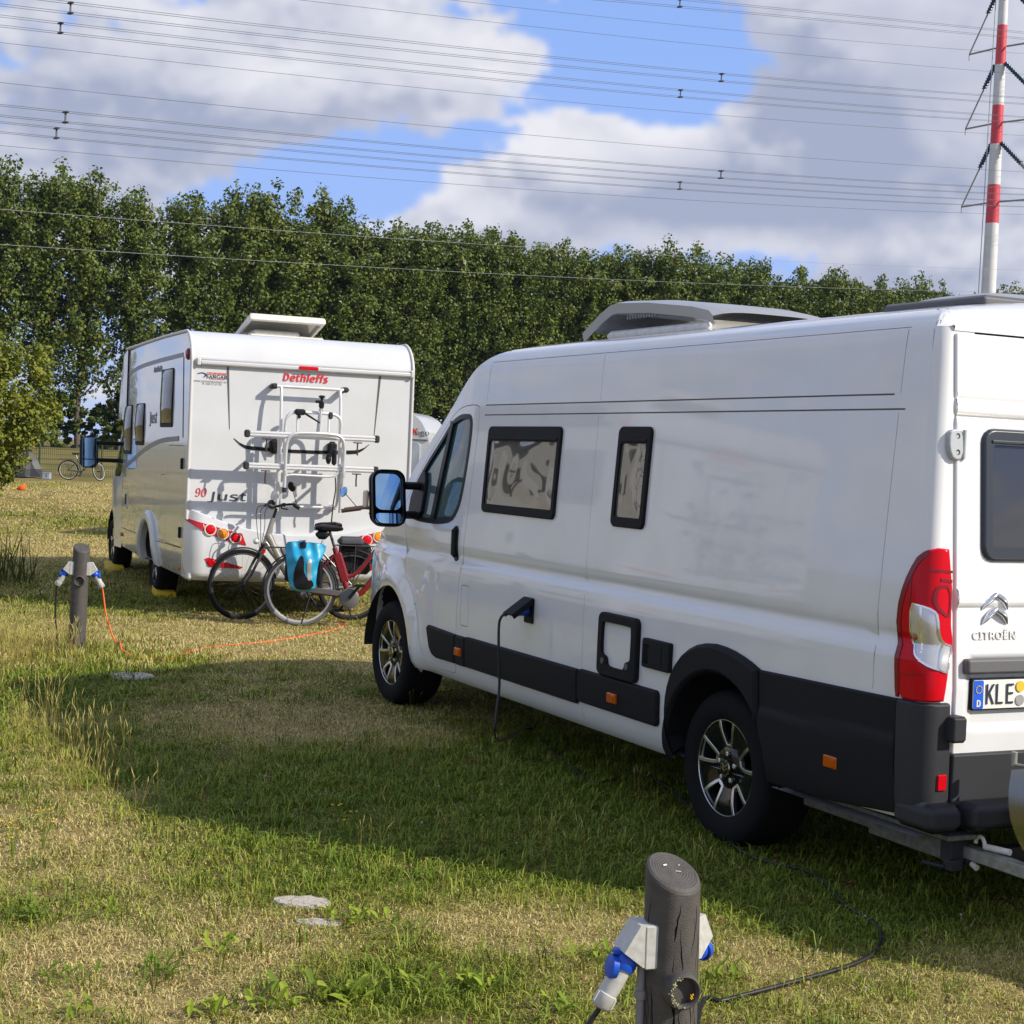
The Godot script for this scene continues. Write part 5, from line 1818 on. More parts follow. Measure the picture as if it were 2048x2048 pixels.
func build_far_caravan():
	var c := thing("caravan", "white touring caravan with red logo standing behind the motorhome", "caravan", Vector3(-1.74, land(-1.74, -28.0), -28.0), Basis(Vector3.UP, -0.12))
	var prof := smooth2([[-0.6, 0.45], [0.62, 0.45], [0.72, 0.9], [0.70, 1.5], [0.60, 2.0], [0.42, 2.30], [0.15, 2.42], [-0.6, 2.45]], 2)
	# x across the view, z along; rounded front towards +x
	var m := mb()
	var f := func(p: Vector2) -> Vector3: return Vector3(p.x, p.y, 1.05)
	var g := func(p: Vector2) -> Vector3: return Vector3(-p.x, p.y, -1.05)
	var body := smooth2([[-3.6, 0.45], [0.35, 0.45], [0.46, 0.62], [0.50, 1.3], [0.46, 1.75], [0.36, 2.1], [0.20, 2.32], [-0.1, 2.42], [-3.6, 2.45]], 2)
	surf(m, f, body, [], Vector2(0.4, 0.4))
	var mir := PackedVector2Array()
	for q in body: mir.append(Vector2(-q.x, q.y))
	surf(m, g, mir, [], Vector2(0.4, 0.4))
	skirt(m, f, body, 0.0, -2.1)
	part(c, "body", m, M.home_paint)
	var w := mb()
	panel(w, f, rr(-2.2, 1.3, 0.28, 1.88, 0.08), [], 0.03, 0.04, 0.01, Vector2(0.3, 0.3))
	part(c, "window", w, M.caravan_glass)
	var s := mb()
	panel(s, f, rr(-3.0, 1.905, 0.40, 1.925, 0.004), [], 0.02, 0.03, 0.0, Vector2(0.5, 0.3))
	part(c, "window_seal", s, M.grey_print)
	for x in [-1.6]:
		var t := mb()
		lathe(t, [[0.18, 0.0], [0.30, 0.02], [0.32, -0.05], [0.32, -0.15], [0.18, -0.18], [0.0, -0.02], [0.18, 0.0]], Transform3D(Basis(Vector3(1, 0, 0), Vector3(0, 0, 1), Vector3(0, -1, 0)), Vector3(x, 0.32, 1.0)), 28)
		part(c, "wheel", t, M.rubber)
	lettering(c, "logo_letters", "ogo", 0.085, M.grey_print, Transform3D(Basis(), Vector3(0.30, 2.035, 1.056)), 0.004, "Droid Sans", 400, 1.3)
	lettering(c, "logo_initial", "K", 0.11, M.red_print, Transform3D(Basis(), Vector3(0.17, 2.05, 1.056)), 0.004, "Droid Sans", 700, 1.2, 0.15)

# ---------------------------------------------------------------- bicycles; local x = forwards, y = up, rear hub above the origin
func bike_wheel(parent: Node3D, called: String, xf: Transform3D, tyre_mat: Material, rim_mat: Material):
	var w := Node3D.new()
	w.name = called
	parent.add_child(w, true)
	w.transform = xf
	var pts := []
	for i in 40: pts.append(Vector3(cos(TAU * i / 40.0), sin(TAU * i / 40.0), 0) * 0.328)
	var t := mb()
	tube(t, pts, 0.019, 8, true)
	part(w, "tyre", t, tyre_mat)
	var r := mb()
	lathe(r, [[0.312, 0.011], [0.296, 0.011], [0.292, 0.0], [0.296, -0.011], [0.312, -0.011], [0.312, 0.011]], Transform3D(Basis(Vector3(1, 0, 0), Vector3(0, 0, 1), Vector3(0, -1, 0)), Vector3.ZERO), 40)
	part(w, "rim", r, rim_mat)
	var s := mb()
	for i in 28:
		var a := TAU * i / 28.0
		var b := a + (0.5 if i % 4 < 2 else -0.5)
		var z := 0.025 if i % 2 == 0 else -0.025
		tube(s, [Vector3(cos(b) * 0.022, sin(b) * 0.022, z), Vector3(cos(a) * 0.294, sin(a) * 0.294, 0)], 0.0012, 4, false, false)
	tag(part(w, "spokes", s, M.bike_dark), "", "", "", "stuff")
	var h := mb()
	lathe(h, [[0.012, -0.06], [0.014, -0.03], [0.028, -0.03], [0.028, -0.022], [0.018, -0.018], [0.018, 0.018], [0.028, 0.022], [0.028, 0.03], [0.012, 0.03], [0.012, 0.06]], Transform3D(Basis(Vector3(1, 0, 0), Vector3(0, 0, 1), Vector3(0, -1, 0)), Vector3.ZERO), 12)
	part(w, "hub", h, M.bumper_grey)

func guard(parent: Node3D, xf: Transform3D, a0: float, a1: float, m: Material):
	var g := mb()
	var n := 22
	for i in n:
		var p := a0 + (a1 - a0) * i / n
		var q := a0 + (a1 - a0) * (i + 1) / n
		for e in [[-0.026, 0.352, 0.0, 0.368], [0.0, 0.368, 0.026, 0.352]]:
			var d0 := Vector3(cos(p), sin(p), 0)
			var d1 := Vector3(cos(q), sin(q), 0)
			g.flat(xf * (d0 * e[1] + Vector3(0, 0, e[0])), xf * (d1 * e[1] + Vector3(0, 0, e[0])), xf * (d1 * e[3] + Vector3(0, 0, e[2])), xf * (d0 * e[3] + Vector3(0, 0, e[2])))
	part(parent, "mudguard", g, m)

func saddle(b: Node3D, at: Vector3, mt: Material):
	var m := mb()
	var rows := [[-0.14, 0.0, 0.0, 0.02], [-0.12, 0.085, 0.02, 0.03], [-0.06, 0.09, 0.03, 0.045], [0.0, 0.055, 0.025, 0.04], [0.08, 0.025, 0.022, 0.035], [0.13, 0.016, 0.012, 0.02], [0.14, 0.0, 0.0, 0.0]]
	for i in rows.size() - 1:
		for k in 10:
			var q := []
			for e in [[i, k], [i, k + 1], [i + 1, k + 1], [i + 1, k]]:
				var a: float = TAU * e[1] / 10.0
				var r: Array = rows[e[0]]
				q.append(at + Vector3(r[0], r[2] * 0.5 + sin(a) * r[3] * (1.1 if sin(a) < 0.0 else 0.6), cos(a) * r[1]))
			m.flat(q[0], q[1], q[2], q[3])
	part(b, "saddle", m, mt)

func bike(called: String, label: String, at: Vector3, fwd: Vector3, lean: float, steer: float, style: String) -> Node3D:
	var x := fwd.normalized()
	var bs := Basis(x, Vector3.UP, x.cross(Vector3.UP)) * Basis(Vector3.RIGHT, lean)
	var b := thing(called, label, "bicycle", at, bs)
	var wb := 1.10
	var hub := 0.347
	var fm: Material = {"red": M.bike_red, "grey": M.bike_grey, "far": M.bike_far}[style]
	var rim: Material = M.alu if style != "grey" else M.bumper_grey
	bike_wheel(b, "rear_wheel", Transform3D(Basis(), Vector3(0, hub, 0)), M.tyre_grey if style == "red" else M.rubber, rim)
	var head_top := Vector3(0.80, 1.0, 0)
	var head_low := Vector3(0.88, 0.74, 0)
	var axis := (head_top - head_low).normalized()
	# steering parts turn about the head tube
	var st := Basis(axis, steer)
	var turn := func(p: Vector3) -> Vector3: return head_low + st * (p - head_low)
	bike_wheel(b, "front_wheel", Transform3D(st, turn.call(Vector3(wb, hub, 0))), M.tyre_grey if style == "red" else M.rubber, rim)
	var fr := mb()
	var bb := Vector3(0.47, 0.285, 0)
	var seat := Vector3(0.31, 0.76, 0)
	if style == "red":
		tube(fr, spline([head_low + axis * 0.04, Vector3(0.74, 0.56, 0), Vector3(0.60, 0.36, 0), bb], 5), 0.030, 10)
		tube(fr, spline([head_top - axis * 0.06, Vector3(0.68, 0.72, 0), Vector3(0.52, 0.52, 0), Vector3(0.39, 0.48, 0)], 5), 0.020, 10)
	elif style == "grey":
		tube(fr, spline([head_low + axis * 0.10, Vector3(0.74, 0.62, 0), Vector3(0.60, 0.40, 0), bb], 5), 0.042, 12)
		tube(fr, [head_low + axis * 0.02, Vector3(0.6, 0.42, 0)], 0.03, 10)
	else:
		tube(fr, [head_low + axis * 0.03, bb], 0.018, 8)
		tube(fr, [head_top - axis * 0.05, seat + Vector3(0.0, 0.0, 0)], 0.016, 8)
	tube(fr, [bb, seat], 0.026 if style == "red" else 0.018, 10)
	if style == "red": bx(fr, (bb + seat) * 0.5 + Vector3(-0.01, 0.05, 0), Vector3(0.09, 0.30, 0.06), 0.02, Basis(Vector3(0, 0, 1), 0.33))
	for z in [-0.055, 0.055]:
		tube(fr, [Vector3(0, hub, z), bb + Vector3(0, 0, z * 0.6)], 0.012, 8)
		tube(fr, [Vector3(0, hub, z), seat + Vector3(0, -0.08, z * 0.3)], 0.009, 8)
	tube(fr, [head_low, head_top], 0.024, 10)
	part(b, "frame", fr, fm)
	var fk := mb()
	for z in [-0.05, 0.05]:
		tube(fk, spline([turn.call(head_low + Vector3(0, -0.01, z * 0.8)), turn.call(Vector3(0.97, 0.56, z)), turn.call(Vector3(1.03, 0.44, z)), turn.call(Vector3(wb, hub, z))], 4), [0.016, 0.016, 0.016, 0.015, 0.015, 0.014, 0.014, 0.013, 0.013, 0.012, 0.012, 0.011, 0.010], 8)
	tube(fk, [turn.call(head_low + Vector3(0, 0.0, -0.05)), turn.call(head_low + Vector3(0, 0.0, 0.05))], 0.018, 8)
	part(b, "fork", fk, M.bike_dark if style != "red" else fm)
	# handlebar
	var hb := mb()
	var top := head_top + axis * 0.10
	tube(hb, [head_top, top], 0.015, 8)
	var back := 0.36 if style == "red" else (0.10 if style == "grey" else 0.08)
	var up := 0.06
	tube(hb, spline([turn.call(top + Vector3(-back, up - 0.03, -0.30)), turn.call(top + Vector3(-back * 0.5, up, -0.28)), turn.call(top + Vector3(0.04, up * 0.5, -0.12)), turn.call(top + Vector3(0.05, 0.0, 0)), turn.call(top + Vector3(0.04, up * 0.5, 0.12)), turn.call(top + Vector3(-back * 0.5, up, 0.28)), turn.call(top + Vector3(-back, up - 0.03, 0.30))], 4), 0.012, 8)
	var hn := part(b, "handlebar", hb, M.black if style != "red" else M.strap)
	for z in [-0.29, 0.29]:
		var g := mb()
		var e: Vector3 = turn.call(top + Vector3(-back * 1.02, up - 0.032, z * 1.035))
		var d: Vector3 = turn.call(top + Vector3(-back * 0.5, up, z * 0.965))
		tube(g, [e + (e - d) * 0.15, d + (e - d) * 0.15], 0.020, 8)
		part(hn, "grip", g, M.strap if style == "red" else M.black)
		if style != "far":
			var bl := mb()
			var o: Vector3 = turn.call(top + Vector3(0.0, up * 0.8, z * 0.62))
			tube(bl, spline([o, o + st * Vector3(0.04, -0.03, z * 0.1), d + st * Vector3(0.05, -0.05, 0)], 4), 0.007, 6)
			bx(bl, o, Vector3(0.04, 0.035, 0.05), 0.01)
			part(hn, "brake_lever", bl, M.black)
	if style != "far":
		# rear view mirror on a stalk
		var z := 0.30 if style == "red" else -0.30
		var mm := mb()
		var foot: Vector3 = turn.call(top + Vector3(-back * 0.8, up, z))
		var at2 := foot + (Vector3(-0.12, 0.13, 0.0) if style == "red" else Vector3(0.05, 0.17, 0.02))
		tube(mm, [foot, at2], 0.004, 6)
		var mn := part(hn, "mirror_stalk", mm, M.black)
		var md := mb()
		lathe(md, [[0.0, -0.012], [0.036, -0.010], [0.042, 0.0], [0.040, 0.008], [0.0, 0.010]], Transform3D(Basis(Vector3(0, 0, 1), 1.2) * Basis(Vector3(1, 0, 0), 0.7), at2).scaled_local(Vector3(1.25, 1, 1)), 18)
		part(mn, "mirror", md, M.black if style == "grey" else M.mirror)
	# seat post, saddle
	var sp := mb()
	tube(sp, [seat - (seat - bb).normalized() * 0.05, seat + (seat - bb).normalized() * 0.17], 0.014, 8)
	part(b, "seat_post", sp, M.alu if style != "red" else M.bike_dark)
	saddle(b, seat + (seat - bb).normalized() * 0.19, M.black)
	if style == "red":
		var sb := mb()
		bx(sb, seat + Vector3(-0.12, 0.12, 0), Vector3(0.13, 0.09, 0.10), 0.035)
		part(b, "saddle_bag", sb, M.black)
	guard(b, Transform3D(Basis(), Vector3(0, hub, 0)), 0.0, PI * 1.05, M.black)
	if style != "far":
		var ft := Transform3D(st, turn.call(Vector3(wb, hub, 0)))
		guard(b, ft, PI * 0.22, PI * 0.95, M.bumper_grey)
	# crank with motor, pedals, chain guard
	var cr := mb()
	var rad := 0.095 if style == "red" else 0.06
	lathe(cr, [[0.0, 0.085], [rad * 0.8, 0.083], [rad, 0.07], [rad, -0.05], [rad * 0.9, -0.06], [0.0, -0.06]], Transform3D(Basis(Vector3(1, 0, 0), Vector3(0, 0, 1), Vector3(0, -1, 0)), bb), 28)
	part(b, "motor", cr, M.bike_motor)
	for s in [-1.0, 1.0]:
		var ca := mb()
		var e := bb + Vector3(0.10 * s, 0.13 * s, 0.09 * s)
		tube(ca, [bb + Vector3(0, 0, 0.09 * s), e], [0.016, 0.012], 8)
		bx(ca, e + Vector3(0, 0, 0.05 * s), Vector3(0.10, 0.025, 0.09), 0.008)
		part(b, "crank", ca, M.black)
	var cg := mb()
	bx(cg, Vector3(0.25, 0.34, 0.062), Vector3(0.46, 0.055, 0.02), 0.008, Basis(Vector3(0, 0, 1), -0.10))
	part(b, "chain_guard", cg, M.grey_plastic)
	# rear rack
	var rk := mb()
	for z in [-0.06, 0.06]:
		tube(rk, [Vector3(-0.33, 0.74, z), Vector3(0.16, 0.75, z)], 0.006, 6)
		for px in [-0.2, -0.02]: tube(rk, [Vector3(px, 0.74, z), Vector3(0.0, hub, z * 1.1)], 0.005, 6)
	for px in [-0.33, -0.18, -0.04, 0.16]: tube(rk, [Vector3(px, 0.745, -0.06), Vector3(px, 0.745, 0.06)], 0.006, 6)
	part(b, "luggage_rack", rk, M.bike_dark)
	var rl := mb()
	bx(rl, Vector3(-0.36, 0.70, 0), Vector3(0.03, 0.05, 0.10), 0.012)
	part(b, "rear_light", rl, M.red_lamp)
	var ks := mb()
	tube(ks, [Vector3(0.10, 0.31, -0.05 if style != "red" else 0.05), Vector3(0.03, 0.02, -0.2 if style != "red" else 0.16)], 0.008, 6)
	part(b, "kickstand", ks, M.black)
	if style == "grey":
		var lp := mb()
		ball(lp, turn.call(head_low + Vector3(0.09, 0.03, 0)), Vector3(0.03, 0.03, 0.03), 8, 10)
		part(b, "headlamp", lp, M.alu)
		var cb := mb()
		for k in 3:
			var o: Vector3 = turn.call(top + Vector3(0.02, 0.02, -0.12 + 0.1 * k))
			tube(cb, spline([o, o + Vector3(0.13, -0.02, 0.02 * k), o + Vector3(0.14, -0.2, 0), head_low + Vector3(0.03, -0.02 - 0.05 * k, 0.02)], 5), 0.0035, 5)
		part(b, "brake_cable", cb, M.black)
		var ba := mb()
		bx(ba, Vector3(-0.05, 0.62, 0.10), Vector3(0.33, 0.32, 0.10), 0.04)
		part(b, "side_bag", ba, M.black)
		var top_bag := mb()
		bx(top_bag, Vector3(0.02, 0.79, 0.0), Vector3(0.26, 0.10, 0.14), 0.04)
		part(b, "luggage", top_bag, mat(Color(0.05, 0.055, 0.07), 0.7))
	return b

func build_bikes():
	M.bike_red = mat(Color(0.20, 0.010, 0.014), 0.25)
	M.bike_grey = mat(Color(0.30, 0.285, 0.26), 0.35, 0.4)
	M.bike_dark = mat(Color(0.06, 0.055, 0.055), 0.4, 0.3)
	M.bike_far = mat(Color(0.05, 0.05, 0.05), 0.4)
	M.bike_motor = mat(Color(0.12, 0.12, 0.125), 0.45)
	M.tyre_grey = mat(Color(0.13, 0.13, 0.125), 0.75)
	bike("bicycle", "red step-through electric bicycle standing behind the motorhome", Vector3(-1.985, 0, -15.15), Vector3(1, 0, -0.06), -0.03, 0.1, "red")
	bike("bicycle", "grey electric bicycle with thick down tube leaning beside the red one", Vector3(-1.56, 0, -15.82), Vector3(-1.04, 0, 0.36), 0.05, 0.22, "grey")
	bike("bicycle", "black city bicycle with pale rims parked at the far fence", Vector3(-15.9, land(-15.9, -57.0), -57.0), Vector3(1, 0, -0.1), 0.05, 1.1, "far")
	# blue pannier hung on the red bicycle's rack
	var at := Vector3(-1.94, 0.0, -15.03)
	var p := thing("pannier_bag", "bright blue roll-top pannier bag hanging on the red bicycle's rear rack", "bag", at)
	var outline := smooth2([[-0.185, 0.80], [-0.10, 0.815], [0.06, 0.81], [0.20, 0.795], [0.19, 0.72], [0.14, 0.62], [0.13, 0.45], [0.12, 0.38], [0.02, 0.335], [-0.08, 0.35], [-0.125, 0.42], [-0.15, 0.56], [-0.165, 0.68]], 1)
	var cloth := func(q: Vector2) -> Vector3:
		var t := clampf((q.y - 0.33) / 0.5, 0.0, 1.0)
		var wx := q.x / (0.14 + 0.04 * t)
		var full := 0.13 * pow(maxf(0.0, 1.0 - wx * wx * 0.8), 0.5) * (1.0 - 0.75 * smoothstep(0.6, 1.0, t)) * smoothstep(-0.02, 0.12, t)
		full += 0.010 * sin(q.x * 55.0 + q.y * 18.0) * smoothstep(0.3, 0.9, t) + 0.006 * sin(q.x * 23.0 - q.y * 41.0)
		return Vector3(q.x, q.y, full)
	var m := mb()
	surf(m, cloth, outline, [], Vector2(0.014, 0.014))
	skirt(m, cloth, outline, 0.0, -0.10, 0.03)
	var back := func(q: Vector2) -> Vector3: return Vector3(q.x, q.y, -0.03)
	surf(m, back, outline, [], Vector2(0.1, 0.1))
	part(p, "bag_body", m, mat(Color(0.012, 0.30, 0.52), 0.42))
	var d := mb()
	panel(d, cloth, smooth2([[-0.06, 0.60], [-0.02, 0.70], [0.015, 0.66], [0.02, 0.50], [0.10, 0.46], [0.11, 0.39], [0.0, 0.365], [-0.07, 0.39], [-0.085, 0.48]], 1), [], 0.004, 0.006, 0.0, Vector2(0.02, 0.02))
	part(p, "dark_pocket", d, M.black)
	var tp := mb()
	panel(tp, cloth, rr(-0.04, 0.755, 0.02, 0.812, 0.01), [], 0.006, 0.01, 0.0, Vector2(0.02, 0.02))
	part(p, "buckle", tp, M.black)
	var rf := mb()
	panel(rf, cloth, smooth2([[0.05, 0.66], [0.085, 0.66], [0.08, 0.52], [0.10, 0.48], [0.06, 0.45], [0.045, 0.52]], 1), [], 0.005, 0.006, 0.0, Vector2(0.02, 0.02))
	part(p, "reflective_patch", rf, mat(Color(0.5, 0.5, 0.48), 0.3, 0.6))
	for sx in [-0.15, 0.14]:
		var s := mb()
		bx(s, Vector3(sx, 0.54, -0.01), Vector3(0.06, 0.22, 0.06), 0.02)
		part(p, "side_pocket", s, M.black)

# ---------------------------------------------------------------- power posts
func plug_set(post: Node3D, sx: float, z_turn: float, with_plug: bool):
	# a grey-white socket box on the post's side (sx: +1 right, -1 left), opening obliquely downwards
	var f := func(p: Vector2) -> Vector3: return Vector3(sx * p.x, p.y, 0.036)
	var g := func(p: Vector2) -> Vector3: return Vector3(sx * p.x, p.y, -0.036)
	var out := poly([[0.045, 0.672], [0.088, 0.674], [0.125, 0.615], [0.080, 0.580], [0.045, 0.577]])
	var b := mb()
	var n := out.size()
	for k in 2:
		var fc: Callable = [f, g][k]
		var ix := Geometry2D.triangulate_polygon(out)
		for t in range(0, ix.size(), 3):
			var nn := Vector3(0, 0, 1 - 2 * k)
			b.tri(fc.call(out[ix[t]]), fc.call(out[ix[t + 1]]), fc.call(out[ix[t + 2]]), nn, nn, nn)
	for i in n: b.flat(f.call(out[i]), f.call(out[(i + 1) % n]), g.call(out[(i + 1) % n]), g.call(out[i]))
	bx(b, Vector3(sx * 0.060, 0.624, 0.0), Vector3(0.034, 0.099, 0.078), 0.004)
	var box_node := part(post, "socket_box", b, M.plug_white)
	box_node.rotation.y = z_turn
	var dir := Vector3(sx * 0.50, -0.866, 0.0).normalized()
	var o := Vector3(sx * 0.100, 0.600, 0.0)
	var xf := Transform3D(basis_to(dir), o)
	var c := mb()
	lathe(c, [[0.020, -0.005], [0.027, 0.0], [0.028, 0.025], [0.026, 0.034], [0.023, 0.034], [0.023, 0.0]], xf, 24)
	part(box_node, "socket_collar", c, M.plug_blue)
	var lid := mb()
	var hinge := o + Vector3(sx * 0.030, 0.010, 0)
	var hang := Vector3(sx * 0.20, -1.0, 0).normalized()
	var disc := Basis(Vector3(0, 0, 1), Vector3(sx, 0.2, 0).normalized(), Vector3(0, 0, 1).cross(Vector3(sx, 0.2, 0).normalized()))
	lathe(lid, [[0.0, 0.006], [0.022, 0.006], [0.027, 0.003], [0.028, -0.010], [0.024, -0.012], [0.022, -0.002], [0.0, -0.002]], Transform3D(disc, hinge + hang * 0.034 + Vector3(sx * 0.006, 0, 0)), 22)
	bx(lid, hinge + Vector3(-sx * 0.006, 0.0, 0), Vector3(0.030, 0.013, 0.024), 0.004)
	part(box_node, "socket_lid", lid, M.plug_blue)

func plug(called: String, label: String, at: Vector3, basis: Basis, sx: float):
	var t := thing(called, label, "plug", at, basis, "")
	var dir := Vector3(sx * 0.50, -0.866, 0.0).normalized()
	var o := Vector3(sx * 0.100, 0.600, 0.0) + dir * 0.034
	var xf := Transform3D(basis_to(dir), o)
	var m := mb()
	lathe(m, [[0.0, 0.0], [0.0225, 0.0], [0.0225, 0.05], [0.021, 0.062], [0.024, 0.064], [0.024, 0.092], [0.018, 0.098], [0.0, 0.098]], xf, 24)
	part(t, "plug_body", m, M.plug_white)
	for k in 3:
		var r := mb()
		var a := TAU * k / 3.0
		box(r, Transform3D(basis_to(dir), o + dir * 0.078 + basis_to(dir) * Vector3(cos(a), 0, sin(a)) * 0.0245), Vector3(0.006, 0.026, 0.006), 0.002)
		part(t, "grip_rib", r, M.plug_white)
	return at + basis * (o + dir * 0.096)

func post(label: String, at: Vector3, turn: float, fine: bool, tilt := Basis()) -> Node3D:
	var p := thing("power_post", label, "power post", at, tilt * Basis(Vector3.UP, turn), "electricity posts of the camping pitches")
	var rad := 0.0618
	var high := 0.785
	var slope := Vector2(-0.14, -0.50)      # the sawn top falls towards the front
	var top_at := func(x: float, z: float) -> float: return high + slope.x * x + slope.y * z
	var wall := func(q: Vector2) -> Vector3:     # q.x: metres round the post
		var a := -q.x / rad
		var r := rad * (1.0 + 0.05 * (1.0 - q.y / high)) + 0.0008 * sin(a * 7.0 + q.y * 9.0)
		var y := q.y
		var t := smoothstep(0.55, high, q.y)
		y += (slope.x * cos(a) + slope.y * -sin(a) * -1.0) * rad * t * t
		return Vector3(cos(a) * r, y, sin(a) * r)
	var m := mb()
	var round_ := TAU * rad
	var cracks := []
	if fine:
		rng.seed = 31
		for i in 46:
			var x := rng.randf_range(0.02, round_ - 0.02)
			if i < 34: x = rng.randf_range(round_ * 0.5 + 0.01, round_ - 0.02)
			var y := rng.randf_range(0.12, 0.70)
			var n := rng.randi_range(4, 9)
			var l := PackedVector2Array()
			for k in n:
				l.append(Vector2(x, y))
				x += rng.randfn(0.0, 0.0030)
				y += rng.randf_range(0.016, 0.028)
				if y > 0.76: break
			if l.size() < 3: continue
			var left := PackedVector2Array()
			var right := PackedVector2Array()
			for k in l.size():
				var w: float = rng.randf_range(0.0010, 0.0023) * sin(PI * (k + 0.25) / (l.size() - 0.5))
				left.append(l[k] + Vector2(-w, 0))
				right.append(l[k] + Vector2(w, 0))
			right.reverse()
			left.append_array(right)
			cracks.append(left)
	surf(m, wall, poly([[0.0, -0.05], [round_, -0.05], [round_, high - 0.010], [0.0, high - 0.010]]), cracks, Vector2(round_ / (64.0 if fine else 28.0), 0.03))
	for c in cracks: skirt(m, wall, c, 0.0, -0.005, 0.05)
	# rounded rim and sawn top with year rings
	var rings := [[rad, -0.010], [rad - 0.0025, -0.004], [rad - 0.008, 0.0]]
	var q := rad - 0.008
	var k2 := 0
	while q > 0.005:
		q -= 0.0030
		k2 += 1
		rings.append([maxf(q, 0.0), -0.0009 if k2 % 2 == 1 else 0.0])
	rings.append([0.0, 0.0])
	var segs := 64 if fine else 24
	for i in rings.size() - 1:
		for k in segs:
			var e := []
			for g in [[i, k], [i, k + 1], [i + 1, k + 1], [i + 1, k]]:
				var a: float = TAU * g[1] / segs
				var r: float = rings[g[0]][0]
				if g[0] > 3: r *= 1.0 + 0.05 * sin(a * 3.0 + 1.0) * r / rad + 0.02 * sin(a * 7.0)
				var x := cos(a) * r
				var z := sin(a) * r
				e.append(Vector3(x, top_at.call(x, z) + rings[g[0]][1], z))
			m.flat(e[0], e[1], e[2], e[3])
	part(p, "post_body", m, M.post)
	if fine:
		var core := mb()
		tube(core, [Vector3(0, 0.0, 0), Vector3(0, 0.70, 0)], rad - 0.0035, 32)
		part(p, "crack_core", core, M.seam)
	# round boss like a sawn branch
	var b := mb()
	lathe(b, [[0.046, 0.03], [0.041, 0.072], [0.039, 0.084], [0.035, 0.088], [0.031, 0.084], [0.030, 0.066], [0.0, 0.066]], Transform3D(Basis(Vector3(1, 0, 0), Vector3(0, 0, 1), Vector3(0, -1, 0)), Vector3(0, 0.535, 0)), 32)
	part(p, "branch_stub", b, M.post)
	return p

func build_posts():
	M.post = grit(worn(mat(Color(0.082, 0.075, 0.068), 0.66), noise_tex(0.02, Color(0.62, 0.6, 0.58), Color(1, 1, 1), 256, 5, 14), 5.0), 0.15, 5.0, 0.3)
	var near_at := Vector3(0.405, 0, -3.55)
	var p := post("dark wood-look power post at the front edge beside the camera", near_at, 0.30, true, Basis(Vector3(0, 0, 1), 0.012))
	plug_set(p, -1.0, 0.0, true)
	plug_set(p, 1.0, 0.62, false)
	var pipe := mb()
	tube(pipe, [Vector3(-0.070, 0.58, 0.0), Vector3(-0.070, 0.0, 0.0)], 0.0095, 12)
	lathe(pipe, [[0.0095, 0.0], [0.014, 0.002], [0.014, 0.02], [0.0095, 0.022]], Transform3D(Basis(), Vector3(-0.070, 0.498, 0)), 8)
	part(p, "conduit", pipe, M.grey_pipe)
	var dr := mb()
	for q in [[-0.016, 0.012, 0.012, 0.004, 0.5], [0.010, -0.004, 0.013, 0.0025, -0.6], [0.02, 0.016, 0.005, 0.002, 0.0]]:
		box(dr, Transform3D(Basis(Vector3.UP, q[4]), Vector3(q[0], 0.7865 - 0.14 * q[0] + 0.50 * q[1], -q[1])) * Transform3D(Basis(Vector3(1, 0, 0), 0.46), Vector3.ZERO), Vector3(q[2], 0.002, q[3]), 0.0008)
	tag(part(p, "bird_dropping", dr, mat(Color(0.75, 0.75, 0.73), 0.8)), "", "", "", "stuff")
	var moss := mb(true)
	for i in 46:
		var a := rng.randf_range(1.9, 4.6) + rng.randf_range(-0.2, 0.2)
		var r := rng.randf_range(0.028, 0.037)
		moss.col = Color(0.30, 0.29, 0.10).lerp(Color(0.42, 0.42, 0.26), rng.randf())
		ball(moss, Vector3(cos(a) * r, 0.535 + sin(a) * r, 0.083 + rng.randf() * 0.006), Vector3.ONE * rng.randf_range(0.001, 0.003), 4, 6)
	moss.col = Color(0.75, 0.42, 0.02)
	for i in 9: ball(moss, Vector3(0.020 + rng.randf_range(-0.004, 0.004), 0.524 + rng.randf_range(-0.007, 0.007), 0.078), Vector3.ONE * rng.randf_range(0.0015, 0.003), 4, 6)
	tag(part(p, "lichen", moss, M.vcol), "", "", "", "stuff")
	var b := Basis(Vector3(0, 0, 1), 0.012) * Basis(Vector3.UP, 0.30)
	ends.near = plug("power_plug", "grey-white plug with black cable in the near post's left socket", near_at, b, -1.0)
	var far_at := Vector3(-3.44, 0, -12.72)
	var tilt := Basis(Vector3(0, 0, 1), -0.022)
	var q := post("dark wood-look power post in tall grass left of the motorhome", far_at, 0.20, false, tilt)
	q.scale = Vector3.ONE * 1.06
	plug_set(q, -1.0, 0.0, true)
	plug_set(q, 1.0, 0.0, true)
	var b2 := tilt * Basis(Vector3.UP, 0.20) * 1.06
	ends.far_l = plug("power_plug", "white plug with black cable in the far post's left socket", far_at, b2, -1.0)
	ends.far_r = plug("power_plug", "white plug with orange cable in the far post's right socket", far_at, b2, 1.0)

var ends := {}
func ground_at(px: float, py: float, lift := 0.0) -> Vector3:
	var d := toward(px, py)
	return CAMERA_AT + d * ((lift - CAMERA_AT.y) / d.y)

func cable(label: String, pts: Array, r: float, m: Material):
	var c := mb()
	tube(c, spline(pts, 8), r, 8)
	var o := part(self, "power_cable", c, m)
	tag(o, label, "cable")

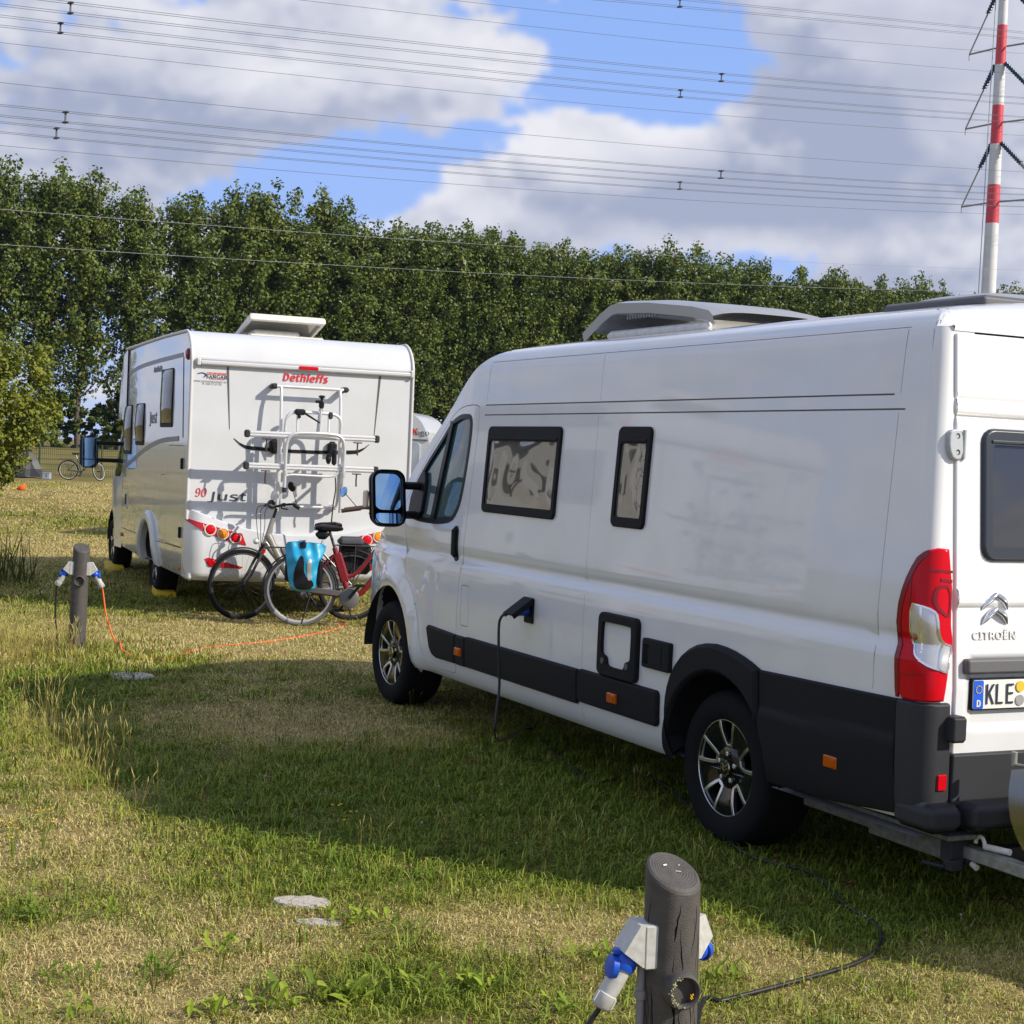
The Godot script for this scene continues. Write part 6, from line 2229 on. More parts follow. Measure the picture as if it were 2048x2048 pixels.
func build_cables():
	var n: Vector3 = ends.near
	cable("black cable hanging from the near post's left plug", [n, n + Vector3(-0.03, -0.05, 0.004), n + Vector3(-0.10, -0.17, 0.02), n + Vector3(-0.19, -0.36, 0.05), n + Vector3(-0.26, -0.485, 0.1), n + Vector3(-0.5, -0.49, 0.2)], 0.0065, M.cable)
	var l: Vector3 = ends.far_l
	cable("black cable hanging from the far post into the grass", [l, l + Vector3(-0.005, -0.06, 0), l + Vector3(-0.005, -0.25, 0), Vector3(l.x + 0.02, 0.06, l.z), Vector3(l.x + 0.08, 0.02, l.z + 0.1)], 0.008, M.cable)
	var r: Vector3 = ends.far_r
	var end := ground_at(275, 1315, 0.015)
	var mid := ground_at(245, 1300, 0.06)
	var oc := [r, r + Vector3(0.012, -0.06, 0), r + Vector3(0.05, -0.24, 0.02), r + Vector3(0.13, -0.42, 0.05), mid.lerp(r, 0.12), mid, end]
	for q in [[330, 1318], [413, 1295], [517, 1285], [585, 1276], [652, 1263], [683, 1254], [690, 1246], [672, 1240], [650, 1225]]: oc.append(ground_at(q[0], q[1], 0.005))
	cable("orange cable running from the far post across the dry grass to the bicycles", oc, 0.0062, M.orange_cable)
	var v := VAN_AT + van_basis * Vector3(2.13, 0.845, 0.17)
	var vc := [v, v + van_basis * Vector3(-0.02, -0.03, 0.05), v + van_basis * Vector3(-0.025, -0.12, 0.06), v + van_basis * Vector3(-0.01, -0.4, 0.05), v + van_basis * Vector3(0.01, -0.70, 0.06)]
	for q in [[1055, 1455], [1085, 1482], [1115, 1512], [1180, 1560], [1225, 1560], [1265, 1548], [1330, 1570], [1480, 1700], [1620, 1745], [1695, 1812]]: vc.append(ground_at(q[0], q[1], 0.018))
	for q in [[1752, 1848], [1762, 1885], [1717, 1924], [1563, 1970], [1450, 2000], [1400, 2020]]: vc.append(ground_at(q[0], q[1], 0.02))
	vc.append(Vector3(0.47, 0.05, -3.6))
	cable("black cable from the van's power inlet trailing through the shaded grass", vc, 0.0075, M.cable)
	# blue connector plugged into the van
	var t := thing("power_plug", "blue plug pushed into the van's power inlet under its lid", "plug", VAN_AT, van_basis)
	var m := mb()
	lathe(m, [[0.0, 0.0], [0.026, 0.0], [0.026, 0.035], [0.021, 0.045], [0.020, 0.075], [0.014, 0.10], [0.0, 0.10]], Transform3D(Basis(Vector3(1, 0, 0), Vector3(0, -0.15, 1).normalized(), Vector3(0, -1, -0.15).normalized()), Vector3(2.14, 0.852, 0.065)), 20)
	part(t, "plug_body", m, M.plug_blue)

# ---------------------------------------------------------------- trees
func leaf(m: Mb, at: Vector3, out: Vector3, size: float):
	# one folded leaf spray: two triangles on a random plane leaning outwards
	var n := (out + Vector3(rng.randfn(0, 0.75), rng.randfn(0.35, 0.6), rng.randfn(0, 0.75))).normalized()
	var x := n.cross(Vector3(rng.randf_range(-1, 1), rng.randf_range(-1, 1), rng.randf_range(-1, 1))).normalized()
	var y := n.cross(x)
	var s := size * rng.randf_range(0.65, 1.25)
	var a := at + y * s * 0.6
	var b := at - y * s * 0.6
	var c := at + x * s * 0.42 + n * s * 0.10
	var d := at - x * s * 0.42 + n * s * 0.10
	m.tri(a, c, b, (n + x * 0.25).normalized(), (n + x * 0.35).normalized(), (n + x * 0.25).normalized())
	m.tri(a, b, d, (n - x * 0.25).normalized(), (n - x * 0.25).normalized(), (n - x * 0.35).normalized())

func poplar(sd: int, bare: float) -> Array:
	# returns [trunk mesh, crown mesh] of a tree 26 m high
	rng.seed = 100 + sd
	var tr := mb()
	var high := 26.0
	var wob := func(h: float) -> Vector3: return Vector3(0.35 * sin(h * 0.28 + sd), h, 0.35 * cos(h * 0.23 + sd * 2.0))
	var pts := []
	var rad := []
	for i in 14:
		var h := high * 0.93 * i / 13.0
		pts.append(wob.call(h))
		rad.append(0.30 * (1.0 - 0.9 * i / 13.0) + 0.02)
	tube(tr, pts, rad, 8)
	var cr := mb(true)
	var n := 58
	for k in n:
		var h := lerpf(bare, high * 0.93, pow((k + rng.randf()) / n, 0.9))
		var t := (h - bare) / (high - bare)
		var reach := (1.0 + 2.9 * pow(maxf(0.0, sin(PI * clampf(0.10 + 0.86 * t, 0.0, 1.0))), 0.75)) * rng.randf_range(0.65, 1.15)
		if t > 0.85: reach *= 0.8
		var a := k * 2.39996 + rng.randf_range(-0.4, 0.4)
		var dir := Vector3(cos(a), 0, sin(a))
		var base: Vector3 = wob.call(h)
		var rise := reach * rng.randf_range(0.7, 1.5)
		var tip := base + dir * reach + Vector3(0, rise, 0)
		var mid := base + dir * reach * 0.55 + Vector3(0, rise * 0.40, 0)
		tube(tr, [base, mid, tip], [0.075 * (1.2 - t), 0.045 * (1.2 - t), 0.015], 5, false, false)
		var clumps := 4 + int(reach * 1.6)
		for c in clumps:
			var f := (c + 0.6) / clumps
			var p := base.lerp(mid, f * 2.0) if f < 0.5 else mid.lerp(tip, f * 2.0 - 1.0)
			p += Vector3(rng.randfn(0, 0.36), rng.randfn(0.15, 0.40), rng.randfn(0, 0.36)) * (0.6 + f)
			var rr3 := rng.randf_range(0.45, 1.0)
			var tone := rng.randf()
			var cnt := int(30.0 * rr3 / 0.6)
			if t < 0.25: cnt = int(cnt * (0.62 if sd < 3 else 0.9))
			for q in cnt:
				var o := Vector3(rng.randfn(0, 1), rng.randfn(0, 1), rng.randfn(0, 1)).normalized() * pow(rng.randf(), 0.4)
				var g := Color(0.058, 0.098, 0.020).lerp(Color(0.155, 0.195, 0.036), clampf(tone * 0.7 + rng.randf() * 0.45, 0, 1))
				if rng.randf() < 0.04: g = Color(0.19, 0.17, 0.035)
				if rng.randf() < (0.10 if t > 0.75 else 0.03): g = Color(0.27, 0.29, 0.20)
				cr.col = g
				leaf(cr, p + Vector3(o.x * rr3, o.y * rr3 * 1.25, o.z * rr3), o, 0.33)
	# tip
	for q in 150:
		cr.col = Color(0.08, 0.11, 0.02).lerp(Color(0.15, 0.17, 0.04), rng.randf())
		if rng.randf() < 0.12: cr.col = Color(0.27, 0.29, 0.2)
		leaf(cr, wob.call(high * rng.randf_range(0.90, 1.0)) + Vector3(rng.randfn(0, 0.4), 0, rng.randfn(0, 0.4)), Vector3.UP * 0.4, 0.30)
	return [tr.mesh(), cr.mesh()]

func shrub_mesh(sd: int, size: Vector3, leaves: int, leaf_size: float, c0: Color, c1: Color, belly := 0.35) -> ArrayMesh:
	rng.seed = sd
	var m := mb(true)
	var centres := []
	var k := int(leaves / 60.0)
	for i in k:
		var a := rng.randf() * TAU
		var y := pow(rng.randf(), 0.8)
		var r := pow(rng.randf(), 0.42) * sqrt(maxf(0.06, 1.0 - pow(absf(y * 1.25 - belly), 2.2)))
		if belly > 0.6: r *= 0.50 + 0.5 * smoothstep(0.05, 0.55, y)
		centres.append(Vector3(cos(a) * r * size.x, y * size.y, sin(a) * r * size.z))
	for c in centres:
		var tone := rng.randf()
		var s := rng.randf_range(0.10, 0.20) * size.x * 0.8
		var out := Vector3(c.x, (c.y - size.y * 0.4), c.z).normalized()
		for q in 60:
			var o := Vector3(rng.randfn(0, 1), rng.randfn(0, 1), rng.randfn(0, 1)).normalized() * pow(rng.randf(), 0.4)
			m.col = c0.lerp(c1, clampf(tone * 0.6 + rng.randf() * 0.5, 0, 1))
			leaf(m, c + o * s, out, leaf_size)
	return m.mesh()

var seen_trees := 0
func ordinal(n: int) -> String:
	var small := ["", "first", "second", "third", "fourth", "fifth", "sixth", "seventh", "eighth", "ninth", "tenth", "eleventh", "twelfth", "thirteenth", "fourteenth", "fifteenth", "sixteenth", "seventeenth", "eighteenth", "nineteenth"]
	var tens := ["", "", "twent", "thirt", "fort", "fift", "sixt", "sevent", "eight", "ninet"]
	if n < 20: return small[n]
	return tens[n / 10] + ("ieth" if n % 10 == 0 else "y-" + small[n % 10])

func build_trees():
	M.leaf = StandardMaterial3D.new()
	M.leaf.vertex_color_use_as_albedo = true
	M.leaf.roughness = 0.55
	M.leaf.metallic_specular = 0.35
	M.leaf.backlight_enabled = true
	M.leaf.backlight = Color(0.55, 0.60, 0.25)
	M.bark = worn(mat(Color(0.13, 0.115, 0.095), 0.9), noise_tex(0.02, Color(0.45, 0.43, 0.4), Color(1, 1, 1), 256, 4, 30), 0.5)
	var kinds := []
	for i in 6: kinds.append(poplar(i, 4.0 if i < 3 else 2.6))
	rng.seed = 41
	# the row runs from the left, nearer, to the right, farther
	var a := Vector3(-64, 0, -141)
	var b := Vector3(104, 0, -232)
	var spacing := 4.3
	var count := int(a.distance_to(b) / spacing)
	var words := ["tall", "broad", "slender", "shaggy", "dense", "open", "crooked", "upright", "ragged", "full", "narrow", "leaning"]
	for i in count:
		var t := float(i) / count
		for row in 2:
			if row == 1 and t < 0.20: continue
			var p := a.lerp(b, t + rng.randf_range(-0.003, 0.003)) + Vector3(0.476, 0, -0.88) * (row * 6.0 + rng.randf_range(-0.8, 0.8)) + Vector3(2.2, 0, -1.2) * row
			var k: Array = kinds[(i * 5 + row * 3 + i / 4) % 3 + (0 if t < 0.3 else (3 if (i + row) % 3 else 0))]
			var s := rng.randf_range(0.91, 1.02) * (1.03 if t < 0.25 else 0.96)
			var rel := p - CAMERA_AT
			var px := 1024.0 + FOCAL * rel.dot(cam_x) / rel.dot(cam_f)
			var kind_label := ""
			if px < -40.0: kind_label = "poplar tree beyond the left picture edge"
			elif px > 2090.0: kind_label = "poplar tree beyond the right picture edge"
			elif row == 0:
				seen_trees += 1
				kind_label = "%s poplar of the front row counted from the left" % ordinal(seen_trees)
			else:
				kind_label = "poplar of the rear row behind the %s front-row poplar" % ordinal(seen_trees)
			var o := thing("poplar_tree", kind_label, "tree", Vector3(p.x, land(p.x, p.z) - 0.1, p.z), Basis(Vector3.UP, rng.randf() * TAU).scaled(Vector3(s * rng.randf_range(0.95, 1.12), s, s * rng.randf_range(0.95, 1.12))), "poplars in the long row behind the meadow")
			part(o, "trunk", k[0], M.bark)
			part(o, "crown", k[1], M.leaf)
	# undergrowth below the poplars
	var low := []
	for i in 3: low.append(shrub_mesh(60 + i, Vector3(3.0, 5.2, 2.4), 3600, 0.34, Color(0.045, 0.075, 0.014), Color(0.14, 0.175, 0.032)))
	for i in int(count * 1.75):
		var t := float(i) / (count * 1.75)
		var p := a.lerp(b, t) + Vector3(-0.476, 0, 0.88) * rng.randf_range(-3.0, 2.0)
		var o := thing("hedge_shrub", "%s shrub from the left in the undergrowth below the poplars" % ordinal(i + 1), "shrub", Vector3(p.x, land(p.x, p.z) - 0.2, p.z), Basis(Vector3.UP, rng.randf() * TAU).scaled(Vector3(1, rng.randf_range(0.6, 1.2), 1)), "undergrowth below the poplars")
		part(o, "foliage", low[i % 3], M.leaf)
	# the big bush at the left edge
	var bush := thing("bush", "large green bush at the left edge of the meadow", "bush", Vector3(-13.3, 0.05, -38.5))
	part(bush, "foliage", shrub_mesh(77, Vector3(2.25, 3.75, 2.1), 22000, 0.10, Color(0.07, 0.105, 0.016), Color(0.24, 0.25, 0.034), 0.80), M.leaf)
	var st := mb()
	for i in 7:
		var q := i * 0.9
		tube(st, [Vector3(cos(q) * 0.15, 0, sin(q) * 0.15), Vector3(cos(q) * 0.5, 1.2, sin(q) * 0.5), Vector3(cos(q) * 0.9, 2.6, sin(q) * 0.9)], [0.04, 0.03, 0.01], 6)
	part(bush, "stems", st, M.bark)
	var weed := thing("bush", "dark spiky tuft of tall weeds at the left edge", "weeds", Vector3(-6.15, 0, -18.4))
	var wm := mb(true)
	rng.seed = 9
	for i in 260:
		var x := rng.randfn(0, 0.28)
		var z := rng.randfn(0, 0.28)
		var h := rng.randf_range(0.25, 0.75)
		wm.col = Color(0.06, 0.09, 0.02).lerp(Color(0.14, 0.13, 0.04), rng.randf())
		var d := Vector3(rng.randfn(0, 0.15), h, rng.randfn(0, 0.15))
		var w := Vector3(rng.randf_range(-1, 1), 0, rng.randf_range(-1, 1)).normalized() * 0.012
		var base := Vector3(x, 0, z)
		var nn := w.cross(d).normalized()
		wm.tri(base - w, base + w, base + d, nn, nn, nn)
	part(weed, "leaves", wm, M.leaf)

# ---------------------------------------------------------------- far end of the meadow
func build_far_yard():
	# wire fence
	var z := -61.0
	var f := thing("wire_fence", "low wire mesh fence behind the black city bicycle", "fence", Vector3(-20.5, land(-17, z), z))
	var mesh := mb()
	var i := 0
	while i * 0.075 < 9.5:
		var x := i * 0.075
		tube(mesh, [Vector3(x, 0.03, 0), Vector3(x, 1.22, 0)], 0.006, 4, false, false)
		i += 1
	for k in 7: tube(mesh, [Vector3(0, 0.05 + k * 0.195, 0.01), Vector3(9.5, 0.05 + k * 0.195, 0.01)], 0.006, 4, false, false)
	tag(part(f, "wire_mesh", mesh, M.fence), "", "", "", "stuff")
	for k in 5:
		var p := mb()
		tube(p, [Vector3(k * 2.375, 0, 0.03), Vector3(k * 2.375, 1.3, 0.03)], 0.03, 8)
		part(f, "fence_post", p, M.fence)
	# something under a dark tarpaulin
	var t := thing("covered_load", "dark grey tarpaulin cover draped to a point beside the black bicycle", "tarpaulin", Vector3(-17.9, land(-17.9, -57.4), -57.4))
	var m := mb()
	rng.seed = 12
	var rings := []
	for r in 7:
		var row := []
		var tt := r / 6.0
		for k in 18:
			var a := TAU * k / 18.0
			var rad := lerpf(1.0, 0.10, pow(tt, 0.85)) * (1.0 + 0.16 * sin(k * 2.7 + r) + rng.randf_range(-0.05, 0.05))
			row.append(Vector3(cos(a) * rad + tt * 0.12, 1.72 * tt + 0.04, sin(a) * rad * 0.7))
		rings.append(row)
	for r in 6:
		for k in 18:
			var j := (k + 1) % 18
			m.flat(rings[r][k], rings[r][j], rings[r + 1][j], rings[r + 1][k])
	part(t, "cover", m, mat(Color(0.035, 0.037, 0.042), 0.42))
	var sg := mb()
	lathe(sg, [[0.0, 0.03], [0.30, 0.028], [0.32, 0.0], [0.0, 0.0]], Transform3D(Basis(Vector3(1.25, 0, 0), Vector3(0, 0, 1), Vector3(0, -0.75, 0)), Vector3(-0.42, 0.84, 0.66)), 24)
	part(t, "oval_badge", sg, mat(Color(0.62, 0.70, 0.66), 0.4))
	var sg2 := mb()
	lathe(sg2, [[0.30, 0.032], [0.33, 0.02], [0.33, 0.0]], Transform3D(Basis(Vector3(1.25, 0, 0), Vector3(0, 0, 1), Vector3(0, -0.75, 0)), Vector3(-0.42, 0.84, 0.665)), 24)
	part(t, "badge_rim", sg2, mat(Color(0.03, 0.20, 0.12), 0.4))
	var bxn := thing("storage_box", "small pale grey box on the ground beside the black bicycle's wheel", "box", Vector3(-16.55, land(-16.5, -57), -56.6))
	var bm := mb()
	bx(bm, Vector3(0, 0.11, 0), Vector3(0.26, 0.22, 0.25), 0.015)
	part(bxn, "body", bm, mat(Color(0.30, 0.33, 0.40), 0.5))
	var bl := mb()
	bx(bl, Vector3(0, 0.225, 0), Vector3(0.28, 0.03, 0.27), 0.01)
	part(bxn, "lid", bl, mat(Color(0.24, 0.27, 0.34), 0.5))
	var hd := mb()
	bx(hd, Vector3(0.02, 0.13, 0.128), Vector3(0.03, 0.09, 0.012), 0.004)
	part(bxn, "handle", hd, M.dark_print)
	var toy := thing("toy_scoop", "small orange plastic toy lying on the grass under the bush", "toy", ground_at(46, 985, 0.08) * Vector3(1, 0, 1) + Vector3(0, 0.12, 0))
	var tm := mb()
	lathe(tm, [[0.0, 0.0], [0.10, 0.01], [0.16, 0.12], [0.15, 0.12], [0.09, 0.02], [0.0, 0.012]], Transform3D(Basis(Vector3(0, 0, 1), 0.5), Vector3(0, 0.03, 0)), 16)
	part(toy, "bowl", tm, M.orange_cable)
	var th := mb()
	tube(th, [Vector3(-0.1, 0.10, 0), Vector3(-0.28, 0.05, 0.05)], 0.022, 8)
	part(toy, "handle", th, M.yellow)

# ---------------------------------------------------------------- pylon and overhead lines
const POLE_AT := Vector3(36.7, 0, -126.0)
var line_dir := Vector3(-0.754, 0, 0.656).normalized()
var arm_dir := Vector3(0.656, 0, 0.754).normalized()

func on_plane(px: float, py: float, p0: Vector3) -> Vector3:   # a sight line met with the upright plane of one conductor
	var d := toward(px, py)
	return CAMERA_AT + d * ((p0 - CAMERA_AT).dot(arm_dir) / d.dot(arm_dir))

func conductor(label: String, px: Array, shift: float, gap: Array, group := "overhead line conductors", s0 := -30.0, s1 := 175.0, called := "overhead_wire"):
	var p0 := POLE_AT + arm_dir * shift
	var q := []
	for e in px:
		var w := on_plane(e[0], e[1], p0)
		q.append([(w - p0).dot(line_dir), w.y])
	var y_at := func(s: float) -> float:
		var x0: float = q[0][0]
		var x1: float = q[1][0]
		var x2: float = q[2][0]
		return q[0][1] * (s - x1) * (s - x2) / ((x0 - x1) * (x0 - x2)) + q[1][1] * (s - x0) * (s - x2) / ((x1 - x0) * (x1 - x2)) + q[2][1] * (s - x0) * (s - x1) / ((x2 - x0) * (x2 - x1))
	var which := 0
	for g in gap:
		var pts := []
		for i in 31:
			var s := lerpf(s0, s1, i / 30.0)
			pts.append(p0 + line_dir * s + Vector3(0, y_at.call(s) + g[1], 0) + arm_dir * g[0])
		var m := mb()
		tube(m, pts, 0.008 if shift > 8.0 else 0.0115, 5, false, false)
		var o := part(self, called, m, M.pale_wire if shift > 8.0 else M.wire)
		tag(o, label if gap.size() == 1 else "%s %s" % [["upper far", "upper near", "lower far", "lower near"][which], label], "power line", group)
		which += 1
	return y_at

func spacer(label: String, px: float, py: float, shift: float, h: float):
	var p0 := POLE_AT + arm_dir * shift
	var w := on_plane(px, py, p0)
	var t := thing("line_spacer", label, "spacer", w - Vector3(0, h * 0.5, 0), Basis(line_dir, Vector3.UP, line_dir.cross(Vector3.UP)), "spacers on the bundled conductors")
	var m := mb()
	bx(m, Vector3(0, h * 0.5, 0), Vector3(0.07, h, 0.07), 0.01)
	for y in [0.0, h]: bx(m, Vector3(0, y, 0), Vector3(0.16, 0.07, 0.34), 0.01)
	part(t, "spacer_frame", m, M.wire)

func build_pylon():
	M.wire = mat(Color(0.085, 0.09, 0.105), 0.6, 0.2)
	M.fence = mat(Color(0.03, 0.05, 0.03), 0.6)
	M.pole_white = worn(mat(Color(0.70, 0.71, 0.72), 0.45), noise_tex(0.01, Color(0.85, 0.85, 0.85), Color(1, 1, 1), 256, 4, 44), 0.3)
	M.pole_red = mat(Color(0.60, 0.055, 0.075), 0.45)
	M.insulator = mat(Color(0.02, 0.06, 0.11), 0.35)
	var base := land(POLE_AT.x, POLE_AT.z)
	var t := thing("pylon", "white tubular power pylon with red bands and braced insulator arms", "pylon", Vector3(POLE_AT.x, base, POLE_AT.z))
	# heights of the band edges, read on the pole's own upright line
	var hs := []
	for e in [[1983.5, 447], [1987, 370], [1991, 289], [1995.5, 211], [1999.5, 130], [2003.5, 51]]:
		var d := toward(e[0], e[1])
		hs.append(CAMERA_AT.y + d.y * (POLE_AT.z / d.z) - base)
	var step: float = hs[1] - hs[0]
	hs.append(hs[5] + step)
	hs.append(hs[6] + step)
	hs.append(hs[7] + step)
	var rad := func(y: float) -> float: return lerpf(0.70, 0.31, clampf(y / 44.0, 0.0, 1.0))
	var y0 := -0.3
	for i in hs.size():
		var m := mb()
		lathe(m, [[rad.call(y0), y0], [rad.call(hs[i]), hs[i]]], Transform3D(), 24)
		part(t, "pole_band", m, M.pole_white if i % 2 == 0 else M.pole_red, "white pole section" if i % 2 == 0 else "red pole section")
		y0 = hs[i]
	for i in [1, 3, 5]:
		var h: float = lerpf(hs[i], hs[i - 1], 0.45)
		if i == 5: h = lerpf(hs[5], hs[4], 0.55)
		var top: float = h + 4.6
		for s in [-1.0, 1.0]:
			var l := 2.85 if s < 0.0 else 5.2
			var tip: Vector3 = arm_dir * s * l + Vector3(0, h - 0.1, 0)
			var foot: Vector3 = arm_dir * s * 0.5 + Vector3(0, h, 0)
			var hd: Vector3 = arm_dir * s * 0.45 + Vector3(0, top, 0)
			var st := mb()
			tube(st, [foot, tip], 0.075, 8)
			part(t, "arm_strut", st, M.pole_grey)
			var br := mb()
			tube(br, [tip, tip.lerp(hd, 0.62)], 0.065 if s < 0 else 0.15, 8)
			part(t, "arm_brace", br, M.pole_grey)
			var ins := mb()
			var pr := []
			var ln: float = tip.lerp(hd, 0.62).distance_to(hd)
			for k in 20: pr.append([0.21 if k % 2 == 0 else 0.13, ln * k / 19.0])
			lathe(ins, pr, Transform3D(basis_to(hd - tip), tip.lerp(hd, 0.62)), 10)
			part(t, "insulator", ins, M.insulator)
			var cl := mb()
			tube(cl, [tip, tip + Vector3(0, -0.5, 0)], 0.04, 6)
			part(t, "suspension_clamp", cl, M.pole_grey)
	var lad := mb()
	tube(lad, [Vector3(-0.95, 0, 0.2), Vector3(-0.62, 44, 0.2)], 0.035, 6)
	part(t, "ladder_rail", lad, M.pole_grey)
	# conductors: picture points on each wire give its height along the line
	var quad := [[-0.2, 0.22], [0.2, 0.22], [-0.2, -0.22], [0.2, -0.22]]
	var L := -2.85
	var R := 5.2
	conductor("lowest single wire reaching the pylon's bottom left arm", [[0, 291], [700, 352], [1935, 426]], L, [[0, 0]])
	conductor("single wire reaching the pylon's middle left arm", [[0, 85], [700, 161.5], [1949, 266]], L, [[0, 0]])
	conductor("single wire reaching the pylon's upper left arm", [[903, 0], [1400, 54], [1953, 101]], L, [[0, 0]])
	conductor("single wire crossing the sky between the upper and lower bundles", [[0, 165], [700, 236.5], [1978, 340]], 1.0, [[0, 0]])
	conductor("single wire high above the upper bundles", [[601, 0], [1400, 89], [1978, 143]], 1.0, [[0, 0]])
	conductor("wire of the topmost bundle in the upper right sky", [[1360, 6], [1700, 38], [1993, 66]], R, quad)
	conductor("wire of the first upper bundle over the motorhome", [[141, 16], [700, 80], [1442, 155]], R, quad)
	conductor("wire of the second upper bundle over the motorhome", [[121, 56], [700, 121], [1743, 219]], R - 4.0, quad)
	conductor("wire of the first lower bundle above the trees", [[0, 221], [700, 288.5], [1443, 349]], R, quad)
	conductor("wire of the second lower bundle above the trees", [[0, 254.5], [700, 320], [1743, 395]], R - 4.0, quad)
	conductor("thin upper wire crossing in front of the poplars", [[0, 418.5], [700, 471], [1431, 516]], 9.0, [[0, 0]])
	conductor("thin lower wire crossing in front of the poplars", [[0, 489], [700, 532], [1887, 582]], 9.0, [[0, 0]])
	spacer("spacer at the left on the first upper bundle", 141, 16, R, 0.44)
	spacer("spacer at the left on the second upper bundle", 121, 56, R - 4.0, 0.44)
	spacer("spacer at the left on the first lower bundle", 131, 234.5, R, 0.44)
	spacer("spacer at the left on the second lower bundle", 113, 266.5, R - 4.0, 0.44)
	spacer("spacer at the right on the first upper bundle", 1443, 155, R, 0.44)
	spacer("spacer at the right on the second upper bundle", 1361, 187, R - 4.0, 0.44)
	spacer("spacer at the right on the first lower bundle", 1442, 349, R, 0.44)
	spacer("spacer at the right on the second lower bundle", 1360, 371, R - 4.0, 0.44)
	spacer("spacer at the right on the topmost bundle", 1360, 6, R, 0.44)

# ---------------------------------------------------------------- grass and weeds
func tuft(sd: int, blades: int, spread: float, high: float, width: float, droop: float) -> ArrayMesh:
	rng.seed = sd
	var m := mb(true)
	for i in blades:
		var a := rng.randf() * TAU
		var r := spread * sqrt(rng.randf())
		var base := Vector3(cos(a) * r, -0.004, sin(a) * r)
		var h := high * rng.randf_range(0.35, 1.0)
		var b := rng.randf() * TAU
		var lean := Vector3(cos(b), 0, sin(b)) * h * rng.randf_range(0.15, droop)
		var w := Vector3(-sin(b), 0, cos(b)) * width * rng.randf_range(0.6, 1.2) * 0.5
		if rng.randf() < 0.5: w = Vector3(rng.randf_range(-1, 1), 0, rng.randf_range(-1, 1)).normalized() * width * 0.5
		var p1 := base + Vector3(0, h * 0.6, 0) + lean * 0.35
		var p2 := base + Vector3(0, h * (1.0 - 0.25 * droop), 0) + lean
		var n := w.cross(p1 - base).normalized()
		n = (n + Vector3.UP * 0.9).normalized()
		var k := rng.randf_range(0.65, 1.2)
		m.col = Color(k, k * rng.randf_range(0.92, 1.05), k * rng.randf_range(0.8, 1.1))
		m.tri(base - w, base + w, p1 + w * 0.8, n, n, n)
		m.tri(base - w, p1 + w * 0.8, p1 - w * 0.8, n, n, n)
		m.tri(p1 - w * 0.8, p1 + w * 0.8, p2, n, n, n)
	return m.mesh()

func scatter(called: String, label: String, meshes: Array, list: Array, mt: Material):
	# list: [transform, colour, which mesh]
	for k in meshes.size():
		var mine := []
		for e in list:
			if e[2] == k: mine.append(e)
		if mine.is_empty(): continue
		var mm := MultiMesh.new()
		mm.transform_format = MultiMesh.TRANSFORM_3D
		mm.use_colors = true
		mm.mesh = meshes[k]
		mm.instance_count = mine.size()
		for i in mine.size():
			mm.set_instance_transform(i, mine[i][0])
			mm.set_instance_color(i, mine[i][1])
		var o := MultiMeshInstance3D.new()
		o.name = numbered(called)
		o.multimesh = mm
		o.material_override = mt
		add_child(o)
		tag(o, label, "grass", "", "stuff")

func blocked(x: float, z: float) -> bool:
	for q in [[-0.72, -5.895, 0.13, 0.075], [-0.63, -5.66, 0.10, 0.045]]:
		var dx: float = (x - q[0]) / q[2]
		var dz: float = (z - q[1]) / q[3]
		if dx * dx + dz * dz < 1.0: return true
	return false

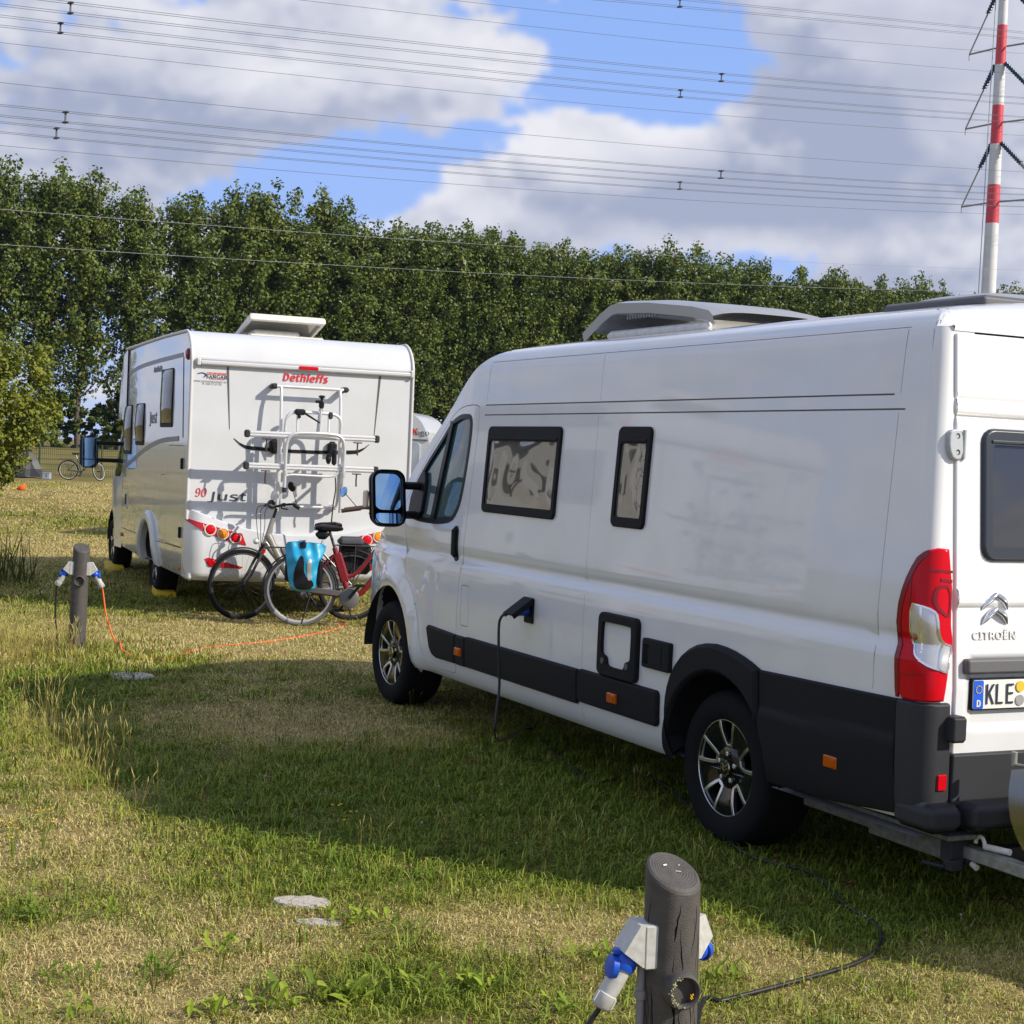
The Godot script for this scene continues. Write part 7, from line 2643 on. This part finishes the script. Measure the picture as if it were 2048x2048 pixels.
func build_grass():
	M.grass = StandardMaterial3D.new()
	M.grass.vertex_color_use_as_albedo = true
	M.grass.roughness = 0.6
	M.grass.metallic_specular = 0.25
	M.grass.backlight_enabled = true
	M.grass.backlight = Color(0.5, 0.52, 0.25)
	var short := []
	for i in 4: short.append(tuft(300 + i, 18, 0.08, 0.046, 0.0042, 1.7))
	for i in 3: short.append(tuft(310 + i, 13, 0.06, 0.085, 0.0046, 1.3))
	for i in 2: short.append(tuft(320 + i, 26, 0.11, 0.026, 0.0034, 2.4))
	rng.seed = 55
	var list := []
	var bands := [[3.6, 6.5, 820.0, 0.85], [6.5, 10.0, 430.0, 1.05], [10.0, 17.0, 170.0, 1.5], [17.0, 30.0, 60.0, 2.3], [30.0, 56.0, 14.0, 3.6]]
	for b in bands:
		var r0: float = b[0]
		var r1: float = b[1]
		var half := 0.42
		var area := half * (r1 * r1 - r0 * r0)
		for i in int(area * b[2]):
			var r := sqrt(lerpf(r0 * r0, r1 * r1, rng.randf()))
			var a := rng.randf_range(-half, half)
			var x := sin(a) * r
			var z := -cos(a) * r
			if blocked(x, z): continue
			var dry := dryness(x, z)
			var g := dry + rng.randfn(0.0, 0.27)
			var c: Color
			if g < 0.45: c = Color(0.17, 0.25, 0.032).lerp(Color(0.40, 0.41, 0.07), clampf(g / 0.45, 0, 1))
			else: c = Color(0.43, 0.41, 0.12).lerp(Color(0.68, 0.555, 0.26), clampf((g - 0.45) / 0.5, 0, 1))
			var kind: int
			if g < 0.36: kind = 4 + rng.randi() % 3 if rng.randf() < 0.40 else rng.randi() % 4
			else: kind = 7 + rng.randi() % 2 if rng.randf() < 0.5 else rng.randi() % 4
			# longer round the far post
			var s: float = b[3] * rng.randf_range(0.7, 1.25)
			var up: float = s * rng.randf_range(0.6, 1.0)
			var dp := Vector2(x + 3.5, z + 12.4).length()
			if dp < 1.3:
				up *= 1.0 + 0.9 * (1.0 - dp / 1.3)
				if kind > 6: kind = 5
			if b[0] > 9.0: up *= 0.72
			list.append([Transform3D(Basis(Vector3.UP, rng.randf() * TAU).scaled(Vector3(s, up, s)), Vector3(x, land(x, z), z)), c, kind])
	for i in 2600:
		var r := sqrt(lerpf(18.0, 200.0, pow(rng.randf(), 1.4)))
		var a := rng.randf_range(-0.40, 0.38)
		var x := sin(a) * r
		var z := -cos(a) * r
		if blocked(x, z) or n_small.get_noise_2d(x * 1.6 + 7.0, z * 1.6) < 0.12: continue
		var s := rng.randf_range(0.8, 1.25)
		list.append([Transform3D(Basis(Vector3.UP, rng.randf() * TAU).scaled(Vector3(s * 0.9, s * rng.randf_range(0.9, 1.5), s * 0.9)), Vector3(x, 0, z)), Color(0.11, 0.19, 0.026).lerp(Color(0.30, 0.33, 0.06), rng.randf()), 4 + rng.randi() % 3])
	scatter("grass", "mixed green and straw coloured meadow grass", short, list, M.grass)
	# seeding stalks
	var stalks := []
	for k in 3:
		rng.seed = 400 + k
		var m := mb(true)
		for i in 5:
			var d := Vector3(rng.randfn(0, 0.12), 1.0, rng.randfn(0, 0.12)) * rng.randf_range(0.24, 0.40)
			var o := Vector3(rng.randfn(0, 0.05), 0, rng.randfn(0, 0.05))
			m.col = Color(0.95, 0.85, 0.6)
			var bend := Vector3(rng.randfn(0, 0.03), 0, rng.randfn(0, 0.03))
			tube(m, [o, o + d * 0.5 + bend * 0.4, o + d + bend], 0.0012, 3, false, false)
			m.col = Color(1.1, 1.0, 0.75)
			tube(m, [o + d + bend, o + d * 1.06 + bend * 1.2, o + d * 1.13 + bend * 1.5, o + d * 1.22 + bend * 1.9], [0.001, 0.0042, 0.0038, 0.0006], 5, false, false)
		stalks.append(m.mesh())
	rng.seed = 66
	var sl := []
	for i in 330:
		var x: float
		var z: float
		if i < 100:
			x = -3.75 + rng.randfn(0, 0.40)
			z = -12.2 + rng.randfn(0, 0.5)
		elif i < 150:
			var t := rng.randf()
			x = lerpf(-2.9, -1.7, t) + rng.randfn(0, 0.12)
			z = lerpf(-9.6, -7.2, t) + rng.randfn(0, 0.12)
		else:
			var r := sqrt(rng.randf_range(20.0, 140.0))
			var a := rng.randf_range(-0.34, 0.22)
			x = sin(a) * r
			z = -cos(a) * r
			if n_mid.get_noise_2d(x * 1.5, z * 1.5) < 0.05: continue
		var s := rng.randf_range(0.6, 1.1)
		if i >= 150: s *= 0.5
		elif i >= 100: s *= 0.6
		else: s *= 0.75
		sl.append([Transform3D(Basis(Vector3.UP, rng.randf() * TAU).scaled(Vector3(s, s, s)), Vector3(x, 0, z)), Color(0.50, 0.41, 0.20).lerp(Color(0.40, 0.38, 0.14), rng.randf()), rng.randi() % 3])
	scatter("grass_stalk", "pale seeding grass stalks rising over the lawn", stalks, sl, M.grass)
	# clover heads, pinkish brown and white
	var head := mb(true)
	head.col = Color(1, 1, 1)
	ball(head, Vector3(0, 0.03, 0), Vector3(0.0045, 0.005, 0.0045), 5, 7)
	tube(head, [Vector3.ZERO, Vector3(0.001, 0.028, 0)], 0.0008, 3, false, false)
	var hl := []
	for i in 330:
		var r := sqrt(rng.randf_range(17.0, 80.0))
		var a := rng.randf_range(-0.36, 0.34)
		var x := sin(a) * r
		var z := -cos(a) * r
		var white := rng.randf() < 0.25
		hl.append([Transform3D(Basis(Vector3.UP, rng.randf() * TAU).scaled(Vector3.ONE * rng.randf_range(0.7, 1.3)), Vector3(x, 0, z)), Color(0.45, 0.42, 0.34) if white else Color(0.34, 0.15, 0.07).lerp(Color(0.24, 0.09, 0.06), rng.randf()), 0])
	scatter("clover_head", "small faded clover flower heads in the lawn", [head.mesh()], hl, M.grass)
	build_weeds()
	build_stones()

func leaf_strip(sd: int, length: float, width: float, teeth: float) -> ArrayMesh:
	rng.seed = sd
	var m := mb(true)
	var n := 7
	var prev := []
	for i in n + 1:
		var t := float(i) / n
		var w := width * (0.18 + 0.82 * pow(maxf(0.0, sin(PI * pow(t, 1.4))), 0.8)) * (1.0 - teeth * (i % 2)) if i < n else 0.0
		var y := 0.35 * length * sin(PI * 0.62 * t) * 0.8 + 0.004
		var row := [Vector3(length * t, y + 0.12 * w, -w), Vector3(length * t, y, 0), Vector3(length * t, y + 0.12 * w, w)]
		if i > 0:
			var k := rng.randf_range(0.85, 1.1)
			m.col = Color(k, k, k)
			for e in [[0, 1], [1, 2]]:
				var g := Vector3(-0.3, 1, 0.25 if e[0] == 0 else -0.25).normalized()
				m.quad(prev[e[0]], prev[e[1]], row[e[1]], row[e[0]], g, g, g, g)
		prev = row
	return m.mesh()

func build_weeds():
	var leaves := [leaf_strip(1, 0.085, 0.012, 0.4), leaf_strip(2, 0.075, 0.015, 0.15), leaf_strip(3, 0.10, 0.010, 0.3)]
	var greens := []
	for c in [Color(0.15, 0.21, 0.026), Color(0.22, 0.28, 0.035), Color(0.10, 0.15, 0.024)]:
		var g := StandardMaterial3D.new()
		g.albedo_color = c.linear_to_srgb()
		g.roughness = 0.65
		g.metallic_specular = 0.15
		g.backlight_enabled = true
		g.backlight = Color(0.45, 0.5, 0.2)
		greens.append(g)
	rng.seed = 71
	var spots := [
		[-1.33, -4.92, 1.0, 2, "dark green weed rosette on bare dry turf at the lower left"], [-1.04, -5.01, 1.1, 2, "spreading weed rosette with upright stalks at the lower left"],
		[-1.38, -5.65, 0.9, 0, "toothed weed rosette left of the flat stone"], [-0.91, -5.31, 1.0, 1, "bright broad-leaved weed below and left of the flat stone"],
		[-0.45, -4.87, 1.3, 1, "large pale-leaved weed clump at the bottom centre"], [-0.67, -4.80, 1.2, 1, "pale-leaved weed at the bottom edge left of the large clump"],
		[-0.24, -4.99, 1.1, 0, "weed rosette at the bottom right of the large pale clump"], [0.33, -5.35, 1.2, 0, "leafy weed right behind the near post's blue lid"],
		[-0.05, -5.04, 1.0, 1, "weed rosette between the large pale clump and the near post"], [-1.63, -5.55, 1.1, 2, "dark weed tuft at the left picture edge"],
		[0.20, -4.80, 1.1, 0, "weed rosette below the near post's plug"], [-0.83, -4.69, 1.0, 1, "light green weed at the bottom left of centre"],
		[-1.21, -4.65, 1.0, 0, "toothed weed in the bottom left corner"], [-0.50, -5.70, 1.1, 1, "low leafy weed patch just below the flat stone"], [0.78, -5.2, 1.0, 0, "weed rosette right of the near post"],
		[-0.35, -5.55, 0.9, 2, "small dark weed right of the flat stone"]]
	for q in spots:
		var w := thing("weed_rosette", q[4], "weed", Vector3(q[0], 0, q[1]), Basis(), "broad-leaved weeds in the lawn")
		var n := 24 + rng.randi() % 10
		for i in n:
			var o := part(w, "leaf", leaves[q[3]], greens[(q[3] + (1 if rng.randf() < 0.25 else 0)) % 3])
			var s: float = q[2] * rng.randf_range(0.40, 0.85)
			o.transform = Transform3D(Basis(Vector3.UP, TAU * i / n + rng.randf_range(-0.3, 0.3)) * Basis(Vector3(0, 0, 1), rng.randf_range(-0.1, 0.7)) * Basis().scaled(Vector3(s, s, s)), Vector3(rng.randfn(0, 0.045), 0.008, rng.randfn(0, 0.045)))
	for q in [[-1.87, -6.51, "ragwort with yellow flowers in the dry grass at the left"], [-0.65, -6.85, "yellow flowering ragwort at the edge of the van's shadow"], [-1.93, -6.30, "lower ragwort with yellow flowers at the far left"]]:
		var w := thing("ragwort", q[2], "wildflower", Vector3(q[0], 0, q[1]), Basis(), "yellow ragworts")
		var st := mb()
		var heads := []
		for i in 6:
			var tip := Vector3(rng.randfn(0, 0.03), rng.randf_range(0.10, 0.17), rng.randfn(0, 0.03))
			tube(st, [Vector3(0, 0, 0), tip * Vector3(0.4, 0.55, 0.4), tip], 0.0016, 4)
			heads.append(tip)
		part(w, "stem", st, greens[0])
		for h in heads:
			var f := mb()
			for k in 8:
				var a := TAU * k / 8.0
				f.tri(h, h + Vector3(cos(a - 0.3), 0.25, sin(a - 0.3)) * 0.008, h + Vector3(cos(a + 0.3), 0.25, sin(a + 0.3)) * 0.008, Vector3.UP, Vector3.UP, Vector3.UP)
			ball(f, h, Vector3(0.004, 0.003, 0.004), 4, 6)
			part(w, "flower", f, M.ragwort)

func build_stones():
	for q in [[-0.72, -5.895, 0.13, 0.078, 0.012, "pale flat stone slab bedded in the sunlit grass"], [-0.63, -5.66, 0.10, 0.05, 0.006, "small half-buried stone below the pale slab"], [-2.68, -11.42, 0.17, 0.16, 0.02, "grey cobble patch in the grass below the far post"]]:
		var t := thing("flat_stone", q[5], "stone", Vector3(q[0], 0, q[1]), Basis(), "")
		var m := mb()
		var n := 18
		rng.seed = int(absf(q[0]) * 100)
		var rim := []
		for i in n:
			var a := TAU * i / n
			var r := rng.randf_range(0.86, 1.08)
			rim.append(Vector3(cos(a) * q[2] * r, q[4] * rng.randf_range(0.5, 0.9), sin(a) * q[3] * r))
		for i in n:
			var j := (i + 1) % n
			m.tri(rim[i] * Vector3(0.85, 1.25, 0.85), rim[j] * Vector3(0.85, 1.25, 0.85), Vector3(0, q[4], 0), Vector3.UP, Vector3.UP, Vector3.UP)
			m.flat(rim[i] * Vector3(0.85, 1.25, 0.85), rim[j] * Vector3(0.85, 1.25, 0.85), rim[j] * Vector3(1, 0, 1) - Vector3(0, 0.02, 0), rim[i] * Vector3(1, 0, 1) - Vector3(0, 0.02, 0))
		part(t, "slab", m, M.stone)
